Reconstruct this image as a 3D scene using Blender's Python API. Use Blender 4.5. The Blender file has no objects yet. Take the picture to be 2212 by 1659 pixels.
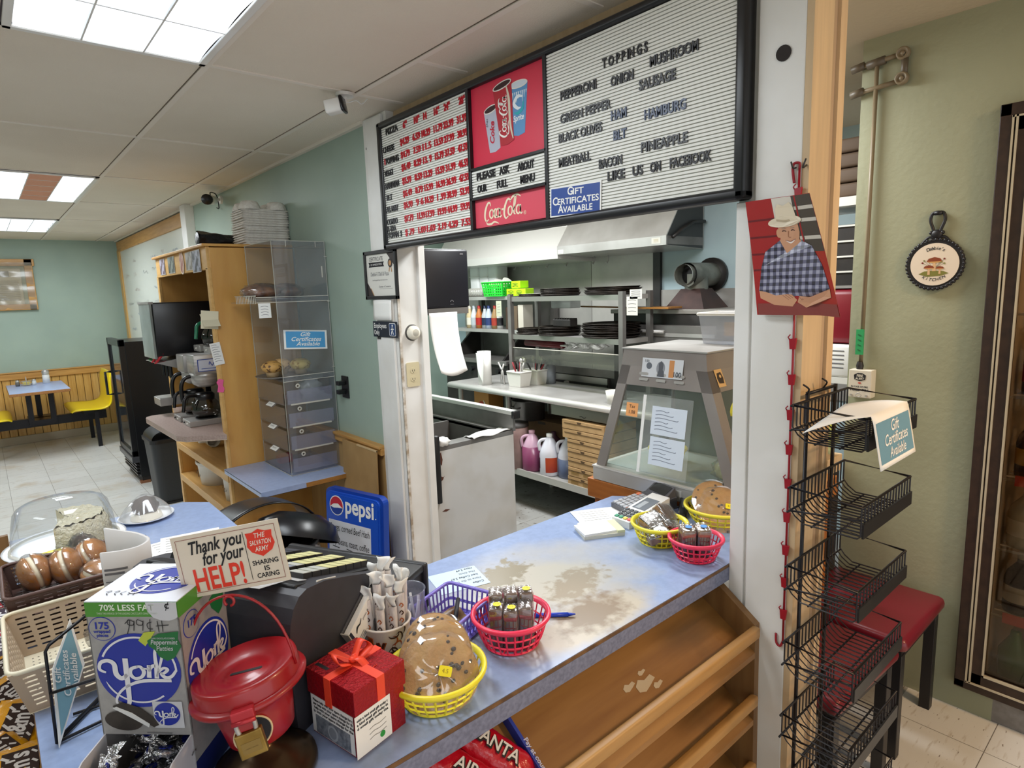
import bpy, bmesh, math, random
from mathutils import Vector, Matrix
from math import sin, cos, pi, radians as RD
random.seed(7)
SC = bpy.context.scene
COL = SC.collection

# ---------------------------------------------------------------- camera
cam_d = bpy.data.cameras.new('camera')
cam = bpy.data.objects.new('camera', cam_d)
COL.objects.link(cam)
YAW, PITCH, ROLL = RD(40.666), RD(8.672), RD(-1.953)
fw = Vector((sin(YAW) * cos(PITCH), cos(YAW) * cos(PITCH), -sin(PITCH)))
rt = Vector((cos(YAW), -sin(YAW), 0))
up = rt.cross(fw)
r2 = cos(ROLL) * rt + sin(ROLL) * up
u2 = -sin(ROLL) * rt + cos(ROLL) * up
cam.matrix_world = Matrix(((r2.x, u2.x, -fw.x, 0), (r2.y, u2.y, -fw.y, 0), (r2.z, u2.z, -fw.z, 1.65), (0, 0, 0, 1)))
cam_d.sensor_fit = 'HORIZONTAL'
cam_d.sensor_width = 36.0
cam_d.lens = 36.0 * 1324.37 / 2212.0
cam_d.clip_start = 0.02
SC.camera = cam

# ---------------------------------------------------------------- light, exposure
w = bpy.data.worlds.new('world')
SC.world = w
w.use_nodes = True
w.node_tree.nodes['Background'].inputs[0].default_value = (0.90, 0.95, 1.0, 1)
w.node_tree.nodes['Background'].inputs[1].default_value = 1.2
SC.view_settings.view_transform = 'Standard'
SC.view_settings.look = 'None'
SC.view_settings.gamma = 1.0
SC.view_settings.exposure = 0.12
SC.cycles.use_denoising = True
SC.cycles.max_bounces = 8
SC.cycles.transparent_max_bounces = 24
SC.cycles.caustics_reflective = False
SC.cycles.caustics_refractive = False


def area(name, loc, sx, sy, watts, col, rot=(0, 0, 0)):
    d = bpy.data.lights.new(name, 'AREA')
    d.shape = 'RECTANGLE'
    d.size, d.size_y = sx, sy
    d.energy = watts
    d.color = col
    o = bpy.data.objects.new(name, d)
    o.location = loc
    o.rotation_euler = rot
    COL.objects.link(o)
    return o


COOL = (0.90, 0.96, 1.0)
WARM = (1.0, 0.66, 0.36)
area('troffer_lamp', (.42, 1.765, 2.425), .5, 1.12, 18, COOL)
area('troffer_lamp', (.42, 5.33, 2.425), .5, 1.15, 24, COOL)
area('troffer_lamp', (.42, 7.80, 2.425), .5, 1.15, 24, COOL)
area('troffer_lamp', (-1.26, 1.765, 2.425), .5, 1.12, 16, COOL)
area('troffer_lamp', (-1.82, 6.4, 2.425), .5, 1.15, 30, COOL)
area('troffer_lamp', (-.6, -.66, 2.425), .5, 1.12, 6, COOL)
area('kitchen_lamp', (2.55, 3.9, 2.5), .3, 1.2, 55, (0.96, 0.99, 1.0))
area('kitchen_lamp', (2.35, 1.9, 2.5), .3, 1.2, 40, (0.96, 0.99, 1.0))
area('corridor_lamp', (2.0, -1.0, 2.5), .3, .3, 40, WARM)

# ---------------------------------------------------------------- materials
MATS = {}


def lin(h):
    h = h.lstrip('#')
    v = [int(h[i:i + 2], 16) / 255 for i in (0, 2, 4)]
    return tuple((c / 12.92 if c <= .04045 else ((c + .055) / 1.055) ** 2.4) for c in v) + (1,)


def mat(name, col='#808080', rough=.5, metal=0.0, col2=None, scale=12, detail=3, lo=.35, hi=.65, bump=0.0, bscale=None,
        stretch=(1, 1, 1), spec=.5, coat=0.0, emit=0.0, aniso=None, col3=None, trans=0.0, alpha=1.0):
    if name in MATS:
        return MATS[name]
    m = bpy.data.materials.new(name)
    m.use_nodes = True
    nt = m.node_tree
    b = nt.nodes['Principled BSDF']
    b.inputs['Base Color'].default_value = lin(col)
    b.inputs['Roughness'].default_value = rough
    b.inputs['Metallic'].default_value = metal
    b.inputs['Specular IOR Level'].default_value = spec
    b.inputs['Coat Weight'].default_value = coat
    b.inputs['Transmission Weight'].default_value = trans
    b.inputs['Alpha'].default_value = alpha
    if emit:
        b.inputs['Emission Color'].default_value = lin(col)
        b.inputs['Emission Strength'].default_value = emit
    if col2 or bump:
        tc = nt.nodes.new('ShaderNodeTexCoord')
        mp = nt.nodes.new('ShaderNodeMapping')
        mp.inputs['Scale'].default_value = stretch
        nt.links.new(tc.outputs['Object'], mp.inputs[0])
    if col2:
        n = nt.nodes.new('ShaderNodeTexNoise')
        n.inputs['Scale'].default_value = scale
        n.inputs['Detail'].default_value = detail
        nt.links.new(mp.outputs[0], n.inputs['Vector'])
        r = nt.nodes.new('ShaderNodeValToRGB')
        r.color_ramp.elements[0].position = lo
        r.color_ramp.elements[1].position = hi
        r.color_ramp.elements[0].color = lin(col)
        r.color_ramp.elements[1].color = lin(col2)
        if col3:
            e = r.color_ramp.elements.new((lo + hi) / 2)
            e.color = lin(col3)
        nt.links.new(n.outputs[0], r.inputs[0])
        nt.links.new(r.outputs[0], b.inputs['Base Color'])
    if bump:
        n2 = nt.nodes.new('ShaderNodeTexNoise')
        n2.inputs['Scale'].default_value = bscale or scale
        n2.inputs['Detail'].default_value = 4
        nt.links.new(mp.outputs[0], n2.inputs['Vector'])
        bp = nt.nodes.new('ShaderNodeBump')
        bp.inputs['Strength'].default_value = bump
        bp.inputs['Distance'].default_value = .01
        nt.links.new(n2.outputs[0], bp.inputs['Height'])
        nt.links.new(bp.outputs[0], b.inputs['Normal'])
    MATS[name] = m
    return m


def clear(name, tint='#ffffff', gloss=.08, rough=.03, haze=0.0, hazecol='#ffffff'):
    """thin clear plastic or glass: mostly see-through with a fresnel sheen and a little haze"""
    if name in MATS:
        return MATS[name]
    m = bpy.data.materials.new(name)
    m.use_nodes = True
    nt = m.node_tree
    nt.nodes.clear()
    out = nt.nodes.new('ShaderNodeOutputMaterial')
    tr = nt.nodes.new('ShaderNodeBsdfTransparent')
    tr.inputs[0].default_value = lin(tint)
    gl = nt.nodes.new('ShaderNodeBsdfGlossy')
    gl.inputs['Roughness'].default_value = rough
    fr = nt.nodes.new('ShaderNodeLayerWeight')
    fr.inputs[0].default_value = .12
    ma = nt.nodes.new('ShaderNodeMath')
    ma.operation = 'MULTIPLY_ADD'
    ma.inputs[1].default_value = .45
    ma.inputs[2].default_value = gloss
    nt.links.new(fr.outputs['Fresnel'], ma.inputs[0])
    mx = nt.nodes.new('ShaderNodeMixShader')
    nt.links.new(ma.outputs[0], mx.inputs[0])
    nt.links.new(tr.outputs[0], mx.inputs[1])
    nt.links.new(gl.outputs[0], mx.inputs[2])
    last = mx
    if haze:
        df = nt.nodes.new('ShaderNodeBsdfDiffuse')
        df.inputs[0].default_value = lin(hazecol)
        m2 = nt.nodes.new('ShaderNodeMixShader')
        m2.inputs[0].default_value = haze
        nt.links.new(mx.outputs[0], m2.inputs[1])
        nt.links.new(df.outputs[0], m2.inputs[2])
        last = m2
    nt.links.new(last.outputs[0], out.inputs[0])
    MATS[name] = m
    return m


def wood(name, c1, c2, axis=0, scale=6, rough=.45, knots=None, coat=0.0, stretch=12):
    """grain running along axis 0/1/2 in object space"""
    if name in MATS:
        return MATS[name]
    st = [stretch] * 3
    st[axis] = 1.0
    m = mat(name, c1, rough, col2=c2, scale=scale, detail=6, lo=.3, hi=.7, stretch=tuple(st), coat=coat, bump=.04)
    if knots:
        nt = m.node_tree
        b = nt.nodes['Principled BSDF']
        src = b.inputs['Base Color'].links[0].from_socket
        tc = nt.nodes.new('ShaderNodeTexCoord')
        mp = nt.nodes.new('ShaderNodeMapping')
        sv = [1.6] * 3
        sv[axis] = .6
        mp.inputs['Scale'].default_value = sv
        vo = nt.nodes.new('ShaderNodeTexVoronoi')
        vo.inputs['Scale'].default_value = 3.2
        nt.links.new(tc.outputs['Object'], mp.inputs[0])
        nt.links.new(mp.outputs[0], vo.inputs['Vector'])
        rp = nt.nodes.new('ShaderNodeValToRGB')
        rp.color_ramp.elements[0].position = .03
        rp.color_ramp.elements[1].position = .09
        rp.color_ramp.elements[0].color = (1, 1, 1, 1)
        rp.color_ramp.elements[1].color = (0, 0, 0, 1)
        nt.links.new(vo.outputs['Distance'], rp.inputs[0])
        mx = nt.nodes.new('ShaderNodeMixRGB')
        mx.inputs[2].default_value = lin(knots)
        nt.links.new(rp.outputs[0], mx.inputs[0])
        nt.links.new(src, mx.inputs[1])
        nt.links.new(mx.outputs[0], b.inputs['Base Color'])
    return m


def flat(hexcol, rough=.6):
    return mat('paint_' + hexcol.lstrip('#') + ('' if rough == .6 else '_%d' % int(rough * 100)), hexcol, rough)


# ---------------------------------------------------------------- mesh builder
def frame(o, x, y):
    x = Vector(x).normalized()
    y = Vector(y)
    z = x.cross(y).normalized()
    y = z.cross(x).normalized()
    return Matrix(((x.x, y.x, z.x, o[0]), (x.y, y.y, z.y, o[1]), (x.z, y.z, z.z, o[2]), (0, 0, 0, 1)))


def T(x, y, z):
    return Matrix.Translation((x, y, z))


def RZ(a):
    return Matrix.Rotation(a, 4, 'Z')


def RX(a):
    return Matrix.Rotation(a, 4, 'X')


def RY(a):
    return Matrix.Rotation(a, 4, 'Y')


def SX(x, y, z):
    return Matrix.Diagonal((x, y, z, 1))


def catmull(pts, n=6, closed=False):
    P = [Vector(p) for p in pts]
    out = []
    N = len(P)
    segs = N if closed else N - 1
    for i in range(segs):
        if closed:
            a, b, c, d = P[(i - 1) % N], P[i], P[(i + 1) % N], P[(i + 2) % N]
        else:
            a, b, c, d = P[max(i - 1, 0)], P[i], P[i + 1], P[min(i + 2, N - 1)]
        for k in range(n):
            t = k / n
            out.append(.5 * ((2 * b) + (c - a) * t + (2 * a - 5 * b + 4 * c - d) * t * t + (3 * b - a - 3 * c + d) * t ** 3))
    if not closed:
        out.append(P[-1])
    return out


TXT = {}


class MB:
    def __init__(s):
        s.v, s.f, s.mi, s.sm, s.mats = [], [], [], [], []

    def _m(s, m):
        if m not in s.mats:
            s.mats.append(m)
        return s.mats.index(m)

    def add(s, vs, fs, m, smooth=False, M=None):
        o = len(s.v)
        if M is not None:
            vs = [M @ Vector(v) for v in vs]
        s.v.extend([tuple(v) for v in vs])
        k = s._m(m)
        for f in fs:
            s.f.append([i + o for i in f])
            s.mi.append(k)
            s.sm.append(smooth)
        return s

    def bmadd(s, bm, m, smooth=False, M=None):
        bm.verts.index_update()
        s.add([v.co.copy() for v in bm.verts], [[v.index for v in f.verts] for f in bm.faces], m, smooth, M)
        bm.free()
        return s

    def box(s, a, b, m, bev=0.0, M=None, seg=2):
        x0, y0, z0 = a
        x1, y1, z1 = b
        vs = [(x0, y0, z0), (x1, y0, z0), (x1, y1, z0), (x0, y1, z0), (x0, y0, z1), (x1, y0, z1), (x1, y1, z1), (x0, y1, z1)]
        fs = [(0, 3, 2, 1), (4, 5, 6, 7), (0, 1, 5, 4), (1, 2, 6, 5), (2, 3, 7, 6), (3, 0, 4, 7)]
        if bev <= 0:
            return s.add(vs, fs, m, False, M)
        bm = bmesh.new()
        bv = [bm.verts.new(v) for v in vs]
        for f in fs:
            bm.faces.new([bv[i] for i in f])
        bmesh.ops.bevel(bm, geom=list(bm.edges), offset=bev, segments=seg, profile=.5, affect='EDGES')
        return s.bmadd(bm, m, bev > .004, M)

    def hexa(s, vs, m, M=None):
        """8 corners: bottom 0-3 ccw, top 4-7 ccw"""
        return s.add(vs, [(0, 3, 2, 1), (4, 5, 6, 7), (0, 1, 5, 4), (1, 2, 6, 5), (2, 3, 7, 6), (3, 0, 4, 7)], m, False, M)

    def tube(s, pts, r, m, seg=8, closed=False, M=None, caps=True):
        P = [Vector(p) for p in pts]
        n = len(P)
        rs = r if isinstance(r, (list, tuple)) else [r] * n
        vs, fs = [], []
        prev = None
        for i in range(n):
            if closed:
                t = P[(i + 1) % n] - P[i - 1]
            else:
                t = P[min(i + 1, n - 1)] - P[max(i - 1, 0)]
            if t.length < 1e-9:
                t = Vector((0, 0, 1))
            t.normalize()
            if prev is None:
                a = Vector((0, 0, 1)) if abs(t.z) < .9 else Vector((1, 0, 0))
                u = t.cross(a).normalized()
            else:
                u = (prev - t * prev.dot(t)).normalized()
            prev = u
            v = t.cross(u)
            for k in range(seg):
                an = 2 * pi * k / seg
                vs.append(P[i] + (u * cos(an) + v * sin(an)) * rs[i])
        rng = n if closed else n - 1
        for i in range(rng):
            j = (i + 1) % n
            for k in range(seg):
                l = (k + 1) % seg
                fs.append((i * seg + k, i * seg + l, j * seg + l, j * seg + k))
        if caps and not closed:
            fs.append(tuple(reversed(range(seg))))
            fs.append(tuple(range((n - 1) * seg, n * seg)))
        return s.add(vs, fs, m, seg > 4, M)

    def lathe(s, prof, m, seg=24, M=None, sx=1, sy=1, smooth=True, a0=0, a1=2 * pi):
        vs, fs = [], []
        full = abs(a1 - a0 - 2 * pi) < 1e-6
        na = seg if full else seg + 1
        idx = []
        for (r, z) in prof:
            if r < 1e-7:
                idx.append([len(vs)] * na)
                vs.append((0, 0, z))
            else:
                row = []
                for k in range(na):
                    an = a0 + (a1 - a0) * k / seg
                    row.append(len(vs))
                    vs.append((r * cos(an) * sx, r * sin(an) * sy, z))
                idx.append(row)
        for i in range(len(prof) - 1):
            for k in range(seg):
                l = (k + 1) % na
                q = [idx[i][k], idx[i][l], idx[i + 1][l], idx[i + 1][k]]
                qq = []
                for x in q:
                    if x not in qq:
                        qq.append(x)
                if len(qq) > 2:
                    fs.append(qq)
        return s.add(vs, fs, m, smooth, M)

    def cyl(s, r, z0, z1, m, seg=20, M=None, r1=None):
        r1 = r if r1 is None else r1
        s.lathe([(r, z0), (r1, z1)], m, seg, M)
        s.lathe([(0, z0), (r, z0)], m, seg, M, smooth=False)
        return s.lathe([(r1, z1), (0, z1)], m, seg, M, smooth=False)

    def prism(s, poly, z0, z1, m, M=None, smooth=False):
        n = len(poly)
        vs = [(p[0], p[1], z0) for p in poly] + [(p[0], p[1], z1) for p in poly]
        fs = [tuple(reversed(range(n))), tuple(range(n, 2 * n))]
        s.add(vs, fs, m, False, M)
        vs2 = list(vs)
        return s.add(vs2, [(i, (i + 1) % n, n + (i + 1) % n, n + i) for i in range(n)], m, smooth, M)

    def grid(s, fn, nu, nv, m, M=None, smooth=True, cu=False, cv=False):
        vs = []
        mu, mv = (nu if cu else nu + 1), (nv if cv else nv + 1)
        for i in range(mu):
            for j in range(mv):
                vs.append(fn(i / nu, j / nv))
        fs = []
        for i in range(nu):
            for j in range(nv):
                a, b = (i + 1) % mu, (j + 1) % mv
                fs.append((i * mv + j, a * mv + j, a * mv + b, i * mv + b))
        return s.add(vs, fs, m, smooth, M)

    def ball(s, c, r, m, seg=16, rings=10, M=None, jit=0.0):
        if not isinstance(r, (tuple, list)):
            r = (r, r, r)
        def fn(u, v):
            a, t = 2 * pi * u, pi * v
            k = 1 + (random.uniform(-jit, jit) if jit and 0 < v < 1 else 0)
            return (c[0] + r[0] * k * cos(a) * sin(t), c[1] + r[1] * k * sin(a) * sin(t), c[2] - r[2] * k * cos(t))
        return s.grid(fn, seg, rings, m, M, True, cu=True)

    def ribbon(s, pts, w, m, M=None, z=.0005, th=.0003, sm=5):
        """flat brush stroke in the local xy plane"""
        P = [Vector((p[0], p[1], 0)) for p in pts]
        n0 = len(P)
        ws = list(w) if isinstance(w, (list, tuple)) else [w] * n0
        if sm > 1 and n0 > 2:
            Q = catmull(P, sm)
            W = []
            for i in range(n0 - 1):
                for k in range(sm):
                    W.append(ws[i] + (ws[i + 1] - ws[i]) * k / sm)
            W.append(ws[-1])
        else:
            Q, W = P, ws
        vs, fs = [], []
        n = len(Q)
        for i in range(n):
            t = Q[min(i + 1, n - 1)] - Q[max(i - 1, 0)]
            t = t.normalized() if t.length > 1e-9 else Vector((1, 0, 0))
            nn = Vector((-t.y, t.x, 0)) * W[i] * .5
            vs.append((Q[i].x + nn.x, Q[i].y + nn.y, z + th))
            vs.append((Q[i].x - nn.x, Q[i].y - nn.y, z + th))
        for i in range(n - 1):
            fs.append((2 * i, 2 * i + 1, 2 * i + 3, 2 * i + 2))
        return s.add(vs, fs, m, False, M)

    def text(s, t, size, m, M=None, align='CENTER', sx=1.0, shear=0.0, bold=0.0, z=.0005, depth=.0002, fit=None, sp=1.0):
        key = (t, align, shear, bold, sp, depth)
        if key not in TXT:
            c = bpy.data.curves.new('t', 'FONT')
            c.body = t
            c.size = 1
            c.align_x = align
            c.shear = shear
            c.offset = bold
            c.space_character = sp
            c.resolution_u = 3
            o = bpy.data.objects.new('t', c)
            COL.objects.link(o)
            me = bpy.data.meshes.new_from_object(o)
            TXT[key] = ([tuple(v.co) for v in me.vertices], [tuple(p.vertices) for p in me.polygons])
            bpy.data.objects.remove(o)
            bpy.data.curves.remove(c)
            bpy.data.meshes.remove(me)
        vs, fs = TXT[key]
        if not vs:
            return s
        if fit:
            wd = max(v[0] for v in vs) - min(v[0] for v in vs)
            sx = fit / (wd * size)
        vv = [(v[0] * size * sx, v[1] * size, z) for v in vs]
        s.add(vv, fs, m, False, M)
        if depth > .0008:
            top = [(x, y, z + depth) for x, y, _ in vv]
            n = len(vv)
            cnt = {}
            for f in fs:
                for i in range(len(f)):
                    e = (f[i], f[(i + 1) % len(f)])
                    cnt[e] = 1
            sides = [(a, b, b + n, a + n) for (a, b) in cnt if (b, a) not in cnt]
            o = len(s.v)
            s.add(top, fs, m, False, M)
            s.add(vv + top, sides, m, False, M)
        return s

    def label(s, w, h, m, M, th=.0004, r=0.0, z=0.0):
        """flat sticker centred on the frame origin"""
        if r > 0:
            poly = rrect(w, h, r)
            return s.prism(poly, z, z + th, m, M)
        return s.box((-w / 2, -h / 2, z), (w / 2, h / 2, z + th), m, 0, M)

    def disc(s, rx, ry, m, M, z=0.0, th=.0004, seg=28):
        return s.prism([(rx * cos(2 * pi * k / seg), ry * sin(2 * pi * k / seg)) for k in range(seg)], z, z + th, m, M)

    def build(s, name, parent=None, loc=(0, 0, 0), rot=(0, 0, 0)):
        me = bpy.data.meshes.new(name)
        me.from_pydata(s.v, [], s.f)
        for m in s.mats:
            me.materials.append(m)
        me.polygons.foreach_set('material_index', s.mi)
        me.polygons.foreach_set('use_smooth', s.sm)
        me.update()
        o = bpy.data.objects.new(name, me)
        o.location = loc
        o.rotation_euler = rot
        COL.objects.link(o)
        if parent:
            o.parent = parent
        return o


def rrect(w, h, r, n=5):
    out = []
    for (cx, cy, a) in ((w / 2 - r, h / 2 - r, 0), (-w / 2 + r, h / 2 - r, 90), (-w / 2 + r, -h / 2 + r, 180), (w / 2 - r, -h / 2 + r, 270)):
        for k in range(n + 1):
            an = RD(a + 90 * k / n)
            out.append((cx + r * cos(an), cy + r * sin(an)))
    return out


def tag(o, label=None, cat=None, group=None, kind=None):
    if label: o['label'] = label
    if cat: o['category'] = cat
    if group: o['group'] = group
    if kind: o['kind'] = kind
    return o


def thing(name, label, cat, loc=(0, 0, 0), rotz=0.0, group=None):
    o = bpy.data.objects.new(name, None)
    o.empty_display_size = .05
    COL.objects.link(o)
    o.location = loc
    o.rotation_euler = (0, 0, rotz)
    return tag(o, label, cat, group)


def struct(name, mb, label=None):
    o = mb.build(name)
    o['kind'] = 'structure'
    if label: o['label'] = label
    return o


def copy_tree(o, loc=None, rotz=None, label=None, parent=None):
    c = o.copy()
    COL.objects.link(c)
    if parent: c.parent = parent
    if loc is not None: c.location = loc
    if rotz is not None: c.rotation_euler = (0, 0, rotz)
    if label: c['label'] = label
    for ch in o.children:
        copy_tree(ch, parent=c)
    return c


def solidify(o, t):
    md = o.modifiers.new('thickness', 'SOLIDIFY')
    md.thickness = t
    md.offset = -1
    return o


FX = lambda x, y, z: frame((x, y, z), (0, -1, 0), (0, 0, 1))      # a face looking towards -X
FY = lambda x, y, z: frame((x, y, z), (1, 0, 0), (0, 0, 1))       # a face looking towards -Y
FZ = lambda x, y, z, a=0: frame((x, y, z), (cos(a), sin(a), 0), (-sin(a), cos(a), 0))  # lying flat
# ================================================================ SETTING
def tile_mat(name, c1, c2, joint, ox, oy, size=.305, streak=None, rough=.35):
    m = mat(name, c1, rough)
    nt = m.node_tree
    b = nt.nodes['Principled BSDF']
    tc = nt.nodes.new('ShaderNodeTexCoord')
    mp = nt.nodes.new('ShaderNodeMapping')
    mp.inputs['Location'].default_value = (-ox, -oy, 0)
    nt.links.new(tc.outputs['Object'], mp.inputs[0])
    br = nt.nodes.new('ShaderNodeTexBrick')
    br.offset = 0.0
    br.inputs['Scale'].default_value = 1.0
    br.inputs['Brick Width'].default_value = size
    br.inputs['Row Height'].default_value = size
    br.inputs['Mortar Size'].default_value = .0016
    br.inputs['Mortar Smooth'].default_value = .3
    br.inputs['Bias'].default_value = 0
    br.inputs['Color1'].default_value = lin(c1)
    br.inputs['Color2'].default_value = lin(c2)
    br.inputs['Mortar'].default_value = lin(joint)
    nt.links.new(mp.outputs[0], br.inputs['Vector'])
    last = br.outputs[0]
    for (sc, lo, hi, colr, st) in (streak or []):
        m2 = nt.nodes.new('ShaderNodeMapping')
        m2.inputs['Scale'].default_value = st
        nt.links.new(tc.outputs['Object'], m2.inputs[0])
        n = nt.nodes.new('ShaderNodeTexNoise')
        n.inputs['Scale'].default_value = sc
        n.inputs['Detail'].default_value = 5
        nt.links.new(m2.outputs[0], n.inputs['Vector'])
        rp = nt.nodes.new('ShaderNodeValToRGB')
        rp.color_ramp.elements[0].position = lo
        rp.color_ramp.elements[1].position = hi
        rp.color_ramp.elements[0].color = (0, 0, 0, 1)
        rp.color_ramp.elements[1].color = (1, 1, 1, 1)
        nt.links.new(n.outputs[0], rp.inputs[0])
        mx = nt.nodes.new('ShaderNodeMixRGB')
        mx.inputs[2].default_value = lin(colr)
        nt.links.new(rp.outputs[0], mx.inputs[0])
        nt.links.new(last, mx.inputs[1])
        last = mx.outputs[0]
    nt.links.new(last, b.inputs['Base Color'])
    return m


M_floor = tile_mat('floor_tile', '#dad9d6', '#d1d0cc', '#6f6a63', .331, .408,
                   streak=[(9, .60, .75, '#b0a597', (1, 6, 1)), (3.0, .56, .72, '#c3b7a6', (1, 1, 1)), (26, .66, .72, '#7b6f62', (1, 4, 1))])
M_kfloor = tile_mat('kitchen_floor_tile', '#a9a8a5', '#9e9d9a', '#6f675d', .331, .408,
                    streak=[(4, .5, .7, '#837c74', (1, 1, 1)), (30, .62, .7, '#5b544c', (1, 1, 1))])
M_green = mat('green_wall_paint', '#a6b9ac', .55, col2='#9db0a4', scale=2.2, bump=.05, bscale=60)
M_olive = mat('corridor_wall_warm_lit', '#a3a488', .55, col2='#97997e', scale=1.6, bump=.12, bscale=45)  # wall green with the warm corridor light mixed into the colour
M_blue = mat('kitchen_wall_paint', '#b3c8cf', .5, col2='#a8bdc4', scale=2)
M_ceil = mat('ceiling_tile', '#e6dccc', .9, col2='#ddd2c1', scale=1.3, bump=.25, bscale=160)
M_tbar = mat('ceiling_bar', '#e6ddd0', .5)
M_dark = mat('dark_gap_and_shade', '#2b2523', .8)
M_barshade = mat('ceiling_bar_shade', '#6d5f52', .9)  # thin dark line beside each ceiling bar, painted as its shadow
M_plaster = mat('corridor_ceiling', '#c4b499', .9, bump=.15, bscale=40)
M_white = mat('white_trim_paint', '#ecebe8', .4, col2='#e2e0db', scale=5, bump=.03)
M_tan = wood('tan_plywood', '#e0c39c', '#d3b38b', 2, 3, .5)
M_tan2 = wood('weathered_board', '#dcbf96', '#c2a886', 2, 2.4, .55)
M_pine = wood('pine_board', '#d8b06a', '#c4944c', 2, 4, .4, knots='#7a4a1e')
M_pineY = wood('pine_trim', '#cf9f5a', '#b98543', 1, 4, .4, knots='#7a4a1e')
M_pineX = wood('pine_cap', '#cf9f5a', '#b98543', 0, 4, .4, knots='#7a4a1e')
M_steel = mat('brushed_steel', '#c4c2bf', .32, .45, col2='#a5a3a0', scale=6, stretch=(1, 1, 10))
M_steel2 = mat('worn_steel', '#b3b0ac', .38, .4, col2='#8d8985', scale=3)
M_blackp = mat('black_plastic', '#1a1a1c', .42)
M_blackm = mat('black_wire', '#17151a', .4, .3)

# floors
struct('floor', MB().box((-4.2, -3.2, -.06), (1.5, 9.6, 0), M_floor).box((1.5, -3.2, -.06), (2.8, .7, 0), M_floor))
struct('floor_kitchen', MB().box((1.5, .7, -.06), (4.2, 9.6, 0), M_kfloor))

# ceilings
mb = MB()
mb.box((-4.2, -3.2, 2.45), (1.6, 9.6, 2.56), M_ceil)
XL = [.70 - .56 * k for k in range(0, 9)] + [1.258]
YL = [-2.5, -1.27, -.05, 1.145, 2.36, 3.54, 4.72, 5.94, 7.18, 8.41]
for x in XL:
    mb.box((x - .011, -3.2, 2.4455), (x + .011, 9.47, 2.452), M_tbar)
    mb.box((x - .0145, -3.2, 2.4485), (x - .011, 9.47, 2.451), M_barshade)
for y in YL:
    mb.box((-4.2, y - .011, 2.446), (1.258, y + .011, 2.452), M_tbar)
    mb.box((-4.2, y + .011, 2.4485), (1.258, y + .0155, 2.451), M_barshade)
for y in (-.5, .72, 1.26, 1.91, 2.36, 3.54, 4.72, 5.94, 7.18, 8.41):
    mb.box((1.258, y - .011, 2.446), (1.47, y + .011, 2.452), M_tbar)
    mb.box((1.258, y + .011, 2.4485), (1.47, y + .0145, 2.451), M_dark)  # painted shadow line beside the bars of the cut tiles
mb.box((1.45, 2.7, 2.435), (1.472, 9.47, 2.452), M_tbar)
struct('ceiling', mb)
struct('ceiling_kitchen', MB().box((1.6, -3.2, 2.54), (4.2, 9.6, 2.6), M_plaster))

# wall with the serving opening
mb = MB()
mb.box((1.472, 2.68, 0), (1.6, 9.6, 2.45), M_green)
mb.box((1.5, .8, 1.88), (1.6, 2.6, 2.56), M_tan)
struct('wall_right', mb)
# white posts at the opening
mb = MB()
mb.box((1.46, 2.49, 0), (1.6, 2.70, 2.449), M_white)
mb.box((1.445, 2.515, 0), (1.46, 2.655, 2.44), M_white, .004)
mb.box((1.46, 2.484, .0), (1.472, 2.492, 1.86), mat('chipped_edge', '#a2907a', .8, col2='#e0dbd2', scale=30))
mb.box((1.575, 2.472, 0), (1.612, 2.50, 1.88), M_white, .003)
struct('trim_1', mb)
mb = MB()
mb.box((1.46, .652, 0), (1.6, .812, 2.54), M_white)
mb.box((1.447, .655, .0), (1.462, .765, 2.449), M_white, .003)
mb.box((1.4525, .775, .0), (1.462, .815, 1.845), M_white, .002)
mb.box((1.448, .639, 0), (1.548, .655, 2.54), M_tan2)
mb.box((1.552, .644, 0), (1.578, .655, 2.54), mat('groove_board', '#b59a7c', .6))
mb.box((1.549, .6425, .9), (1.5525, .6445, 2.3), M_dark)
mb.box((1.578, .636, 0), (1.613, .655, 2.54), M_tan)
mb.cyl(.017, 0, .004, M_dark, 20, frame((1.4472, .704, 2.158), (0, -1, 0), (0, 0, 1)))
mb.cyl(.006, 0, .001, M_dark, 12, frame((1.45, 2.66, 2.318), (0, -1, 0), (0, 0, 1)))
struct('trim_2', mb)
# white column and wood frames along the dining wall
struct('trim_3', MB().box((1.40, 5.72, 0), (1.473, 5.87, 2.449), M_white, .004).box((1.43, 5.87, 0), (1.473, 5.96, 2.449), M_white, .004))
# wainscot on the green wall
M_panel = wood('tan_panelling', '#b99560', '#a98350', 2, 3, .5)
struct('trim_4', MB().box((1.458, 2.70, 0), (1.473, 3.70, .85), M_panel).box((1.44, 2.70, .85), (1.473, 3.70, .885), M_pineY, .004).box((1.43, 2.70, .885), (1.473, 3.70, .90), M_pineY, .003))

# back wall of the dining room with pine boards
mb = MB()
mb.box((-4.2, 9.47, 0), (4.2, 9.6, 2.45), M_green)
struct('wall_back', mb)
mb = MB()
x = -2.2
k = 0
while x < 1.44:
    mb.box((x, 9.45 + .002 * (k % 2), .1), (x + .076, 9.472, .80), M_pine, .004)
    x += .08
    k += 1
mb.box((-2.2, 9.462, .1), (1.46, 9.471, .8), M_dark)
mb.box((-2.2, 9.43, .79), (1.46, 9.472, .865), M_pineX, .004)
mb.box((-2.2, 9.42, .865), (1.46, 9.472, .88), M_pineX, .004)
struct('trim_5', mb)
struct('baseboard_back', MB().box((-2.2, 9.44, 0), (1.46, 9.472, .1), mat('beige_vinyl_base', '#b9ac96', .5), .004))
struct('wall_left', MB().box((-4.3, -3.2, 0), (-4.2, 9.6, 2.45), M_green))

# kitchen walls
mb = MB()
mb.box((4.02, -3.2, 0), (4.15, 9.6, 2.56), M_blue)
struct('wall_kitchen', mb)
struct('wall_kitchen_end', MB().box((1.6, 5.7, 0), (4.05, 5.8, 2.56), M_green))

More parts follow.
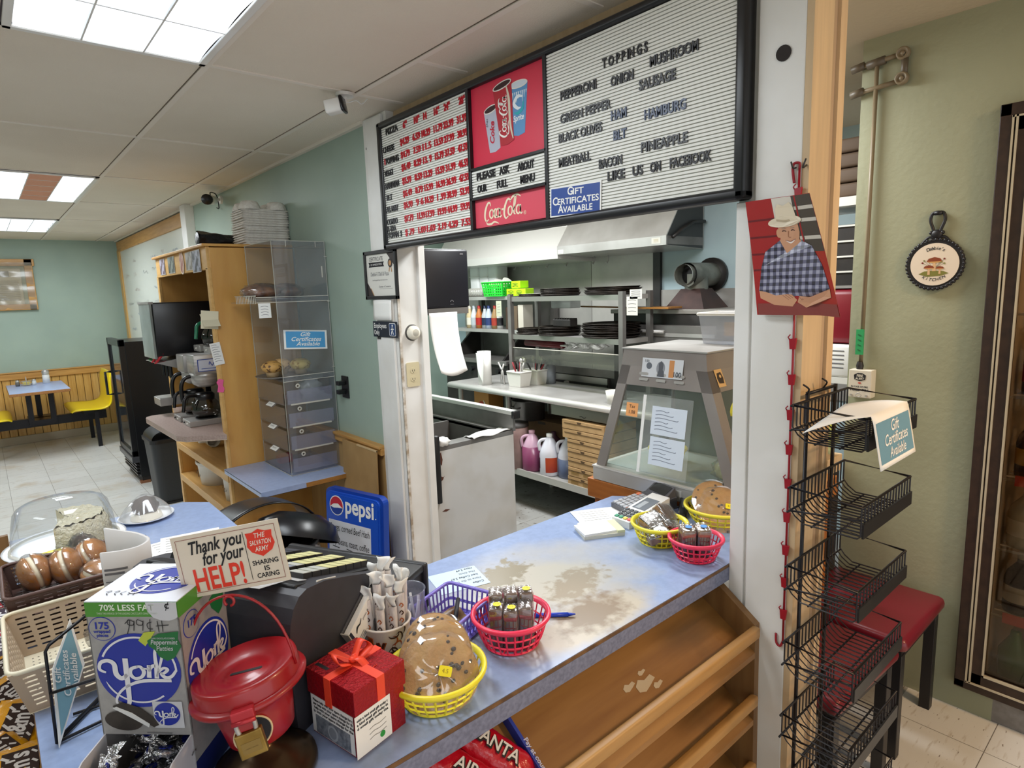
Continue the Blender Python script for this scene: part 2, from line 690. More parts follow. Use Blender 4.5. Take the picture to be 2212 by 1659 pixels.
# corridor wall with the cooler opening
mb = MB()
mb.box((2.67, .545, 0), (2.80, .99, 2.56), M_olive)
mb.box((2.67, -3.2, 2.2), (2.80, .545, 2.56), M_olive)
mb.box((2.67, .43, 0), (2.80, .545, .11), M_olive)
mb.box((2.672, -3.2, 0), (2.80, .43, .11), mat('grey_tile_base', '#8d8884', .4, col2='#7d7874', scale=30))
mb.box((2.67, -3.2, .11), (2.80, -.62, 2.2), M_olive)
struct('wall_corridor', mb)
struct('wall_gap', MB().box((2.42, 1.0, 0), (2.66, 1.03, .86), mat('dark_brown_panel', '#2c2220', .6)).box((2.42, .99, .86), (2.66, 1.12, .93), M_tan, .004))
# ================================================================ MENU BOARD
M_brd = mat('letterboard_white', '#dcdbd3', .5)
M_rib = mat('letterboard_rib', '#eeede6', .45)
M_ltr = mat('black_letter', '#16151a', .35)
M_ltb = mat('faded_blue_letter', '#30405f', .35)
M_ltred = mat('red_letter', '#c01226', .35)
M_coke = mat('poster_red', '#d8304a', .4)
M_paper = mat('white_paper', '#f0efeb', .7)
M_ink = mat('black_ink', '#1b1a1e', .7)
M_gink = mat('grey_ink', '#6d6c70', .8)
M_sblue = mat('certificate_blue', '#6fb0dc', .45)


def coke_script(mb, M, wd, m):
    """the flowing two word script, drawn with brush strokes; wd = overall width"""
    k = wd / 10.0
    def st(p, w):
        mb.ribbon([(x * k, y * k) for x, y in p], [a * k for a in w], m, M, z=.0009)
    def C(x):
        st([(x + 1.7, 1.0), (x + 1.5, 1.6), (x + .9, 1.5), (x + .2, .4), (x, -.8), (x + .4, -1.5), (x + 1.1, -1.2)], [.15, .3, .4, .5, .45, .3, .15])
    C(-4.9)
    st([(-4.5, -1.4), (-4.3, -2.0), (-3.2, -2.1), (-2.2, -1.8), (-1.0, -2.2)], [.1, .3, .4, .3, .1])
    for x in (-2.9, -1.1):                                          # o, a bodies
        st([(x + .1, .4), (x - .5, .1), (x - .6, -.7), (x - .1, -1.1), (x + .4, -.6), (x + .35, .1), (x + .05, .4)], [.25, .35, .38, .25, .35, .3, .2])
    st([(-1.6, .3), (-2.1, .25), (-2.3, -.5), (-1.9, -1.1), (-1.3, -.8)], [.3, .3, .38, .3, .15])
    st([(-.65, .4), (-.85, -.6), (-.6, -1.1), (-.1, -.8)], [.35, .35, .3, .1])
    st([(-.2, .1), (.4, .1)], [.3, .3])
    C(.5)
    st([(2.1, 1.2), (2.9, 1.9), (4.1, 2.1), (4.9, 1.7)], [.1, .4, .35, .1])
    st([(2.3, .4), (1.7, .1), (1.6, -.7), (2.1, -1.1), (2.6, -.6), (2.55, .1), (2.25, .4)], [.25, .35, .38, .25, .35, .3, .2])
    st([(2.8, -.5), (3.4, .5), (3.7, 1.7), (3.4, 1.8), (3.1, .4), (3.1, -.8), (3.5, -1.1)], [.15, .25, .25, .25, .38, .35, .12])
    st([(4.4, .4), (3.85, .1), (3.75, -.7), (4.2, -1.1), (4.7, -.6), (4.65, .1), (4.35, .4)], [.25, .35, .38, .25, .35, .3, .2])
    st([(4.8, .4), (4.7, -.6), (4.9, -1.1), (5.3, -.9)], [.35, .35, .3, .1])


brd = thing('menu_board', 'long black framed letter menu board of pizza prices and toppings above the serving opening', 'menu board', (1.46, 1.64, 1.85))
OX, OY, OZ = 1.46, 1.64, 1.85


def bl(y, z, dx=-.036):                                              # frame on the board front, in the board's own space
    return FX(dx, y - OY, z - OZ)


mb = MB()
fy0, fy1, fz0, fz1 = .775, 2.505, 1.848, 2.39
M_bf = mat('black_board_frame', '#17171a', .35)
P = [(fy0 - OY, fz0 - OZ), (fy1 - OY, fz0 - OZ), (fy1 - OY, fz1 - OZ), (fy0 - OY, fz1 - OZ)]
mb.box((-.045, fy0 - OY, fz0 - OZ), (0, fy1 - OY, fz0 - OZ + .028), M_bf, .009, seg=3)
mb.box((-.045, fy0 - OY, fz1 - OZ - .026), (0, fy1 - OY, fz1 - OZ), M_bf, .009, seg=3)
mb.box((-.045, fy0 - OY, fz0 - OZ), (0, fy0 - OY + .032, fz1 - OZ), M_bf, .009, seg=3)
mb.box((-.045, fy1 - OY - .034, fz0 - OZ), (0, fy1 - OY, fz1 - OZ), M_bf, .009, seg=3)
mb.box((-.02, fy0 - OY + .01, fz0 - OZ + .01), (-.001, fy1 - OY - .01, fz1 - OZ - .01), M_bf)
for y in (1.849, 1.450):
    mb.box((-.042, y - OY - .007, fz0 - OZ + .02), (-.015, y - OY + .007, fz1 - OZ - .02), M_bf, .002)
for z in (2.0865, 1.9825):
    mb.box((-.042, 1.45 - OY, z - OZ - .004), (-.015, 1.849 - OY, z - OZ + .004), M_bf)
mb.build('frame', brd)


def letter_panel(y0, y1, z0, z1, name):
    m = MB()
    m.box((-.03, y0 - OY, z0 - OZ), (-.018, y1 - OY, z1 - OZ), M_brd)
    z = z0 + .003
    while z < z1 - .004:
        m.box((-.036, y0 - OY, z - OZ), (-.03, y1 - OY, z + .0062 - OZ), M_rib)
        z += .0092
    return m.build(name, brd)


p1 = letter_panel(1.855, 2.474, 1.874, 2.366, 'price_panel')
p2 = letter_panel(1.457, 1.843, 1.9865, 2.0825, 'notice_panel')
p3 = letter_panel(.806, 1.443, 1.874, 2.366, 'toppings_panel')


def words(par, name, items, m, h, sp=1.0):
    for (t, ya, yb, z) in items:
        k = MB()
        k.text(t, h * 1.40, m, bl(ya, z), 'LEFT', fit=abs(ya - yb), bold=.026, z=0, depth=.0035, sp=sp)
        k.build(name, par)


words(p1, 'item_lettering', [('PIZZA', 2.432, 2.334, 2.328), ('CHEESE', 2.464, 2.37, 2.258), ('TOPPING', 2.449, 2.338, 2.209), ('VEGGI', 2.461, 2.392, 2.16),
      ('HAWAIIAN', 2.463, 2.349, 2.107), ('BLT', 2.459, 2.412, 2.058), ('ALL MEAT', 2.465, 2.365, 2.008), ('COMBO', 2.467, 2.379, 1.955),
      ('X-TRA', 2.471, 2.393, 1.925), ('TOPPIN  S', 2.467, 2.348, 1.897)], M_ltr, .024)
rows = [(2.264, ['$4.29', '6.59', '10.29', '11.79', '23.99', '31.99']), (2.213, ['$4.79', '7.59', '11.5', '13.59', '27.99', '38.99']),
        (2.163, ['$6.49', '8.29', '13. 9', '15.79', '37.59', '47.59']), (2.108, ['$5.99', '8.59', '13.29', '15.59', '31.99', '46.59']),
        (2.057, ['$6.49', '8.79', '15.99', '16.99', '36.99', '47.59']), (2.009, ['$6.99', '9 6', '16.29', '1 .99', '38.99', '52.99']),
        (1.954, ['$7.79', '11.99', '17.99', '19.99', '44.99', '59.99']), (1.897, ['$ .79', '1.09', '1.69', '2.19', '4.29', '7.55'])]
cs, ce = [2.320, 2.223, 2.160, 2.074, 2.003, 1.918], [2.251, 2.168, 2.099, 2.016, 1.939, 1.857]
it = [('1', 2.464, 2.458, 2.209)]
for z, r in rows:
    for t, a, b in zip(r, cs, ce):
        it.append((t, a, b, z))
for t, a, b in zip(['6"', '10"', '14', '16"', '24"', '28"'], [2.291, 2.211, 2.141, 2.067, 1.995, 1.9], [2.262, 2.172, 2.118, 2.032, 1.958, 1.864]):
    it.append((t, a, b, 2.326))
words(p1, 'price_lettering', it, M_ltred, .0255)
words(p2, 'notice_lettering', [('PLEASE', 1.812, 1.708, 2.046), ('ASK', 1.683, 1.63, 2.046), ('ABOUT', 1.588, 1.508, 2.043), ('OUR', 1.81, 1.757, 2.003),
      ('FULL', 1.70, 1.645, 2.003), ('MENU', 1.578, 1.509, 2.001)], M_ltr, .025)
words(p3, 'toppings_lettering', [('T O P P IN G S', 1.216, 1.06, 2.262), ('MUSHROOM', 1.054, .909, 2.221), ('PEPPERONI', 1.384, 1.241, 2.216), ('ONION', 1.186, 1.107, 2.206),
      ('SAUSAGE', 1.089, .973, 2.171), ('GREEN PEPPER', 1.386, 1.187, 2.15), ('BLACK OLIVES', 1.395, 1.221, 2.095), ('MEATBALL', 1.397, 1.266, 2.023), ('BACON', 1.234, 1.149, 1.992), ('PINEAPPLE', 1.083, .937, 2.010),
      ('LIKE', 1.202, 1.14, 1.953), ('US', 1.112, 1.077, 1.953), ('ON', 1.052, 1.018, 1.953), ('FACEBOOK', .99, .869, 1.953)], M_ltr, .0255)
words(p3, 'blue_lettering', [('HAM', 1.187, 1.133, 2.115), ('HAMBURG', 1.072, .943, 2.092), ('BLT', 1.179, 1.133, 2.06)], M_ltb, .0255)

# drink poster
ps = MB()
F = bl(1.646, 2.229, -.024)
ps.label(.39, .278, M_coke, F, .002)
M_cup_rim = flat('#e9e4dc')


def cup2d(cx, cy, w0, w1, h, rot, body, z, band=None):
    R_ = F @ T(cx, cy, z) @ RZ(rot)
    ps.prism([(-w1 / 2, -h / 2), (0, -h / 2 - .006), (w1 / 2, -h / 2), (w0 / 2, h / 2), (-w0 / 2, h / 2)], 0, .0006, body, R_)
    ps.disc(w0 / 2, .0125, M_cup_rim, R_ @ T(0, h / 2, 0), .0006, .0004)
    ps.disc(w0 / 2 - .005, .0088, flat('#3a1c1c') if band is None else flat('#d5dde6'), R_ @ T(0, h / 2, 0), .001, .0004)
    return R_


R1 = cup2d(.058, .012, .088, .062, .155, -.04, mat('cup_blue', '#5b93c4', .4), .0021, 1)
for k in range(9):
    ps.ribbon([(-.038 + .0095 * k, .055), (-.036 + .0092 * k, .02 + .012 * (k % 3))], [.006, .001], flat('#dfe7ee'), R1, z=.0007, sm=1)
ps.ribbon([(.022, .036), (-.005, .040), (-.022, .02), (-.004, .004), (.012, .004)], [.004, .012, .014, .01, .002], flat('#e8eef2'), R1, z=.0008)
ps.ribbon([(.024, .022), (.02, .0), (-.002, -.012), (-.022, -.008)], [.003, .011, .011, .002], flat('#2fa9b5'), R1, z=.0009)
ps.text('Sprite', .026, flat('#f2f3f4'), R1 @ T(0, -.035, 0) @ RZ(.05), sx=.85, shear=.2, bold=.02, z=.001)
R2 = cup2d(-.078, -.025, .076, .058, .14, .12, mat('cup_silver', '#b9bccb', .4), .0021)
ps.text('Coke', .034, flat('#c3213c'), R2 @ T(.006, -.012, 0) @ RZ(1.42), shear=.3, bold=.03, z=.0012)
ps.text('Diet', .016, flat('#3a3540'), R2 @ T(-.022, .030, 0) @ RZ(1.42), shear=.3, z=.0012)
R3 = cup2d(-.012, .012, .098, .068, .19, .10, mat('cup_deep_red', '#b3202f', .4), .003)
ps.ribbon([(.02, .09), (.028, .04), (.024, -.04), (.032, -.09)], [.004, .012, .01, .004], flat('#d9cdb9'), R3, z=.0008)
coke_script(ps, R3 @ T(-.006, -.008, .0003) @ RZ(1.42), .13, flat('#f4efe8'))
ps.build('drink_poster', brd)
ck = MB()
F = bl(1.6535, 1.930, -.024)
ck.label(.387, .100, mat('sign_red', '#df5062', .4), F, .002)
coke_script(ck, F @ T(-.035, .0, .0016), .20, flat('#f3e2c3'))
ck.text('®', .018, flat('#f3e2c3'), F @ T(.082, -.028, .002))
ck.build('soda_sign', brd)

# blue sticker on the board
g = MB()
F = FX(0, 0, 0)
g.label(.212, .092, M_paper, F, .001)
g.label(.202, .082, mat('sticker_blue', '#2b4a94', .4), F, .0014)
for t, z, h in (('GIFT', .017, .030), ('CERTIFICATES', -.009, .030), ('AVAILABLE', -.034, .030)):
    g.text(t[0], h * 1.12, M_paper, F @ T({'G': -.031, 'C': -.095, 'A': -.07}[t[0]], z, 0), 'LEFT', bold=.02, z=.0018)
    g.text(t[1:], h * .86, M_paper, F @ T({'G': -.009, 'C': -.074, 'A': -.048}[t[0]], z, 0), 'LEFT', bold=.02, z=.0018, fit={'G': .044, 'C': .170, 'A': .122}[t[0]])
tag(g.build('sticker', None, (1.422, 1.331, 1.917), (RD(2), 0, 0)), 'dark blue gift certificates sticker on the lower left of the toppings panel', 'sticker')

# ---------------------------------------------------------------- things on the left post
ce_ = thing('framed_certificate', 'black framed certificate of appreciation at the top of the left white post', 'certificate', (1.444, 2.584, 1.742))
m = MB()
for a, b in (((-.012, -.150, -.113), (0, .150, -.096)), ((-.012, -.150, .096), (0, .150, .113)), ((-.012, -.150, -.113), (0, -.132, .113)), ((-.012, .132, -.113), (0, .150, .113))):
    m.box(a, b, M_blackp, .002)
m.build('frame', ce_)
m = MB()
F = FX(-.004, 0, 0)
m.label(.27, .196, flat('#dcdad2'), F, .001)
m.text('CERTIFICATE', .026, M_ink, F @ T(-.038, .066, .001), fit=.13)
m.prism([(-.11, .038), (.035, .038), (.028, .049), (.035, .06), (-.11, .06), (-.103, .049)], .001, .0016, M_ink, F)
m.text('OF APPRECIATION', .012, M_paper, F @ T(-.037, .045, .0012), fit=.105)
m.text("Debbie's Deli & Pizza", .026, M_gink, F @ T(-.012, -.004, .001), fit=.17, shear=.2)
m.text('for the good food and kind service', .009, M_gink, F @ T(-.01, -.026, .001), fit=.14)
m.text('Chamber of Commerce', .012, M_gink, F @ T(.03, -.058, .001), fit=.11, shear=.2)
m.ribbon([(-.05, .012), (.03, .012)], .001, M_gink, F, z=.001, sm=1)
m.ribbon([(-.02, -.064), (.10, -.064)], .001, M_gink, F, z=.001, sm=1)
m.prism([(.06, .098), (.135, .098), (.135, .03)], .001, .0013, flat('#3c3634'), F)
m.prism([(-.135, -.098), (-.07, -.098), (-.135, -.03)], .001, .0013, flat('#3c3634'), F)
m.ribbon([(-.10, -.06), (-.075, -.094)], .005, flat('#b88a5c'), F, z=.0016, sm=1)
m.disc(.02, .02, flat('#3c3634'), F @ T(.092, .05, .0014), 0, .001)
m.disc(.012, .012, flat('#b88a5c'), F @ T(.092, .05, .0026), 0, .0006)
m.ribbon([(.086, .034), (.078, .012)], .007, flat('#b88a5c'), F, z=.0014, sm=1)
m.ribbon([(.098, .034), (.102, .01)], .007, flat('#b88a5c'), F, z=.0014, sm=1)
m.build('certificate_sheet', ce_)
m = MB()
m.grid(lambda u, v: (.002 - .006 * sin(u * 3.1) - .004 * v, -.085 + .17 * u, -.095 * v), 8, 4, M_paper)
tag(solidify(m.build('blank_paper', None, (1.437, 2.59, 1.628)), .001), 'blank white sheet hanging under the framed certificate', 'paper')
em = thing('employees_sign', 'small black employees only sign on the left white post', 'sign', (1.444, 2.582, 1.489))
m = MB()
m.label(.222, .074, mat('sign_navy', '#141b2c', .4), FX(0, 0, 0), .004)
m.box((-.004, .05, -.047), (0, .075, -.03), M_blackp)
m.build('panel', em)
m = MB()
m.text('Employees', .032, M_paper, FX(-.0042, .102, .006), 'LEFT', fit=.118, bold=.01)
m.text('Only', .032, M_paper, FX(-.0042, .102, -.026), 'LEFT', fit=.05, bold=.01)
m.build('lettering', em)
m = MB()
F = FX(-.0044, -.072, 0)
m.label(.058, .060, M_paper, F, .0005, .008)
m.label(.053, .055, mat('sign_blue', '#27406e', .4), F, .0008, .007)
m.disc(.005, .005, M_paper, F @ T(.002, .018, .0008), 0, .0006)
m.ribbon([(.002, .011), (0, -.004)], [.011, .008], M_paper, F, z=.001, sm=1)
m.ribbon([(0, -.003), (.009, -.022)], .005, M_paper, F, z=.001, sm=1)
m.ribbon([(0, -.003), (-.008, -.013), (-.010, -.023)], .005, M_paper, F, z=.001, sm=1)
m.ribbon([(.002, .009), (-.012, -.001)], .004, M_paper, F, z=.001, sm=1)
m.ribbon([(.002, .009), (.013, .0)], .004, M_paper, F, z=.001, sm=1)
m.build('pictogram', em)

k = thing('wall_sensor', 'round white sensor with dark rim on the left post', 'sensor', (1.532, 2.49, 1.47))
m = MB()
m.lathe([(0, .004), (.036, .004), (.039, 0), (.039, -.002)], mat('dark_ring', '#4b4843', .5), 24, frame((0, 0, 0), (1, 0, 0), (0, 0, 1)))
m.build('backplate', k)
m = MB()
m.lathe([(.032, .003), (.033, .018), (.026, .03), (.017, .033)], mat('cream_plastic', '#e7e2d2', .4), 24, frame((0, 0, 0), (1, 0, 0), (0, 0, 1)))
m.build('housing', k)
m = MB()
m.lathe([(0, .036), (.008, .036), (.012, .034), (.017, .033)], mat('grey_lens', '#b9b4a6', .25), 20, frame((0, 0, 0), (1, 0, 0), (0, 0, 1)))
m.build('lens', k)


def outlet(name, label, loc, F, plate, plug=None):
    t = thing(name, label, 'outlet', loc)
    m = MB()
    m.label(.07, .115, plate, F, .005, .006)
    m.build('cover_plate', t)
    for s in (-1, 1):
        m = MB()
        m.disc(.0165, .0145, plate, F @ T(0, s * .02, .005), 0, .0015)
        for q in (-.006, .006):
            m.box((q - .0012, -.005, 0), (q + .0012, .004, .0003), M_dark, 0, F @ T(0, s * .02, .0067))
        m.disc(.002, .002, M_dark, F @ T(0, s * .02 - .009, .0067), 0, .0003)
        m.build('socket', t)
    return t


outlet('wall_outlet', 'ivory double outlet low on the left white post', (1.522, 2.489, 1.273), FY(0, 0, 0), mat('ivory_plate', '#cfc3a0', .4))

# ---------------------------------------------------------------- security cameras and ceiling lights
c1 = thing('security_camera', 'square faced security camera hanging from the ceiling beside the menu board', 'security camera', (1.21, 2.37, 2.446))
m = MB()
m.cyl(.035, -.012, 0, M_white, 18)
m.tube([(0, 0, -.01), (.005, .02, -.03)], .009, M_white)
m.build('mount', c1)
m = MB()
Q = Matrix.Translation((-.03, -.01, -.052)) @ RZ(RD(48)) @ RX(RD(-10))
m.box((-.026, -.012, -.026), (.026, .055, .026), M_white, .008, Q, 3)
m.build('housing', c1)
m = MB()
m.box((-.03, -.022, -.03), (.03, -.008, .03), mat('lens_black', '#0d0e12', .2), .006, Q, 3)
m.build('face', c1)
m = MB()
m.tube(catmull([(0, .02, -.008), (.03, .04, -.02), (.06, .02, -.012), (.09, .03, -.018), (.10, 0, -.004)], 5), .0022, M_white, 5)
m.build('cable', c1)
c2 = thing('security_camera', 'white bullet security camera with a looped cable high on the green wall', 'security camera', (1.472, 4.94, 2.385))
m = MB()
m.cyl(.03, -.015, 0, M_white, 16, frame((0, 0, 0), (0, 1, 0), (0, 0, 1)))
m.tube([(-.01, 0, 0), (-.06, -.02, .0), (-.085, -.05, -.01)], .01, M_white)
m.build('mount', c2)
m = MB()
m.tube([(-.07, -.03, -.01), (-.16, -.22, -.035)], .033, M_white, 16)
m.build('housing', c2)
m = MB()
m.tube([(-.155, -.21, -.034), (-.172, -.245, -.039)], .036, M_blackp, 16)
m.build('face', c2)
m = MB()
m.tube(catmull([(-.08, -.04, 0), (-.07, .02, .05), (-.02, .05, .04), (-.01, .05, -.05), (-.04, .0, -.06)], 6), .004, M_blackp, 6)
m.build('cable', c2)

M_lit = [mat('light_panel', '#e9f3ff', .5, emit=2.0), mat('light_panel_dim', '#dfe9f6', .5, emit=1.5)]
M_lbrown = mat('light_panel_reflected_tan', '#a9765c', .6, emit=.25)  # brown colour stands in for tan reflected in the louvers


def troffer(label, cx, cy, w, l, brown=False, rows=4):
    t = thing('ceiling_light', label, 'ceiling light', (cx, cy, 2.45), 0, 'recessed ceiling lights')
    m = MB()
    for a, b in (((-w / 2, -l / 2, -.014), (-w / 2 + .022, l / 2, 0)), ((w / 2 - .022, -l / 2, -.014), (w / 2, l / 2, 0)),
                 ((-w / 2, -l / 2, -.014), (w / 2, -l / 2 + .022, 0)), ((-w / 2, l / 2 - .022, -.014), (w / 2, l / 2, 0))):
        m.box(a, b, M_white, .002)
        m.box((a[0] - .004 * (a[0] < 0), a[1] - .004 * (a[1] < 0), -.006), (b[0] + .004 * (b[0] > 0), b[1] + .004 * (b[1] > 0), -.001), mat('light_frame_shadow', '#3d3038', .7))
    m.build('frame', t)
    cols = 3
    cw = (w - .044) / cols
    rl = (l - .044) / rows
    for i in range(cols):
        m = MB()
        for j in range(rows):
            x0, y0 = -w / 2 + .022 + cw * i, -l / 2 + .022 + rl * j
            mm = M_lbrown if (brown and i == 1) else M_lit[(i + j) % 2]
            zt = .0 if brown else .012
            m.grid(lambda u, v: (x0 + .002 + (cw - .004) * u, y0 + .002 + (rl - .004) * v, -.010 + zt * (1 - (2 * v - 1) ** 2) * .6), 2, 6, mm)
        m.build('lens_panel', t)
    m = MB()
    for i in range(1, cols):
        x = -w / 2 + .022 + cw * i
        m.box((x - .0025, -l / 2 + .02, -.013), (x + .0025, l / 2 - .02, -.004), M_white)
    for j in range(1, rows):
        y = -l / 2 + .022 + rl * j
        m.box((-w / 2 + .02, y - .0025, -.012), (w / 2 - .02, y + .0025, -.004), M_white)
    m.build('louver', t)
    return t


troffer('large bright ceiling light with a square grid above the counter', .42, 1.755, .536, 1.185)
troffer('ceiling light with a brown strip between two bright panels', .42, 5.33, .536, 1.20, True, 5)
troffer('farthest ceiling light above the dining booth', .42, 7.80, .536, 1.20, False, 5)
# ================================================================ DINING SIDE
M_hut = wood('varnished_plywood', '#dba85c', '#c9924a', 2, 2.2, .35, coat=.2, stretch=5)
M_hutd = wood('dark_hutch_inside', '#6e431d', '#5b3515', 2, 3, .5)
M_hutY = wood('hutch_trim', '#dcb06c', '#cb9c58', 1, 4, .4)
M_lamin = mat('blue_laminate', '#a9bae0', .3, col2='#a0b1d8', scale=40, spec=.5)
M_lamedge = wood('bare_ply_edge', '#b98544', '#94632c', 0, 20, .5)
M_glass = clear('clear_glass', '#ffffff', .05)
M_acryl = clear('clear_acrylic', '#f6f8fa', .05, haze=.05, hazecol='#e6e8ee')
M_acedge = clear('acrylic_edge', '#f4f2ea', .1, haze=.55, hazecol='#f2efe4')
M_yel = mat('yellow_plastic', '#f0d40c', .3)
M_blk = mat('black_gloss', '#121215', .3)
M_red = mat('red_lever', '#d42a36', .35)
M_pulp = mat('moulded_pulp', '#ebe7e0', .95, col2='#dcd6cd', scale=60, bump=.4, bscale=120)

h = thing('coffee_hutch', 'tall varnished plywood hutch holding the coffee and soda machines against the green wall', 'hutch', (1.2, 4.3, 0))
hx, hy = 1.2, 4.3
B = lambda m, x0, y0, z0, x1, y1, z1, mm, bv=.003: m.box((x0 - hx, y0 - hy, z0), (x1 - hx, y1 - hy, z1), mm, bv)
for y0 in (3.674, 4.90):
    m = MB()
    B(m, 1.0, y0, 0, 1.468, y0 + .022, 1.94, M_hut)
    B(m, .985, y0 - .002, 0, 1.003, y0 + .045, 1.83, M_hutY)
    m.build('side_panel', h)
m = MB(); B(m, .985, 3.676, 1.82, 1.005, 4.92, 1.945, M_hutY); m.build('header', h)
m = MB(); B(m, .965, 3.665, 1.945, 1.468, 4.94, 1.96, M_hut); m.build('top_board', h)
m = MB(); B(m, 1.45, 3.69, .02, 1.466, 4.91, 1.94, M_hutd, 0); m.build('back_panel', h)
for z in (.60, .36):
    m = MB(); B(m, .98, 3.695, z, 1.45, 4.905, z + .05, M_hutY); m.build('shelf', h)
m = MB()
poly = [(1.44, 3.697), (1.44, 4.89), (.98, 4.89), (.98, 4.66), (.80, 4.66), (.765, 4.63), (.752, 4.58), (.765, 3.82), (.80, 3.75), (.98, 3.63), (.982, 3.697)]
m.prism([(a - hx, b - hy) for a, b in poly], .872, .90, mat('speckled_worktop', '#b7a29a', .35, col2='#a58f87', scale=90))
m.prism([(hx + (a - hx) * 1.0 - hx, b - hy) for a, b in poly], .868, .874, mat('worktop_edge', '#cbb8a8', .5))
m.build('worktop', h)

s_ = thing('side_shelf', 'blue laminate shelf with a bare plywood edge fixed beside the hutch', 'shelf', (1.21, 3.37, .694))
m = MB()
m.box((.958 - 1.21, 3.063 - 3.37, -.028), (1.468 - 1.21, 3.67 - 3.37, 0), M_lamin, .001)
m.build('board', s_)
m = MB()
m.box((1.19 - 1.21, -.309, -.027), (.258, -.306, -.003), M_lamedge)
m.box((-.253, -.3085, -.029), (.25, -.3055, -.0275), M_dark)
m.box((-.2535, -.306, -.006), (-.2515, .29, -.004), M_dark)
m.build('edge_strip', s_)

# photo cards on the header
cards = [('photo_card', 4.72, .085, '#6d5a63', '#b9b3c4', 'small photo card at the far end of the hutch header'),
         ('photo_card', 4.47, .10, '#4d5450', '#8e958d', 'dark grey photo card second from the far end of the hutch header'),
         ('photo_card', 4.20, .06, '#c9a58f', '#8e3a36', 'oval photo card in the middle of the hutch header'),
         ('photo_card', 4.03, .09, '#8b8479', '#b8b4b0', 'greenish photo card with a figure on the hutch header'),
         ('photo_card', 3.87, .10, '#a9abbb', '#4a4a50', 'largest photo card nearest the front post of the hutch header')]
for i, (n, y, hw, c1, c2, lb) in enumerate(cards):
    m = MB()
    F = FX(0, 0, 0)
    if i == 2:
        m.disc(.05, .07, flat('#e9d9c8'), F, 0, .002)
        m.disc(.042, .06, mat('card%d' % i, c1, .5, col2=c2, scale=25), F, .002, .001)
    else:
        m.label(hw * 1.7, .105 + .02 * (i == 4), flat('#d5d2cc'), F, .001)
        m.label(hw * 1.6, .098 + .02 * (i == 4), mat('card%d' % i, c1, .35, col2=c2, scale=18, lo=.45, hi=.55), F @ T(0, 0, .001), .001)
    tag(m.build(n, None, (.983 - .002 * (i == 4), y, 1.885 - .01 * (i == 4))), lb, 'photo card', 'photo cards on the hutch header')

# soda dispenser
sd = thing('soda_dispenser', 'black soda dispenser with red levers standing at the back of the hutch worktop', 'soda dispenser', (1.1, 4.68, .90))
m = MB()
m.box((-.25, -.17, .40), (.30, .17, .75), M_blk, .008)
m.box((.02, -.15, 0), (.29, .15, .41), M_blk, .004)
m.build('cabinet', sd)
m = MB()
m.box((-.265, -.168, .385), (-.25, .168, .745), mat('frosted_grey_panel', '#9aa19d', .25, col2='#808885', scale=3), .003)
m.box((-.268, -.17, .74), (-.24, .17, .755), M_steel2)
m.build('front_panel', sd)
m = MB()
m.hexa([(-.10, -.165, .30), (.05, -.165, .24), (.05, .165, .24), (-.10, .165, .30), (-.262, -.165, .36), (.05, -.165, .40), (.05, .165, .40), (-.262, .165, .36)], M_steel2)
m.build('nozzle_tray', sd)
for i, y in enumerate((-.10, 0, .10)):
    m = MB()
    m.cyl(.012, .25, .36, M_blk, 10, T(-.17, y, 0))
    m.build('nozzle', sd)
    if i < 2:
        m = MB()
        m.tube([(-.20, y - .05, .36), (-.26, y - .05, .36), (-.215, y - .06, .42)], .011, M_red)
        m.build('lever', sd)
m = MB()
for y in (.05, .09, .13):
    m.ball((-.24, y, .36), .012, flat('#2f7d3f'), 8, 6)
m.build('button', sd)
m = MB()
m.box((-.262, -.06, .05), (-.06, .12, .10), M_steel2, .003)
m.box((-.255, -.053, .101), (-.067, .113, .103), M_steel)
tag(m.build('drip_pan', None, (1.10, 4.60, .92)), 'flat stainless pan on the worktop below the soda dispenser', 'pan')

# coffee brewer
cb = thing('coffee_brewer', 'stainless twin coffee brewer on the pinkish worktop', 'coffee brewer', (1.1, 4.2, .90))
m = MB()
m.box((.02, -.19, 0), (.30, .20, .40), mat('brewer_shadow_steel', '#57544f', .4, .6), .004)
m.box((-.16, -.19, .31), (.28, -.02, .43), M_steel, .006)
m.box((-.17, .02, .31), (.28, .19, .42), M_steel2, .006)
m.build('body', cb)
for (a, b) in ((-.20, -.03), (.03, .20)):
    m = MB()
    m.box((-.22, a, .0), (.06, b, .035), M_steel2, .004)
    m.cyl(.065, .035, .04, M_blk, 20, T(-.10, (a + b) / 2, 0))
    m.ball((-.222, a + .05, .018), .006, flat('#f4f2ea'), 6, 4)
    m.ball((-.222, b - .05, .018), .006, flat('#2b2b2b'), 6, 4)
    m.build('warming_plate', cb)
    m = MB()
    m.box((-.06, a + .01, .43), (.14, b - .01, .47), M_steel2, .004)
    m.cyl(.06, .47, .475, M_blk, 18, T(.04, (a + b) / 2, 0))
    m.ball((-.062, (a + b) / 2, .45), .007, flat('#f4f2ea'), 6, 4)
    m.build('top_warmer', cb)
    m = MB()
    m.lathe([(.045, .23), (.075, .25), (.085, .30), (.085, .315), (0, .315)], M_steel, 20, T(-.085, (a + b) / 2, 0))
    m.build('brew_funnel', cb)
    m = MB()
    m.tube(catmull([(-.15, (a + b) / 2, .30), (-.20, (a + b) / 2, .29), (-.225, (a + b) / 2, .24), (-.225, (a + b) / 2, .15)], 4), .012, M_blk)
    m.build('funnel_handle', cb)
m = MB()
F = FY(-.04, -.1905, .365)
m.label(.20, .075, flat('#2e4b9a'), F, .001, .006)
m.label(.19, .066, flat('#c9cfdf'), F @ T(0, 0, .001), .0006, .005)
m.ribbon([(-.035, .002), (-.03, .02), (-.018, -.004), (-.006, .014), (.004, -.003), (.012, .012), (.024, -.002), (.036, .008)], .005, flat('#3a53a0'), F, z=.0018)
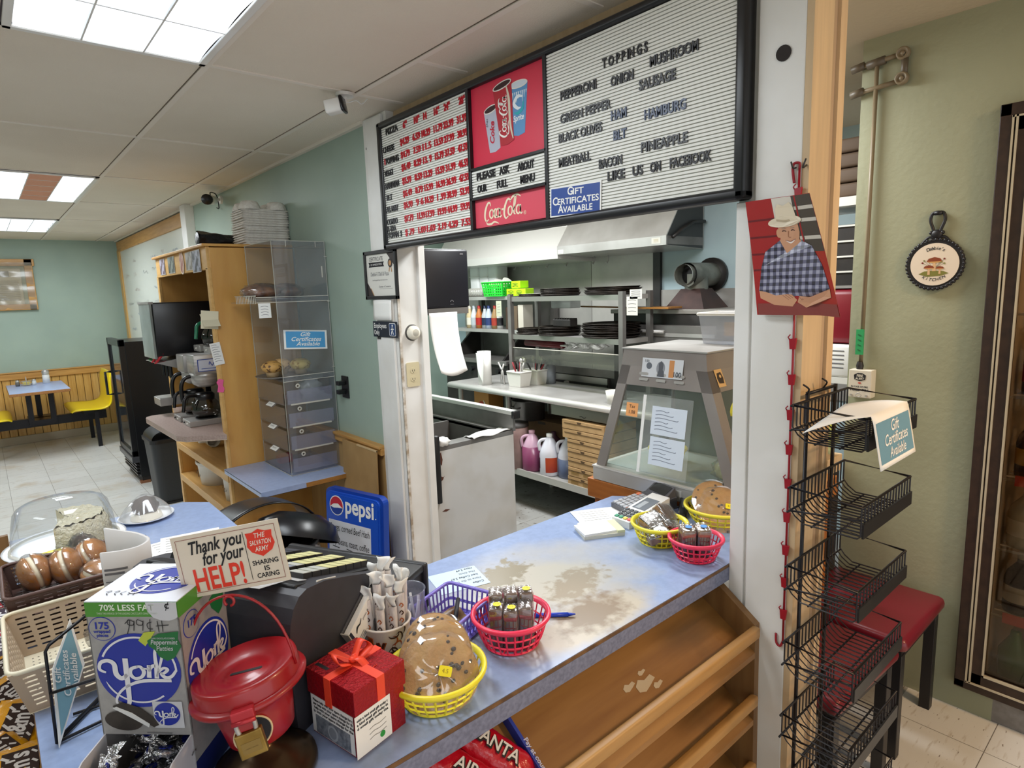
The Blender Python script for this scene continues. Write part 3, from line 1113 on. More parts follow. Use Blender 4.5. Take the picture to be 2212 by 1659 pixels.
m.ribbon([(-.08, -.02), (.085, -.02)], .004, flat('#3a53a0'), F, z=.0018, sm=1)
m.build('name_plate', cb)


def decanter(label, loc, hcol, rz=0, green=False):
    t = thing('coffee_decanter', label, 'coffee pot', loc, rz, 'glass coffee pots')
    m = MB()
    m.lathe([(0, .002), (.055, .002), (.075, .02), (.082, .05), (.075, .085), (.05, .115), (.048, .13)], clear('pot_glass', '#b9b4ae', .1), 24)
    m.build('glass_bowl', t)
    m = MB()
    m.lathe([(.05, .105), (.056, .118), (.056, .14), (.046, .150), (0, .152)], hcol, 20)
    m.build('collar', t)
    m = MB()
    m.tube(catmull([(-.045, 0, .135), (-.10, 0, .142), (-.128, 0, .125), (-.136, 0, .09), (-.145, 0, .05)], 5), .010, hcol)
    m.build('handle', t)
    return t


decanter('glass coffee pot with black handle on the nearer warming plate', (1.0, 4.085, .941), M_blk, .3)
decanter('glass coffee pot with black handle on the farther warming plate', (1.0, 4.315, .941), M_blk, .3)
decanter('empty glass coffee pot with green handle on top of the brewer', (1.10, 4.10, 1.376), mat('green_handle', '#1f7d5c', .3), .5)

# notes on the hutch
m = MB()
m.box((-.045, -.002, -.05), (.045, 0, .05), flat('#e4dcc0'), 0, RY(RD(6)))
m.box((-.04, -.05, -.05), (.045, -.048, .045), flat('#d9d3ba'), 0, T(0, -.0, 0) @ RX(RD(-45)) @ T(0, .048, 0))
tag(m.build('folded_card', None, (.966, 3.67, 1.545)), 'cream folded card taped to the front edge of the hutch above the note', 'card')
m = MB()
F = FY(0, 0, 0) @ RZ(RD(8))
m.label(.055, .125, M_paper, F, .001)
for k in range(8):
    m.ribbon([(-.02, .05 - .013 * k), (-.005, .052 - .013 * k), (.008 + .01 * (k % 2), .049 - .013 * k)], .0022, M_gink, F, z=.0012)
tag(m.build('handwritten_note', None, (.985, 3.667, 1.355)), 'narrow handwritten white note on the hutch edge', 'note')
m = MB()
m.prism([(-.02, -.035), (.012, -.04), (.02, -.02), (.012, .0), (.02, .03), (-.005, .04), (-.02, .02), (-.012, 0)], 0, .001, flat('#f0629c'), FY(0, 0, 0))
tag(m.build('pink_note', None, (.985, 3.667, 1.175)), 'torn hot pink sticky note on the hutch edge', 'note')


def bucket(label, x, y, z, r, hgt, lid=True, mark=None):
    t = thing('bucket', label, 'bucket', (x, y, z), 0, 'tubs under the hutch worktop')
    m = MB()
    mm = mat('bucket_white', '#e4e1da', .45)
    m.lathe([(0, 0), (r * .88, 0), (r * .97, hgt * .8), (r, hgt * .86), (r * 1.05, hgt * .87), (r * 1.05, hgt * .97), (r * .98, hgt * .97), (r * .95, hgt * .8)], mm, 26)
    m.build('tub', t)
    if lid:
        m = MB()
        m.lathe([(0, hgt * .96), (r * .9, hgt * .96), (r * .96, hgt), (r * 1.06, hgt), (r * 1.06, hgt * .93)], mm, 26)
        m.build('lid', t)
    if mark:
        m = MB()
        m.ribbon([(-.03, .0), (-.015, .022), (-.005, -.02), (.008, .01), (.02, -.012), (.034, .004)], .004, M_ink, frame((-r * .985, -.02, hgt * .5), (0.1, -1, 0), (0, 0, 1)), z=.004)
        m.build('marker_writing', t)
    return t


bucket('large white tub marked with pen on the lowest hutch shelf', 1.14, 4.47, .41, .14, .165, False, True)
bucket('white lidded tub standing behind the marked one on the lowest hutch shelf', 1.33, 4.72, .41, .10, .19)
bucket('small white tub nearest the front panel on the lowest hutch shelf', 1.10, 3.98, .41, .075, .165, True, True)
bucket('small white jar on the upper hutch shelf beside the front panel', 1.12, 3.83, .65, .04, .115)
bucket('tall white tub at the back of the upper hutch shelf', 1.25, 4.25, .65, .06, .16)
t = thing('mug', 'white mug lying on the upper hutch shelf', 'mug', (1.12, 4.52, .695))
m = MB(); m.lathe([(0, -.04), (.04, -.04), (.043, .05), (.039, .05), (.036, -.03)], mat('mug_white', '#e2ddd2', .3), 20, RX(RD(90))); m.build('cup', t)
m = MB(); m.tube(catmull([(-.04, .02, 0), (-.075, .015, 0), (-.078, -.02, 0), (-.04, -.03, 0)], 5), .006, MATS['mug_white']); m.build('handle', t)

# cartons, bag on the hutch
car = None
for k in range(15):
    if car is None:
        car = thing('drink_carrier', 'x', 'drink carrier', (0, 0, 0), 0, 'stacked pulp drink carriers')
        m = MB()
        m.prism(rrect(.27, .225, .03, 4), 0, .004, M_pulp)
        m.grid(lambda u, v: ((.135 - .012 * v) * (1 if abs(cos(2 * pi * u)) > 9 else max(-1, min(1, 1.4 * cos(2 * pi * u)))), (.1125 - .010 * v) * max(-1, min(1, 1.4 * sin(2 * pi * u))), .002 + .013 * v), 32, 2, M_pulp, cu=True)
        m.build('rim_tray', car)
        o = car
    else:
        o = copy_tree(car)
    o.location = (1.40 + random.uniform(-.004, .004) - .06, 3.81 + random.uniform(-.004, .004), 1.9605 + .0137 * k)
    o.rotation_euler = (0, 0, RD(random.uniform(-2, 2)))
    o['label'] = 'pulp drink carrier in the stack on top of the hutch' if k < 14 else 'topmost pulp drink carrier with raised cup holders on the hutch'
m = MB()
for dx, dy in ((-.075, -.06), (.075, -.06), (-.075, .06), (.075, .06)):
    m.lathe([(.062, .01), (.058, .03), (.045, .055), (.03, .06), (.02, .05)], M_pulp, 14, T(dx, dy, 0))
m.box((-.14, -.015, .01), (.14, .015, .03), M_pulp, .006)
m.build('cup_holder', o)
b = thing('black_bag', 'rolled black plastic bag lying on top of the hutch', 'bag', (1.17, 4.02, 1.961))
m = MB()
def bagf(u, v):
    a = 2 * pi * u
    x = -.13 + .30 * v
    r = (.055 - .018 * v) * (1 + .10 * sin(a * 5 + v * 9) + .06 * sin(a * 3 - v * 14))
    return (x, .03 * v + r * cos(a), .05 - .018 * v + r * sin(a) * .9)
m.grid(bagf, 28, 16, mat('bin_bag_black', '#15141a', .3, bump=.6, bscale=40), cu=True)
m.ball((-.13, 0, .05), (.008, .05, .045), MATS['bin_bag_black'], 14, 8)
m.build('roll', b)
m = MB()
m.grid(lambda u, v: (.16 + .07 * v, .02 + .05 * (u - .5) * (1 + v), .03 - .02 * v + .012 * sin(u * 9) * v), 8, 5, MATS['bin_bag_black'])
m.build('loose_end', b)

# acrylic pastry case
dc = thing('pastry_case', 'tall clear acrylic pastry case with four drawers on the blue side shelf', 'display case', (1.32, 3.427, .695))
w2, d2 = .144, .205
pan = {'side_pane': [((-w2, -d2, 0), (w2, -d2 + .004, 1.25)), ((-w2, d2 - .004, 0), (w2, d2, 1.25))],
       'back_pane': [((w2 - .004, -d2, 0), (w2, d2, 1.25))],
       'top_pane': [((-w2, -d2, 1.246), (w2, d2, 1.25))]}
for n, bs in pan.items():
    for a, b in bs:
        MB().box(a, b, M_acryl).build(n, dc)
m = MB()
for x, y in ((-w2, -d2), (w2 - .003, -d2), (-w2, d2 - .003)):
    m.box((x, y, 0), (x + .003, y + .003, 1.25), M_acedge)
for z in (1.248, .0):
    m.box((-w2, -d2, z), (w2, -d2 + .003, z + .003), M_acedge)
    m.box((-w2, -d2, z), (-w2 + .003, d2, z + .003), M_acedge)
for x, z in ((-.07, 1.22), (.09, 1.22), (.135, 1.17), (.135, .93), (.135, .57)):
    m.box((x, -d2 - .001, z), (x + (.003 if z > 1.2 else .02), -d2, z + (.03 if z > 1.2 else .003)), M_acedge)
m.box((.115, -d2 - .002, 1.06), (.121, -d2, 1.12), M_acedge)
m.build('bright_edge', dc)
for z in (.935, .515):
    m = MB()
    m.box((-w2 - .10 * (z > .9), -d2 + .004, z), (w2 - .004, d2 - .004, z + .005), M_acryl)
    m.box((-w2 - .10 * (z > .9), -d2 - .002, z - .0), (w2, -d2, z + .028), M_acryl)
    m.box((-w2 - .10 * (z > .9), -d2 - .0025, z + .026), (w2, -d2, z + .029), M_acedge)
    m.box((-w2 - .10 * (z > .9), -d2 - .0025, z - .001), (w2, -d2, z + .002), M_acedge)
    if z > .9:
        for q in range(13):
            y = -d2 + .01 + q * .025
            m.box((-w2 - .102, y, z - .004), (-w2 - .099, y + .003, z + .036), M_acedge)
        m.box((-w2 - .102, -d2, z + .034), (-w2 - .099, d2 - .08, z + .038), M_acedge)
    m.build('shelf', dc)
for k in range(4):
    z = .015 + .125 * k
    m = MB()
    m.box((-w2 - .004, -d2 + .012, z), (w2 - .01, d2 - .012, z + .003), M_acryl)
    m.box((-w2 - .006, -d2 + .012, z), (-w2 - .002, d2 - .012, z + .108), M_acryl)
    m.box((-.125, -d2 + .008, z + .0), (.125, -d2 + .012, z + .075), clear('frosted_drawer', '#e9e9f2', .05, haze=.28, hazecol='#cfcbe0'))
    if k:
        m.box((-.115, -d2 - .003, z - .004), (.105, -d2, z + .004), M_acedge)
    dr = m.build('drawer', dc)
    m = MB()
    m.lathe([(.006, .004), (.012, .004), (.012, 0), (.006, 0)], M_acedge, 16, FY(-.07, -d2 - .001, z + .098))
    m.build('peg', dr)
    if k < 3:
        m = MB()
        m.box((-.06, -.016, 0), (.06, .016, .003), M_acryl)
        m.box((-.045, -.014, .003), (.045, .014, .0036), M_paper)
        for q in range(4):
            m.ribbon([(-.03 + .014 * q, .0), (-.025 + .014 * q, .005), (-.022 + .014 * q, -.004)], .002, M_ink, None, z=.004)
        m.build('label_lip', dr, (-w2 - .012, -.02, z + .112), (RD(35), 0, RD(-90)))


def trayd(name, label, loc, rx, ry):
    m = MB()
    m.lathe([(0, .004), (.8, .004), (1, .012), (1.02, .014), (1, .010), (.8, 0), (0, 0)], mat('grey_tray', '#8e8a85', .35, .5), 32, SX(rx, ry, 1))
    return tag(m.build(name, None, loc), label, 'tray')


trayd('pastry_tray', 'round grey tray on the upper shelf of the pastry case', (1.275, 3.42, 1.636), .165, .15)
trayd('pastry_tray', 'round grey tray of muffins in the pastry case', (1.245, 3.41, 1.216), .14, .135)
M_wrap = clear('cling_wrap', '#ffffff', .10, .08, haze=.04)


def lumpy(m, c, r, mm, k=.06, f=7, seg=20, rings=12, M=None):
    def fn(u, v):
        a, t = 2 * pi * u, pi * v
        q = 1 + k * sin(f * a + 2 * v * 9) * sin(t) + k * .6 * sin(f * 1.7 * t + 3 * a)
        return (c[0] + r[0] * q * cos(a) * sin(t), c[1] + r[1] * q * sin(a) * sin(t), c[2] - r[2] * q * cos(t))
    return m.grid(fn, seg, rings, mm, M, True, cu=True)


for i, (x, y, lb) in enumerate(((1.17, 3.40, 'wrapped glazed dark loaf at the front of the upper pastry tray'), (1.33, 3.47, 'wrapped dark pastry at the back of the upper pastry tray'))):
    t = thing('wrapped_pastry', lb, 'pastry', (x, y, 1.652), .3 * i, 'wrapped pastries in the case')
    m = MB()
    lumpy(m, (0, 0, .035), (.10, .06, .04), mat('dark_pastry', '#4a2a1c', .3, col2='#8a5a3a', scale=22, coat=.4), .09)
    m.build('pastry', t)
    m = MB()
    lumpy(m, (0, 0, .036), (.108, .068, .045), M_wrap, .12, 9)
    m.build('wrap', t)
for i, (x, y, c1, c2, lb) in enumerate(((1.17, 3.35, '#c79a55', '#5b3a22', 'chocolate chip muffin nearest the open front of the case'), (1.25, 3.43, '#d9b278', '#7a5636', 'blueberry muffin in the middle of the muffin tray'),
                                        (1.33, 3.36, '#dcc06a', '#b08a3c', 'yellow topped muffin at the wall side of the muffin tray'))):
    t = thing('muffin', lb, 'muffin', (x, y, 1.232), 0, 'muffins in the case')
    m = MB()
    m.lathe([(0, 0), (.03, 0), (.042, .045)], mat('muffin_paper', '#d2b48a', .8), 22)
    m.build('base', t)
    m = MB()
    lumpy(m, (0, 0, .05), (.055, .055, .035), mat('muffin_top%d' % i, c1, .6, col2=c2, scale=45, lo=.55, hi=.62), .06, 6)
    m.build('top', t)
m = MB()
F = frame((0, 0, 0), (1, 0, 0), (0, .1, 1)) @ RZ(RD(-4))
m.label(.237, .102, M_paper, F, .0015)
m.label(.215, .086, mat('gift_sign_blue', '#4f9bd0', .4), F @ T(0, 0, .0015), .0006)
for t_, xx, zz in (('Gift', -.005, .018), ('Certificates', 0, -.008), ('Available', .01, -.033)):
    m.text(t_, .031, M_paper, F @ T(xx, zz, .002), shear=.35, bold=.012, sx=1.15)
tag(m.build('case_sign', None, (1.316, 3.2195, 1.427)), 'light blue gift certificates sign taped to the pastry case', 'sign')
m = MB()
F = FY(0, 0, 0)
m.label(.062, .075, M_paper, F, .001)
for k in range(4):
    m.ribbon([(-.02, .02 - .014 * k), (0, .023 - .014 * k), (.018, .019 - .014 * k)], .002, M_gink, F, z=.001)
tag(m.build('price_tag', None, (1.115, 3.222, 1.59)), 'small white price tag hanging from the upper shelf of the pastry case', 'price tag')
m = MB()
lumpy(m, (0, 0, .055), (.06, .05, .055), clear('white_bag_film', '#ffffff', .12, .15, haze=.35), .16, 5)
tag(m.build('plastic_bag', None, (1.375, 3.36, 1.092)), 'crumpled clear bag in the top drawer of the pastry case', 'bag')
m = MB()
lumpy(m, (0, 0, .022), (.05, .04, .022), mat('dark_roll', '#4a3540', .5), .1)
tag(m.build('drawer_roll', None, (1.255, 3.30, 1.092)), 'dark roll in the top drawer of the pastry case', 'pastry')
for i, (y, lb) in enumerate(((3.35, 'dark red packet at the hinge side of the lowest drawer'),)):
    m = MB().box((-.04, -.03, 0), (.04, .03, .05), flat('#8a2f3c'), .008)
    tag(m.build('packet', None, (1.235, y + .12, .715)), lb, 'packet')

t = thing('wall_outlet', 'black wall outlet with two plugs beside the pastry case', 'outlet', (1.471, 3.105, 1.16))
m = MB(); m.label(.075, .12, M_blackp, FX(0, 0, 0), .006, .004); m.build('cover_plate', t)
for z in (.024, -.024):
    m = MB(); m.box((-.05, -.014, z - .012), (-.006, .018, z + .012), M_blk, .004); m.box((-.03, .012, z - .006), (-.01, .06, z + .006), M_blk, .003); m.build('plug', t)
m = MB()
m.box((-.006, -.19, 0), (.0, .19, .875), mat('cardboard', '#b08c5a', .85, col2='#a17d4c', scale=5), 0, RY(RD(2.0)))
m.box((-.008, -.19, .868), (.001, .02, .876), mat('cardboard_torn', '#cdb083', .9), 0, RY(RD(2.0)))
tag(m.build('cardboard_sheet', None, (1.395, 2.90, .005)), 'torn cardboard sheet leaning on the wainscot under the green wall', 'cardboard')

# glass door fridge
fr = thing('glass_door_fridge', 'black glass door drinks fridge standing past the coffee hutch', 'fridge', (1.19, 6.75, 0))
m = MB()
m.box((-.23, -.33, .06), (.26, .33, 1.31), mat('fridge_black', '#111114', .3, spec=.4), .004)
m.box((-.22, -.32, .0), (.25, .32, .06), M_dark)
m.build('body', fr)
m = MB()
for a, b in (((-.275, -.33, .26), (-.23, -.285, 1.33)), ((-.275, .285, .26), (-.23, .33, 1.33)), ((-.275, -.33, 1.27), (-.23, .33, 1.33)), ((-.275, -.33, .26), (-.23, .33, .31))):
    m.box(a, b, M_blk, .003)
d_ = m.build('door', fr)
MB().box((-.26, -.285, .31), (-.25, .285, 1.27), mat('fridge_glass', '#3c4246', .06, spec=.8, col2='#23272a', scale=3)).build('glass', d_)
m = MB()
m.tube([(-.275, .30, 1.0), (-.325, .30, 1.0), (-.325, .30, .78), (-.275, .30, .78)], .011, M_blk)
m.build('handle', d_)
m = MB()
m.box((-.285, -.335, .20), (-.225, .33, .255), mat('fridge_trim', '#3a3a3e', .3), .004)
for k in range(4):
    m.box((-.255, -.32, .075 + .03 * k), (-.232, .32, .09 + .03 * k), M_blk, .002)
m.build('vent_grille', fr)
m = MB(); m.box((-.24, -.34, .0), (-.16, -.28, .022), flat('#8a5a3c')); m.build('wood_shim', fr)

tc = thing('trash_can', 'dark grey swing lid trash can between fridge and hutch', 'trash can', (1.06, 5.72, 0))
m = MB(); m.prism(rrect(.26, .32, .05), 0, .02, M_blackp)
m.grid(lambda u, v: tuple((a * (1 + .22 * v)) for a in (.11 * max(-1, min(1, 1.3 * cos(2 * pi * u))), .15 * max(-1, min(1, 1.3 * sin(2 * pi * u))))) + (.01 + .52 * v,), 32, 3, mat('trash_grey', '#2f3236', .5), cu=True)
m.build('bin', tc)
m = MB()
m.prism(rrect(.29, .39, .05), .52, .55, M_blackp)
m.grid(lambda u, v: (.13 * cos(pi * u), -.17 + .34 * v, .545 + .08 * sin(pi * u)), 14, 4, M_blackp)
m.build('lid', tc)
m = MB().box((-.03, -.012, 0), (.03, .012, .62), wood('orange_board', '#b8803c', '#a06a2c', 2, 4), .002)
tag(m.build('booth_end_board', None, (1.14, 8.35, 0)), 'orange pine end board standing behind the fridge', 'board')

# booth
bo = thing('booth_table_set', 'dining booth of two yellow moulded seats and a blue table on one black frame', 'booth', (.41, 8.75, 0))
m = MB()
m.box((-.265, -.52, .718), (.265, .47, .748), wood('booth_edge', '#b07a44', '#97622f', 1, 6), .004)
m.box((-.262, -.517, .748), (.262, .467, .752), M_lamin, .001)
m.build('tabletop', bo)
m = MB()
m.box((-.62, -.03, .30), (.62, .03, .40), M_blackm)
m.build('beam', bo)
for x, y in ((-.10, -.20), (.10, -.20), (0, .2)):
    m = MB(); m.box((x - .025, y - .03, .38), (x + .025, y + .03, .72), M_blackm); m.build('table_post', bo)
m = MB(); m.box((-.12, -.22, .35), (.12, .22, .40), M_blackm); m.build('crossbar', bo)
for sx_ in (1, -1):
    for y in (-.2, .42):
        m = MB(); m.box((sx_ * .50 - .02, y - .025, 0), (sx_ * .50 + .02, y + .025, .42), M_blackm); m.build('leg', bo)
    m = MB()
    prof = [(.255, .435), (.30, .452), (.42, .445), (.52, .44), (.60, .455), (.645, .50), (.66, .58), (.665, .70), (.675, .80), (.69, .87)]
    PR = catmull([(a, b, 0) for a, b in prof], 3)
    m.grid(lambda u, v: (sx_ * (PR[round(v * (len(PR) - 1))].x + .01 * (2 * u - 1) ** 2), -.28 + .86 * (.5 + (u - .5) * (1 - .12 * max(0, v - .7) / .3)), PR[round(v * (len(PR) - 1))].y - (.02 * (2 * u - 1) ** 2 if v > .9 else 0)), 10, len(PR) - 1, M_yel)
    solidify(m.build('seat', bo), .012)
    m = MB(); m.box((sx_ * .38 - (.0), -.2, .40), (sx_ * .38 + .16 * sx_, .42, .435), M_blackm) if sx_ > 0 else m.box((-.54, -.2, .40), (-.38, .42, .435), M_blackm)
    m.build('seat_bracket', bo)
t = thing('condiment_caddy', 'wire caddy with jam packets on the booth table', 'caddy', (.33, 8.98, .753))
m = MB()
for z in (.01, .05):
    m.tube([(.05 * cos(a * pi / 6), .04 * sin(a * pi / 6), z) for a in range(12)], .003, M_steel, 5, True)
for a in range(6):
    m.tube([(.05 * cos(a * pi / 3), .04 * sin(a * pi / 3), .01), (.05 * cos(a * pi / 3), .04 * sin(a * pi / 3), .05)], .0025, M_steel, 5)
m.tube([(0, -.04, .01), (0, -.04, .10), (0, .04, .10), (0, .04, .01)], .003, M_steel, 5)
m.build('rack', t)
m = MB(); m.box((-.035, -.025, .005), (.035, .025, .045), flat('#d9c66a'), .006); m.build('jam_packets', t)
for x, y, lb in ((.25, 9.0, 'pepper shaker left of the wire caddy on the booth table'), (.40, 8.97, 'salt shaker right of the wire caddy on the booth table')):
    t = thing('shaker', lb, 'shaker', (x, y, .753), 0, 'salt and pepper shakers')
    m = MB(); m.lathe([(0, 0), (.02, 0), (.022, .03), (.018, .05)], flat('#d8d8d4') if x > .3 else flat('#6c6862'), 14); m.build('jar', t)
    m = MB(); m.lathe([(.019, .048), (.019, .06), (.01, .068), (0, .069)], M_steel, 14); m.build('cap', t)
t = thing('sugar_shaker', 'tall white sugar shaker with metal top on the booth table', 'sugar shaker', (.52, 9.05, .753))
m = MB(); m.lathe([(0, 0), (.036, 0), (.036, .09), (.033, .10)], flat('#ecebe6'), 18); m.build('jar', t)
m = MB(); m.lathe([(.034, .10), (.036, .14), (.03, .15), (.01, .165), (0, .165)], M_steel, 18); m.build('cap', t)

ac = thing('air_conditioner', 'window air conditioner in a pine frame covered with plastic film on the back wall', 'air conditioner', (.2, 9.47, 1.915))
m = MB()
for a, b in (((-.40, -.05, .22), (.39, 0, .30)), ((-.40, -.05, -.30), (.36, 0, -.23)), ((.29, -.05, -.30), (.37, 0, .30)), ((-.40, -.05, -.3), (-.33, 0, .3))):
    m.box(a, b, M_pineX, .004)
m.build('frame', ac)
m = MB()
m.box((-.33, -.04, -.23), (.25, -.005, .19), flat('#c9c5bb'), .006)
m.box((.0, -.043, .09), (.14, -.038, .16), flat('#77746e'))
for k in range(12):
    m.box((-.30, -.048, -.18 + .02 * k), (.22, -.038, -.172 + .02 * k), flat('#a5a198'))
m.build('unit', ac)
m = MB()
m.grid(lambda u, v: (-.38 + .74 * u, -.055 - .012 * sin(u * 17 + v * 5) * (1 - abs(2 * u - 1)) - .006 * sin(v * 21), -.29 + .55 * v), 24, 18, clear('plastic_film', '#efe9dc', .06, .2, haze=.25, hazecol='#d9d0bf'))
m.build('plastic_film', ac)

wb = thing('whiteboard', 'big whiteboard covered in faint handwriting on the wall past the white column', 'whiteboard', (1.47, 7.6, 1.5))
m = MB(); m.box((-.008, -1.62, -.95), (.0, 1.66, .83), mat('whiteboard_white', '#e3e6dd', .25)); m.build('panel', wb)
m = MB()
m.box((-.025, -1.62, .80), (0, 1.72, .92), M_pineY, .004)
m.box((-.025, 1.62, -.95), (0, 1.76, .82), M_pine, .004)
m.build('frame', wb)
m = MB()
rg = random.Random(3)
for col in range(6):
    for r in range(9):
        if rg.random() < .25: continue
        y0 = 1.45 - col * .5 - rg.random() * .08
        z0 = .62 - r * .16 + rg.random() * .04
        pts = []
        L_ = rg.uniform(.12, .34)
        n = int(L_ / .022)
        for q in range(n):
            pts.append((q * .022, rg.uniform(-.022, .022)))
        if n > 2:
            m.ribbon(pts, .006, rg.choice([flat('#a7aaa6'), flat('#8f9bb0'), flat('#b9a9a2')]), FX(-.009, y0, z0), sm=3)
m.build('handwriting', wb)
# ================================================================ COUNTER
def counter_mat():
    m = mat('counter_laminate', '#93a6cc', .28, col2='#8a9cc2', scale=55)
    nt = m.node_tree
    b = nt.nodes['Principled BSDF']
    src = b.inputs['Base Color'].links[0].from_socket
    tc = nt.nodes.new('ShaderNodeTexCoord')

    def blot(src, cx, cy, rx, ry, rot, colr, nsc, amt, edge):
        mp = nt.nodes.new('ShaderNodeMapping')
        mp.vector_type = 'TEXTURE'
        mp.inputs['Location'].default_value = (cx, cy, .9)
        mp.inputs['Rotation'].default_value = (0, 0, rot)
        mp.inputs['Scale'].default_value = (rx, ry, 1)
        nt.links.new(tc.outputs['Object'], mp.inputs[0])
        ln = nt.nodes.new('ShaderNodeVectorMath')
        ln.operation = 'LENGTH'
        nt.links.new(mp.outputs[0], ln.inputs[0])
        n = nt.nodes.new('ShaderNodeTexNoise')
        n.inputs['Scale'].default_value = nsc
        n.inputs['Detail'].default_value = 8
        nt.links.new(tc.outputs['Object'], n.inputs['Vector'])
        a = nt.nodes.new('ShaderNodeMath')
        a.operation = 'MULTIPLY_ADD'
        a.inputs[1].default_value = amt
        nt.links.new(n.outputs[0], a.inputs[0])
        nt.links.new(ln.outputs['Value'], a.inputs[2])
        rp = nt.nodes.new('ShaderNodeMapRange')
        rp.inputs['From Min'].default_value = 1 + amt * .5 - edge
        rp.inputs['From Max'].default_value = 1 + amt * .5 + edge
        rp.inputs['To Min'].default_value = 1
        rp.inputs['To Max'].default_value = 0
        nt.links.new(a.outputs[0], rp.inputs[0])
        mx = nt.nodes.new('ShaderNodeMixRGB')
        mx.inputs[2].default_value = lin(colr)
        nt.links.new(rp.outputs[0], mx.inputs[0])
        nt.links.new(src, mx.inputs[1])
        return mx.outputs[0]
    s = blot(src, 1.0, 1.09, .27, .17, .0, '#bab6ab', 8, 1.2, .45)
    s = blot(s, .98, .885, .19, .075, .0, '#b8b0a0', 14, .9, .3)
    s = blot(s, 1.0, .905, .10, .06, .1, '#887660', 30, 2.6, .35)
    s = blot(s, 1.08, 1.03, .10, .05, .3, '#9b8f7c', 40, 2.8, .25)
    s = blot(s, .97, 1.20, .09, .05, .3, '#8f8672', 44, 2.8, .2)
    s = blot(s, .05, 1.04, .07, .12, .0, '#6f7da5', 10, .8, .3)
    nt.links.new(s, b.inputs['Base Color'])
    return m


M_ctr = counter_mat()
M_cedge = mat('counter_edge_grey', '#8086a0', .4, col2='#6c7189', scale=120)
M_seam = mat('counter_edge_brown', '#5b4028', .6, col2='#7d5a36', scale=30)
out_ = [(-.012, .72), (.30, .816), (1.722, .816), (1.722, 1.32), (1.66, 1.395), (.572, 1.395), (.572, 2.44), (.50, 2.515), (-.012, 2.515)]
out_[0] = (-.012, .816)
out_.pop(1)
ct = thing('counter', 'pale blue laminate L shaped service counter with a worn cream patch', 'counter', (0, 0, 0))
m = MB()
m.prism(out_, .8985, .90, M_ctr)
m.build('laminate_top', ct)
m = MB()
m.prism([(x + (.002 if x < 0 else -.002), y + (.002 if y < .9 else -.002)) for x, y in out_], .852, .8985, M_cedge)
ins = lambda z0, z1, e, mm: m.prism([(x + (-e if x < 0 else e), y + (-e if y < .9 else e)) for x, y in out_], z0, z1, mm)
ins(.8905, .8984, .0015, M_seam)
ins(.852, .8895, .001, M_cedge)
m.build('edge_band', ct)
m = MB()
m.box((.04, .99, 0), (1.42, 1.33, .852), mat('counter_carcass', '#8a6a45', .6))
m.box((.04, .99, 0), (.50, 2.46, .852), MATS['counter_carcass'])
m.box((.03, .86, 0), (.40, .99, .852), MATS['counter_carcass'])
m.build('carcass', ct)

# sloped wooden display shelves under the counter
M_rk = wood('old_rack_wood', '#a0743f', '#85592b', 0, 2.5, .42, knots='#3e2210', coat=.1)
M_rkend = wood('old_rack_end', '#8f6a40', '#775430', 2, 3, .5)
M_rail = wood('old_rack_rail', '#bd9258', '#9c7340', 0, 3, .45, knots='#4e2c12')
rk = thing('display_rack', 'old brown wooden rack of three sloped shelves under the counter front', 'display rack', (.9, .85, 0))
m = MB()
poly = [(.985, 0), (.985, .848), (.835, .848), (.722, .768), (.715, 0)]
m.prism([(y - .85, z) for y, z in poly], 1.424 - .9, 1.4465 - .9, M_rkend, frame((0, 0, 0), (0, 1, 0), (0, 0, 1)))
m.build('end_panel', rk)
m = MB()
m.prism([(y - .85, z) for y, z in poly], .40 - .9, .42 - .9, M_rkend, frame((0, 0, 0), (0, 1, 0), (0, 0, 1)))
m.build('end_panel', rk)
for zr in (.768, .574, .376):
    zf = zr - .075
    yb = .985
    zb = zf + (yb - .72) * .62
    if zr > .7:
        yb = .965
        zb = zf + (yb - .72) * .62
    m = MB()
    m.hexa([(.42 - .9, .72 - .85, zf - .015), (1.424 - .9, .72 - .85, zf - .015), (1.424 - .9, yb - .85, zb - .015), (.42 - .9, yb - .85, zb - .015),
            (.42 - .9, .72 - .85, zf), (1.424 - .9, .72 - .85, zf), (1.424 - .9, yb - .85, zb), (.42 - .9, yb - .85, zb)], M_rk)
    m.build('sloped_shelf', rk)
    m = MB()
    m.box((.42 - .9, .708 - .85, zr - .030), (1.428 - .9, .730 - .85, zr), M_rail, .006, None, 3)
    m.build('front_rail', rk)
m = MB()
m.prism([(-.03, -.012), (-.012, -.02), (.01, -.016), (.035, -.004), (.028, .012), (.004, .008), (-.012, .016), (-.03, .004)], 0, .0004, flat('#c9b9a2'), frame((1.05, .80, zf), (1, 0, 0), (0, 1, .62)))
rk_mark = m  # paint mark lies on the top shelf
o = MB()
F = frame((1.06 - .9, .80 - .85, .693 + (.80 - .72) * .62 + .0006), (1, 0, 0), (0, 1, .62))
for dx, dy, s in ((0, 0, 1), (-.045, .012, .6), (.03, -.018, .5), (.012, .022, .4)):
    o.prism([(dx + s * x, dy + s * y) for x, y in [(-.03, -.012), (-.012, -.018), (.01, -.012), (.035, -.004), (.028, .008), (.004, .004), (-.012, .012), (-.03, .002)]], 0, .0004, flat('#c3b49c'), F)
o.build('paint_mark', rk)

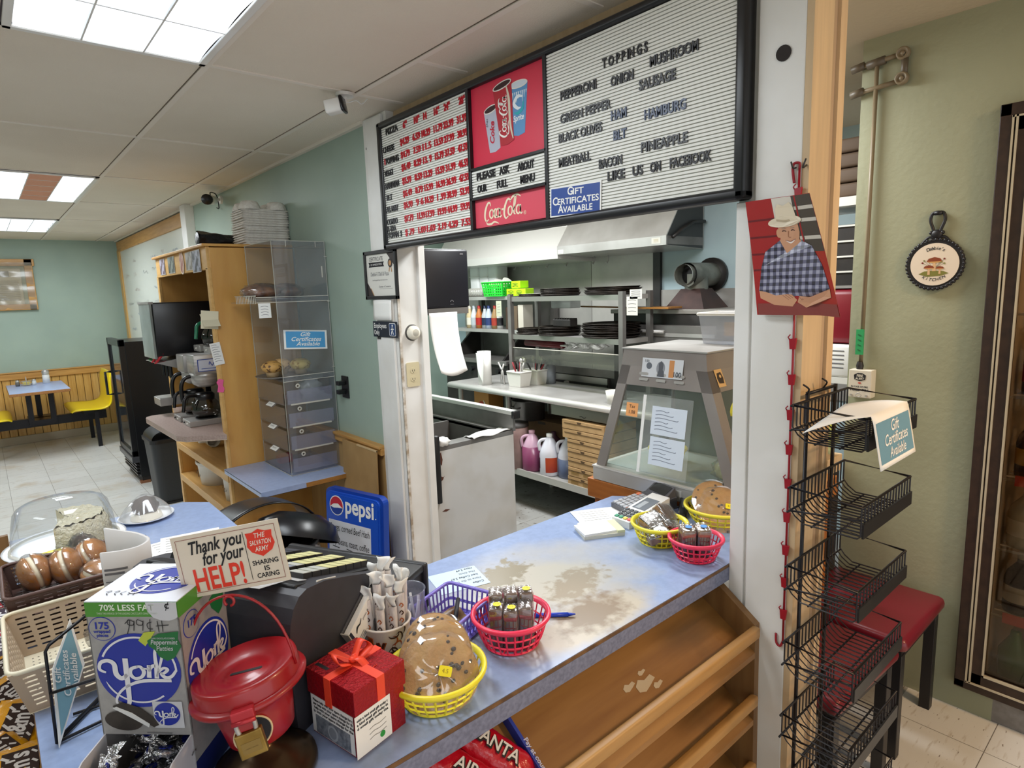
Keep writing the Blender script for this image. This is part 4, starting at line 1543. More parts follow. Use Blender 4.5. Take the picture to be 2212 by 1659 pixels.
M_candred = mat('candy_wrapper_red', '#c5162b', .22, coat=.4, bump=.25, bscale=60)
bx = thing('candy_box', 'blue cardboard candy box lying on the top rack shelf', 'candy box', (.60, .85, .76))
Fs = frame((0, 0, 0), (1, 0, 0), (0, 1, .62))
m = MB()
M_bxb = mat('candy_box_blue', '#2b42a8', .35)
for a, b in (((-.16, -.115, 0), (.105, .115, .002)), ((.098, -.115, 0), (.105, .115, .035)), ((-.16, -.115, 0), (-.153, .115, .035)), ((-.16, .109, 0), (.105, .115, .04))):
    m.box(a, b, M_bxb, 0, Fs)
m.build('tray', bx)
m = MB()
m.text('PRICED', .016, flat('#c6cdf0'), Fs @ T(.1052, -.02, .018) @ RY(RD(90)) @ RZ(RD(90)))
m.text('Pay at counter', .014, flat('#c6cdf0'), Fs @ T(.1015, -.055, .036) @ RZ(RD(-90)), bold=.02)
m.build('lettering', bx)


def sweet(label, x, y, rz, words_, wcol, face=True, bar=False):
    t = thing('candy_pack', label, 'candy', (x, y, .700 + (y - .72) * .62 + .004), 0, 'red candy packs in the blue box')
    F = frame((0, 0, 0), (1, 0, 0), (0, 1, .62)) @ RZ(rz)
    L, W = .105, .034
    m = MB()
    m.grid(lambda u, v: (-L + 2 * L * u, (-W + 2 * W * v) * (1 - .08 * (abs(2 * u - 1) > .85)), .003 + .018 * (max(0, 1 - (2 * v - 1) ** 4)) * (max(0, 1 - (2 * u - 1) ** 6)) + .0015 * sin(u * 40 + v * 13)), 26, 10, M_candred, F)
    m.grid(lambda u, v: (-L + 2 * L * u, (-W + 2 * W * v) * (1 - .08 * (abs(2 * u - 1) > .85)), .001), 2, 2, M_candred, F)
    m.build('wrapper', t)
    m = MB()
    G = F @ T(0, 0, .0235)
    m.text(words_, .034, flat('#16171c'), G @ T(.02, -.012, 0), bold=.06, sx=.9)
    m.text(words_, .034, flat(wcol), G @ T(.018, -.010, .0008), bold=.015, sx=.9)
    if face:
        C_ = G @ T(-.055, 0, 0)
        m.disc(.019, .019, flat('#d23a3f'), C_, 0, .0006)
        m.ribbon([(-.012, -.004), (-.002, -.013), (.011, -.008), (.014, .003)], [.002, .006, .006, .002], flat('#e8a0a0'), C_, z=.0012)
        m.disc(.002, .002, flat('#e8a0a0'), C_ @ T(-.004, .008, .001), 0, .0004)
        m.disc(.002, .002, flat('#e8a0a0'), C_ @ T(.006, .007, .001), 0, .0004)
    m.build('lettering', t)
    return t


sweet('red candy pack marked SANT nearest the side of the blue box', .635, .855, RD(-62), 'SANTA', '#e8e4e0')
sweet('red candy pack with a smiling face second in the blue box', .56, .850, RD(-58), 'AIR', '#e8e4e0')
sweet('red candy pack at the far left of the blue box', .49, .842, RD(-66), 'AIR', '#e8e4e0')

# ---------------------------------------------------------------- candy shelf on the customer side of the counter's left leg
sh = thing('candy_shelf', 'dark wooden shelf full of candy bags hung on the end of the counter', 'candy shelf', (-.18, 2.0, .62))
m = MB()
m.hexa([(.03 + .10, -.75, .10), (.13, .62, .10), (-.16, .62, -.06), (-.16, -.75, -.06), (.13, -.75, .115), (.13, .62, .115), (-.16, .62, -.045), (-.16, -.75, -.045)], M_rk)
m.build('board', sh)
m = MB(); m.box((-.17, .60, -.12), (.165, .62, .275), M_rkend); m.build('end_panel', sh); m = MB(); m.box((-.17, -.76, -.12), (.165, -.74, .16), M_rkend); m.build('end_panel', sh)
m = MB(); m.box((-.175, -.76, -.08), (-.16, .62, .02), M_rail); m.build('front_rail', sh)
M_mm = mat('yellow_candy_bag', '#eaa312', .25, coat=.5, bump=.3, bscale=50)
M_mmb = mat('brown_bag_band', '#2e1a14', .35)
M_dk = mat('dark_candy_bag', '#21161b', .25, coat=.5, bump=.3, bscale=50)


def cbag(label, x, y, z, rz, tilt, body, band, text, tcol, group, roll=0):
    t = thing('candy_bag', label, 'candy bag', (x, y, z), rz, group)
    F = RY(tilt) @ RX(roll)
    L, W = .075, .052
    m = MB()
    m.grid(lambda u, v: (-L + 2 * L * u, -W + 2 * W * v, .014 * max(0, 1 - (2 * v - 1) ** 4) * max(0, 1 - (2 * u - 1) ** 4) + .0015 * sin(u * 31 + v * 17 + x * 90)), 18, 14, body, F)
    m.grid(lambda u, v: (-L + 2 * L * u, -W + 2 * W * (1 - v), -.012 * max(0, 1 - (2 * v - 1) ** 4) * max(0, 1 - (2 * u - 1) ** 4)), 8, 8, body, F)
    m.build('bag', t)
    m = MB()
    G = F @ T(0, 0, .0145)
    m.prism([(-.052, -.026), (.048, -.030), (.052, .026), (-.046, .030)], .0, .0008, band, G)
    m.text(text, .045, flat(tcol), G @ T(0, -.013, .0004), bold=.03, shear=.15, fit=.088)
    for q in range(5):
        m.ribbon([(-.05 + .021 * q, .016), (-.04 + .021 * q, .027)], .005, flat(tcol), G, z=.0009, sm=1)
        m.ribbon([(-.05 + .021 * q, -.026), (-.042 + .021 * q, -.018)], .004, flat(tcol), G, z=.0009, sm=1)
    m.build('print', t)
    return t


mmk = [(-.045, 1.36, .80, .5, 'yellow candy bag lowest in the bottom left corner'), (-.065, 1.45, .79, 1.1, 'yellow candy bag leaning on the lowest one by the counter edge'),
       (-.04, 1.53, .80, .2, 'yellow candy bag half under the front corner of the cream basket'), (-.075, 1.60, .775, .9, 'yellow candy bag with its band showing at the left edge'),
       (-.04, 1.66, .795, 1.3, 'yellow candy bag beneath the cream basket'), (-.075, 1.74, .77, .4, 'yellow candy bag beyond the cream basket corner'), (-.045, 1.80, .79, .8, 'farthest yellow candy bag next to the dark bags'), (-.10, 1.40, .765, 1.5, 'yellow candy bag outermost at the lower left')]
for x, y, z, a, lb in mmk:
    cbag(lb, x, y, z, a + 1.0, RD(-18), M_mm, M_mmb, "m&m's", '#ded6cf', 'yellow candy bags on the left shelf', RD(random.uniform(-14, 14)))
for i, (x, y, z, a) in enumerate(((-.05, 1.93, .785, .6), (-.07, 2.03, .775, 1.2), (-.045, 2.12, .785, .3), (-.07, 2.22, .775, .9), (-.05, 2.32, .785, 1.4))):
    cbag(('dark candy bag nearest the yellow ones', 'dark candy bag second from the yellow ones', 'dark candy bag in the middle of the dark row', 'dark candy bag next to last in the dark row', 'farthest dark candy bag below the cake stand')[i],
         x, y, z, a + 1.0, RD(-18), M_dk, flat('#b02a38') if i % 2 else flat('#3c2c3a'), 'dark' if i % 2 else 'milk', '#e5dfe0', 'dark candy bags on the left shelf', RD(random.uniform(-12, 12)))
del rk_mark

# ---------------------------------------------------------------- plates, cake, baskets at the left
M_wplate = mat('white_plastic', '#e8eaee', .3)
ck_ = thing('cake_stand', 'clear domed cake stand on the far left end of the counter', 'cake stand', (.12, 2.26, .90))
m = MB()
m.lathe([(0, .02), (.11, .02), (.14, .026), (.155, .034), (.157, .038), (.15, .036), (.135, .032), (.0, .03)], M_wplate, 44)
m.lathe([(.115, 0), (.11, .012), (.10, .022)], mat('brown_stand_foot', '#4a332a', .5), 36)
m.lathe([(0, 0), (.115, 0)], MATS['brown_stand_foot'], 36)
m.build('plate', ck_)
m = MB()
M_dome = clear('cake_dome', '#f7f9fb', .06, .04, haze=.03)
m.lathe([(.138, .033), (.134, .045), (.128, .10), (.119, .145), (.11, .158), (.095, .166), (.06, .168), (.052, .172), (.03, .176), (0, .177)], M_dome, 48)
m.lathe([(.134, .034), (.140, .036), (.140, .040), (.134, .042)], M_acedge, 44)
m.build('dome', ck_)
m = MB()
M_coco = mat('coconut_cake', '#efe8cf', .9, col2='#e2d8b8', scale=70, bump=1.0, bscale=150)
def cakef(u, v):
    a = -1.9 + 3.6 * u
    r = .115 * (1 + .03 * sin(a * 13 + v * 20))
    return (r * cos(a) * (1 - .15 * v ** 3), r * sin(a) * (1 - .15 * v ** 3), .032 + .078 * v + .004 * sin(a * 17))
m.grid(cakef, 40, 8, M_coco)
rg = random.Random(5)
m.grid(lambda u, v: tuple((1 - v) * p for p in (.098 * cos(-1.9 + 3.6 * u), .098 * sin(-1.9 + 3.6 * u))) + (.110 + rg.uniform(0, .008),), 40, 7, M_coco)
m.grid(lambda u, v: ((.112 * cos(-1.9 + 3.6 * 0) * (1 - u) * 1.0 if u < .5 else .112 * cos(1.7) * (2 * u - 1)) if False else (.112 * (cos(-1.9) * (1 - 2 * u) if u < .5 else cos(1.7) * (2 * u - 1))), .112 * (sin(-1.9) * (1 - 2 * u) if u < .5 else sin(1.7) * (2 * u - 1)), .032 + .08 * v), 20, 8, mat('cake_crumb', '#e6d9b0', .9, bump=.8, bscale=90))
tag(m.build('coconut_cake', None, (.125, 2.265, .90)), 'cut coconut cake under the clear dome', 'cake')

pl = thing('wrapped_cake_plate', 'white paper plate with a wrapped wedge of dark chocolate cake on the blue counter', 'plate', (.362, 2.42, .90))
m = MB(); m.lathe([(0, .003), (.055, .003), (.085, .012), (.087, .014), (.084, .010), (.055, 0), (0, 0)], M_wplate, 32); m.build('plate', pl)
m = MB()
lumpy(m, (0, .005, .042), (.042, .038, .036), mat('chocolate_cake', '#2c1712', .7, col2='#3d2219', scale=50, bump=.6, bscale=90), .08, 5)
m.lathe([(.05, .004), (.046, .02), (.0, .03)], flat('#ece7d8'), 20)
m.build('cake_wedge', pl)
m = MB()
def wf(u, v):
    a = 2 * pi * u
    r = .080 * (1 - v) ** .8 + .012 * v + .004 * sin(a * 9) * (1 - v)
    return (r * cos(a), r * sin(a), .010 + .076 * v ** .75)
m.grid(wf, 40, 10, clear('cake_film', '#ffffff', .10, .10, haze=.14), cu=True)
m.build('cling_film', pl)


def diner_basket(name, label, x, y, z, r0, r1, hgt, col, group=None, oval=1.0, rz=0):
    t = thing(name, label, 'basket', (x, y, z), rz, group)
    mt = mat('basket_' + col.lstrip('#'), col, .32)
    S_ = SX(oval, 1, 1)
    m = MB()
    n = 40
    m.lathe([(r1 - .006, hgt - .008), (r1 + .001, hgt - .010), (r1 + .005, hgt - .004), (r1 + .004, hgt + .001), (r1 - .002, hgt + .002), (r1 - .006, hgt - .008)], mt, n, S_)
    m.build('rim', t)
    m = MB()
    ribs = 26
    for k in range(ribs):
        a = 2 * pi * k / ribs
        pts = []
        for q in range(5):
            v = q / 4
            r = r0 + (r1 - .003 - r0) * v ** .75
            pts.append(S_ @ Vector((r * cos(a), r * sin(a), .004 + (hgt - .010) * v)))
        m.tube(pts, .0021, mt, 4)
    for v in (.3, .62):
        r = r0 + (r1 - .003 - r0) * v ** .75
        m.tube([S_ @ Vector((r * cos(2 * pi * k / n), r * sin(2 * pi * k / n), .004 + (hgt - .010) * v)) for k in range(n)], .0022, mt, 4, True)
    m.build('lattice', t)
    m = MB()
    for rr in (.99, .7, .4):
        m.tube([S_ @ Vector((r0 * rr * cos(2 * pi * k / n), r0 * rr * sin(2 * pi * k / n), .003)) for k in range(n)], .003, mt, 4, True)
    for k in range(6):
        a = pi * k / 6
        m.tube([S_ @ Vector((r0 * cos(a), r0 * sin(a), .003)), S_ @ Vector((-r0 * cos(a), -r0 * sin(a), .003))], .0022, mt, 4)
    m.build('base', t)
    return t


YEL, PNK = '#f0e034', '#ee3558'
diner_basket('diner_basket', 'yellow basket of wrapped cookies between the brown tray and the cake stand', .088, 2.03, .90, .065, .092, .062, YEL, 'plastic diner baskets')
M_choc = mat('dark_cookie', '#33201a', .4, col2='#6b5546', scale=60, lo=.55, hi=.62, coat=.5)
for i, (x, y, z, s, lb) in enumerate(((.045, 2.01, .955, .045, 'wrapped dark cookie at the left of the yellow basket behind the tray'), (.10, 2.02, .935, .04, 'wrapped dark cookie low in the middle of the far yellow basket'),
                                      (.145, 2.05, .968, .05, 'wrapped dark cookie sticking up at the right of the far yellow basket'))):
    t = thing('wrapped_cookie', lb, 'cookie', (x, y, z), i, 'wrapped cookies in the far yellow basket')
    m = MB(); lumpy(m, (0, 0, 0), (s, s * .5, s * .8), M_choc, .08, 5); m.build('cookie', t)
    m = MB(); lumpy(m, (0, 0, 0), (s * 1.07, s * .6, s * .9), M_wrap, .16, 8); m.build('wrap', t)


def perf(m, P, nu, nv, fu, fv, mt, M=None, m0=.03, m1=.03):
    """bilinear panel P=[p00,p10,p11,p01] pierced by nu x nv slots"""
    P = [Vector(p) for p in P]
    def pt(u, v):
        return P[0].lerp(P[1], u).lerp(P[3].lerp(P[2], u), v)
    us, vs_ = [0.0], [0.0]
    for i in range(nu):
        c = m0 + (1 - 2 * m0) * (i + .5) / nu
        w_ = (1 - 2 * m0) / nu * fu / 2
        us += [c - w_, c + w_]
    for i in range(nv):
        c = m1 + (1 - 2 * m1) * (i + .5) / nv
        w_ = (1 - 2 * m1) / nv * fv / 2
        vs_ += [c - w_, c + w_]
    us.append(1.0)
    vs_.append(1.0)
    V, F = [], []
    for u in us:
        for v in vs_:
            V.append(pt(u, v))
    nn = len(vs_)
    for i in range(len(us) - 1):
        for j in range(nn - 1):
            if i % 2 == 1 and j % 2 == 1:
                continue
            F.append((i * nn + j, (i + 1) * nn + j, (i + 1) * nn + j + 1, i * nn + j + 1))
    m.add(V, F, mt, False, M)


def tray(label, x0, x1, y0, y1, z, hgt, outer, inner, group, flare=.02, slots=8, handle=False):
    cx, cy = (x0 + x1) / 2, (y0 + y1) / 2
    t = thing('slotted_tray', label, 'tray', (cx, cy, z), 0, group)
    a, b = (x1 - x0) / 2, (y1 - y0) / 2
    q = flare
    lo = [(-a + q, -b + q, 0), (a - q, -b + q, 0), (a - q, b - q, 0), (-a + q, b - q, 0)]
    hi = [(-a, -b, hgt), (a, -b, hgt), (a, b, hgt), (-a, b, hgt)]
    m = MB()
    perf(m, lo, 17, 14, .32, .28, inner, None, .06, .06)
    solidify(m.build('floor', t), .002)
    m = MB()
    for i in range(4):
        j = (i + 1) % 4
        L = (Vector(lo[i]) - Vector(lo[j])).length
        perf(m, [lo[i], lo[j], hi[j], hi[i]], max(5, int(L / .024)), slots, .66, .36, outer, None, .05, .10)
    solidify(m.build('slotted_wall', t), .0024)
    m = MB()
    poly = rrect(2 * a, 2 * b, .02, 5)
    m.tube([(p[0], p[1], hgt) for p in poly], .0042, inner, 6, True)
    m.build('rim', t)
    if handle:
        m = MB()
        m.prism(rrect(.085, .022, .010, 4), 0, .005, mat('tray_handle_brown', '#43302b', .5), frame((.05, b - .004, hgt - .022), (-1, 0, 0), (0, 0, 1)))
        m.build('handle_grip', t)
    return t


M_br = mat('brown_tray', '#5a4039', .45)
M_bro = mat('brown_tray_wall', '#4e3630', .45)
M_bei = mat('cream_tray', '#e2d9c0', .45)
M_bew = mat('taupe_tray_wall', '#b9a48c', .5)
tray('upper brown slotted tray holding the whoopie pies', -.034, .215, 1.665, 1.905, .962, .062, M_bro, M_br, 'slotted trays on the counter', .012, 5)
tray('lower brown slotted tray under the whoopie pies', -.030, .211, 1.665, 1.905, .902, .052, M_bro, M_br, 'slotted trays on the counter', .012, 4)
tray('cream slotted basket in front of the brown trays', -.040, .195, 1.365, 1.655, .902, .095, M_bew, M_bei, 'slotted trays on the counter', .022, 7, True)


def whoopie(label, x, y, z, rz, tilt, roll=0, cols=('#b0722e', '#9c6226')):
    t = thing('whoopie_pie', label, 'whoopie pie', (x, y, z), rz, 'wrapped whoopie pies')
    F = RX(roll) @ RY(tilt)
    mc = mat('pumpkin_cookie' + cols[0], cols[0], .35, col2=cols[1], scale=30, coat=.6, bump=.35, bscale=40)
    m = MB()
    for s in (-1, 1):
        m.lathe([(0, s * .034), (.020, s * .032), (.036, s * .023), (.044, s * .012), (.044, s * .006), (.030, s * .005)], mc, 26, F)
    m.build('cookie', t)
    m = MB(); m.lathe([(0, .007), (.039, .007), (.041, 0), (.039, -.007), (0, -.007)], mat('cream_filling', '#f3ecd2', .5), 26, F); m.build('filling', t)
    m = MB(); lumpy(m, (0, 0, 0), (.048, .048, .038), M_wrap, .05, 9, M=F); m.build('wrap', t)
    return t


whoopie('wrapped whoopie pie at the left of the brown tray', .028, 1.835, 1.012, RD(8), RD(78))
whoopie('wrapped whoopie pie in the middle of the brown tray', .090, 1.825, 1.012, RD(-8), RD(76))
whoopie('wrapped whoopie pie at the right of the brown tray beside the application papers', .148, 1.845, 1.014, RD(-18), RD(60))
whoopie('wrapped whoopie pie with a green sticker in the front right of the brown tray', .152, 1.735, 1.0, RD(0), RD(25), 0, ('#a9733c', '#8c5420'))
m = MB(); lumpy(m, (0, 0, 0), (.035, .05, .04), M_choc, .1, 5)
t = thing('wrapped_cookie', 'wrapped dark cookie standing in the cream basket', 'cookie', (.135, 1.50, .955), .4); m.build('cookie', t)
m = MB(); lumpy(m, (0, 0, 0), (.042, .058, .046), M_wrap, .15, 8); m.build('wrap', t)

# application papers, standing and curled
m = MB()
path = catmull([(.128, 1.462, 0), (.165, 1.445, 0), (.200, 1.447, 0), (.222, 1.478, 0), (.212, 1.525, 0), (.185, 1.565, 0), (.158, 1.60, 0)], 6)
NP = len(path)
ap = thing('application_papers', 'curled stack of printed application forms standing behind the candy box', 'papers', (0, 0, .901))
m.grid(lambda u, v: (path[round(u * (NP - 1))].x, path[round(u * (NP - 1))].y, (.245 + .022 * max(0, u - .6)) * v), NP - 1, 4, flat('#c9c6c4', .8))
solidify(m.build('sheets', ap), .006)
m = MB()
def onpath(u0, u1, z, hh, off, mt):
    pts = [path[i] for i in range(int(u0 * (NP - 1)), int(u1 * (NP - 1)) + 1)]
    V = []
    for i, p in enumerate(pts):
        a = pts[max(i - 1, 0)]
        b = pts[min(i + 1, len(pts) - 1)]
        tt = (b - a).normalized()
        nn = Vector((tt.y, -tt.x, 0)) * off
        V += [(p.x + nn.x, p.y + nn.y, z), (p.x + nn.x, p.y + nn.y, z + hh)]
    m.add(V, [(2 * i, 2 * i + 2, 2 * i + 3, 2 * i + 1) for i in range(len(pts) - 1)], mt)
for z, a, b in ((.205, .03, .22), (.196, .03, .17), (.18, .05, .38), (.163, .08, .40), (.146, .04, .40), (.13, .04, .36)):
    onpath(a, b, z, .0025 if z < .19 else .005, .0008, M_gink)
pb = path[int(.93 * (NP - 1))]
pa = path[int(.68 * (NP - 1))]
Fp = frame((pb.x + .0088, pb.y - .0055, 0), (pa.x - pb.x, pa.y - pb.y, 0), (0, 0, 1))
for s_x, z, hh in (('APPLICATION FOR', .228, .0155), ('PERSONAL INFORMATION', .206, .008), ('DATE OF APPLICATION', .198, .006), ('FIRST NAME', .178, .006), ('POSITION', .158, .006)):
    m.text(s_x, hh * 1.35, M_ink, Fp @ T(.012, z, .0005), 'LEFT', fit=min(.066, hh * len(s_x) * .52))
for z in (.222, .19, .17, .15, .13):
    m.ribbon([(.010, z), (.070, z)], .001, M_ink, Fp, z=.0006, sm=1)
m.build('print', ap)
m = MB()
for i in range(3):
    F = FZ(.02 * i, .01 * i, .0008 * i, .3 - .25 * i)
    m.label(.17, .22, M_paper, F, .0006)
    for k in range(9):
        m.ribbon([(-.07, .09 - .022 * k), (.07 - .02 * (k % 3), .09 - .022 * k)], .0022, M_gink, F, z=.0008, sm=1)
tag(m.build('printed_papers', None, (.375, 2.02, .9005)), 'loose printed papers lying flat on the counter beyond the register', 'papers')

# wire sign holder with sign
wh = thing('wire_sign_holder', 'black wire sign holder beside the candy box', 'sign holder', (.012, 1.252, .902))
m = MB()
pp = [(0, 0, 0), (.005, .0, .175)]
m.tube([(0, 0, .002), (.004, .002, .17), (.010, .006, .178), (.085, .098, .178), (.092, .11, .17), (.09, .108, .002), (0, 0, .002)], .0028, M_blackm, 6)
m.tube([(.001, 0, .095), (.078, -.045, .115)], .0026, M_blackm, 6)
m.tube([(.0, .0, .003), (.075, .012, .003), (.16, .09, .003)], .0028, M_blackm, 6)
m.tube([(.01, .004, .012), (.078, -.02, .075)], .0026, M_blackm, 6)
m.tube([(.03, .07, .003), (.11, .06, .003)], .0026, M_blackm, 6)
m.build('wire_frame', wh)
A_, B_, C__, D_ = Vector((.014, 1.236, .903)), Vector((.022, 1.292, 1.018)), Vector((.060, 1.345, 1.078)), Vector((.070, 1.318, .996))
m = MB()
Fq = frame(A_, D_ - A_, B_ - A_)
m.add([A_, D_, C__, B_], [(0, 1, 2, 3)], M_paper)
sg = m.build('counter_sign', None)
solidify(sg, .0012)
tag(sg, 'pale blue gift certificates sign seen edge on in the wire holder', 'sign')
m = MB()
cq = lambda u, v: A_.lerp(D_, u).lerp(B_.lerp(C__, u), v)
nrm = (D_ - A_).cross(B_ - A_).normalized() * .0008
if nrm.dot(Vector((0, 0, 1.65)) - A_) < 0: nrm = -nrm
m.add([cq(.08, .06) + nrm, cq(.92, .06) + nrm, cq(.92, .94) + nrm, cq(.08, .94) + nrm], [(0, 1, 2, 3)], mat('gift_card_blue', '#7fa9b8', .5))
Ft = frame(cq(.5, .5) + nrm * 1.6, (B_ - A_), -(D_ - A_))
for t_, yy in (('Gift', .012), ('Certificates', -.003), ('Available', -.018)):
    m.text(t_, .017, M_paper, Ft @ T(.0, yy, 0), shear=.35, bold=.01)
m.build('sign_face', sg)

# ---------------------------------------------------------------- peppermint candy box
yk = thing('peppermint_box', 'tall silver and blue peppermint patties box standing in front of the register', 'candy box', (.067, 1.078, .90), math.atan2(-.697, .717))
W_, D_y, H_y = .1435, .128, .31
M_card = mat('silver_card', '#aaa7a6', .42, .25, col2='#a19e9e', scale=80)
M_yb = mat('peppermint_blue', '#20309a', .35)
M_yg = mat('peppermint_green', '#4f8f35', .4)
M_lg = mat('pale_grey_card', '#c9c9cf', .45)
m = MB()
hz = .092
m.box((0, 0, hz), (W_, .002, H_y), M_card)
for x0 in (0, W_ - .002):
    m.box((x0, 0, 0), (x0 + .002, D_y, H_y), M_card)
m.box((0, D_y - .002, 0), (W_, D_y, H_y), M_card)
m.box((0, 0, 0), (W_, D_y, .002), M_card)
m.build('carton', yk)
m = MB(); m.box((0, 0, H_y), (W_, D_y, H_y + .0015), mat('carton_top', '#d9dde9', .4)); m.build('top_flap', yk)


def york_word(mb, M, k, w):
    S = lambda pts, ww: mb.ribbon([(x * k, y * k) for x, y in pts], [q * k for q in ww], w, M, z=.0012)
    S([(-.78, -.06), (-.92, .02), (-.88, .2), (-.70, .26), (-.56, .16), (-.54, -.10), (-.42, -.22), (-.28, -.12)], [.05, .08, .09, .1, .12, .13, .12, .08])
    S([(-.28, .32), (-.29, -.1), (-.30, -.6), (-.33, -.92), (-.50, -1.0), (-.62, -.86), (-.52, -.62), (-.28, -.42), (.10, -.29), (.76, -.28)], [.13, .13, .12, .10, .06, .06, .06, .07, .09, .08])
    S([(.0, .1), (-.16, .04), (-.2, -.1), (-.1, -.22), (.06, -.18), (.13, -.04), (.06, .09), (-.04, .1)], [.07, .09, .1, .08, .08, .1, .08, .05])
    S([(.10, .06), (.22, .04), (.28, .12)], [.04, .04, .05])
    S([(.27, .14), (.24, -.2)], [.1, .11])
    S([(.25, -.04), (.33, .1), (.42, .12)], [.05, .09, .1])
    S([(.42, -.18), (.52, .1), (.62, .46), (.55, .62), (.45, .5), (.44, .1), (.42, -.22)], [.05, .06, .07, .07, .07, .1, .11])
    S([(.45, -.08), (.60, .06), (.70, .02), (.60, -.08), (.54, -.1), (.64, -.2), (.78, -.16), (.90, .0)], [.05, .07, .08, .07, .08, .1, .08, .06])


def york_logo(mb, M, R_, ring=True):
    mb.disc(R_, R_, M_yb, M, 0, .0006, 40)
    w = flat('#dddce2')
    if ring:
        mb.ribbon([(R_ * .90 * cos(RD(a)), R_ * .90 * sin(RD(a))) for a in range(155, -2, -12)], [R_ * .05] * 14, w, M, z=.0008)
        mb.ribbon([(R_ * .86 * cos(RD(a)), R_ * .86 * sin(RD(a))) for a in range(200, 318, 12)], [R_ * .01] + [R_ * .045] * 9, w, M, z=.0008)
    york_word(mb, M @ T(.0, R_ * .02, 0), R_, w)


def york_face(F, wd):
    m = MB()
    m.box((-wd / 2, .13, 0), (wd / 2, .155, .0005), M_yg, 0, F)
    return m


F = FY(W_ / 2, -.0002, H_y / 2) @ T(0, .0125, 0) @ SX(1, .92, 1)
m = york_face(F, W_)
m.text('70% LESS FAT', .0145, flat('#e3ead9'), F @ T(-.006, .1415, .0006), bold=.02)
m.text('THAN THE AVERAGE OF THE LEADING CHOCOLATE CANDY BRANDS', .0052, flat('#c9d6bd'), F @ T(-.006, .1345, .0006), fit=.095)
m.prism([(.0715, .155), (.024, .155), (.026, .140), (.034, .129), (.046, .124), (.058, .1235), (.068, .127), (.0715, .130)], .0007, .0011, M_lg, F)
m.text('¢', .018, M_ink, F @ T(.057, .145, .0012), bold=.01)
C1 = F @ T(-.049, .109, 0)
m.disc(.021, .021, M_yb, C1, 0, .0004)
m.disc(.0198, .0198, M_card, C1, .0004, .0003)
m.text('175', .0165, M_yb, C1 @ T(0, .0005, .0008), bold=.03)
m.text('wrapped', .0075, M_yb, C1 @ T(0, -.0065, .0008), bold=.03)
m.text('pieces', .0075, M_yb, C1 @ T(0, -.0135, .0008), bold=.03)
m.ribbon([(-.012, .118), (-.004, .125), (-.006, .112), (-.010, .10)], .0012, M_ink, F, z=.0006)
for k_, dx in enumerate((-.006, .008)):
    m.ribbon([(dx + .008, .122), (dx, .125), (dx - .001, .117), (dx + .007, .116), (dx + .009, .123), (dx + .007, .106)], .0012, M_ink, F, z=.0006)
m.ribbon([(.030, .121), (.023, .118), (.024, .110), (.031, .109)], .0012, M_ink, F, z=.0006)
m.ribbon([(.028, .126), (.026, .102)], .0012, M_ink, F, z=.0006, sm=1)
m.ribbon([(.039, .123), (.040, .103)], .0012, M_ink, F, z=.0006, sm=1)
m.ribbon([(.046, .124), (.046, .104)], .0012, M_ink, F, z=.0006, sm=1)
m.ribbon([(.036, .114), (.056, .116)], .0012, M_ink, F, z=.0006, sm=1)
york_logo(m, F @ T(.0, .035, .0002), .066)
lf = F @ T(.046, .083, .001)
m.prism([(-.040, .006), (-.030, .020), (-.012, .022), (-.02, .01), (-.03, -.004)], 0, .0004, flat('#b5c043'), lf)
m.prism([(-.026, .006), (-.008, .018), (.024, .022), (.022, .008), (.026, -.004), (.014, -.024), (.002, -.030), (-.010, -.022), (-.016, -.01), (-.024, -.004)], .0004, .0004 + .0004, mat('leaf_green', '#1e6b38', .4), lf)
m.text('DARK CHOCOLATE COVERED', .0042, M_lg, lf @ T(.0, .009, .001), fit=.036)
m.text('Peppermint', .0115, M_lg, lf @ T(.0, .0, .001), shear=.2, bold=.01, fit=.042)
m.text('Patties', .0115, M_lg, lf @ T(.0, -.011, .001), shear=.2, bold=.01, fit=.026)
M_pat = mat('patty_dark', '#3a322e', .5, col2='#2a2421', scale=60)
m.disc(.030, .017, M_pat, F @ T(-.034, -.056, .0016) @ RZ(RD(-8)), 0, .0005)
m.prism([(-.034, .012), (-.018, .019), (.008, .010), (.030, -.010), (.036, -.022), (.028, -.026), (.012, -.016), (-.01, .0), (-.028, .006)], .0026, .003, M_pat, F @ T(-.014, -.040, 0))
m.prism([(-.030, .010), (-.024, .013), (.0, .002), (.026, -.018), (.024, -.024), (.006, -.012), (-.016, .002)], .003, .0034, flat('#d9d9d9'), F @ T(-.018, -.042, 0))
m.box((.015, -.068, .0016), (.062, -.02, .0019), M_lg, 0, F)
york_logo(m, F @ T(.037, -.042, .0022), .0205, False)
m.ribbon([(-.02, -.082), (.02, -.083)], .002, M_gink, F @ T(.02, .004, 0), z=.0006, sm=1)
m.build('front_print', yk)
F = frame((W_ + .0002, D_y / 2, H_y / 2), (0, 1, 0), (0, 0, 1))
m = york_face(F, D_y)
C1 = F @ T(-.036, .105, 0)
m.disc(.021, .021, M_yb, C1, 0, .0004)
m.disc(.0198, .0198, M_card, C1, .0004, .0003)
m.text('175', .0165, M_yb, C1 @ T(0, -.002, .0008), bold=.03)
m.prism([(-.02, .006), (.024, .022), (.022, .0), (.014, -.024), (.002, -.030), (-.016, -.01)], .0004, .0008, MATS['leaf_green'], F @ T(.036, .11, 0))
york_logo(m, F @ T(.0, .030, .0002), .058)
m.box((-D_y / 2, -H_y / 2, 0), (D_y / 2, -.11, .0004), mat('deep_blue_card', '#1b2560', .4), 0, F)
m.build('side_print', yk)
F = FZ(W_ / 2, D_y / 2, H_y + .0016)
m = MB()
york_logo(m, F @ T(.012, .006, 0) @ SX(1, .9, 1), .052)
m.ribbon([(-.058, -.036), (-.05, -.033), (-.053, -.041), (-.048, -.046)], .0012, M_ink, F, z=.0006)
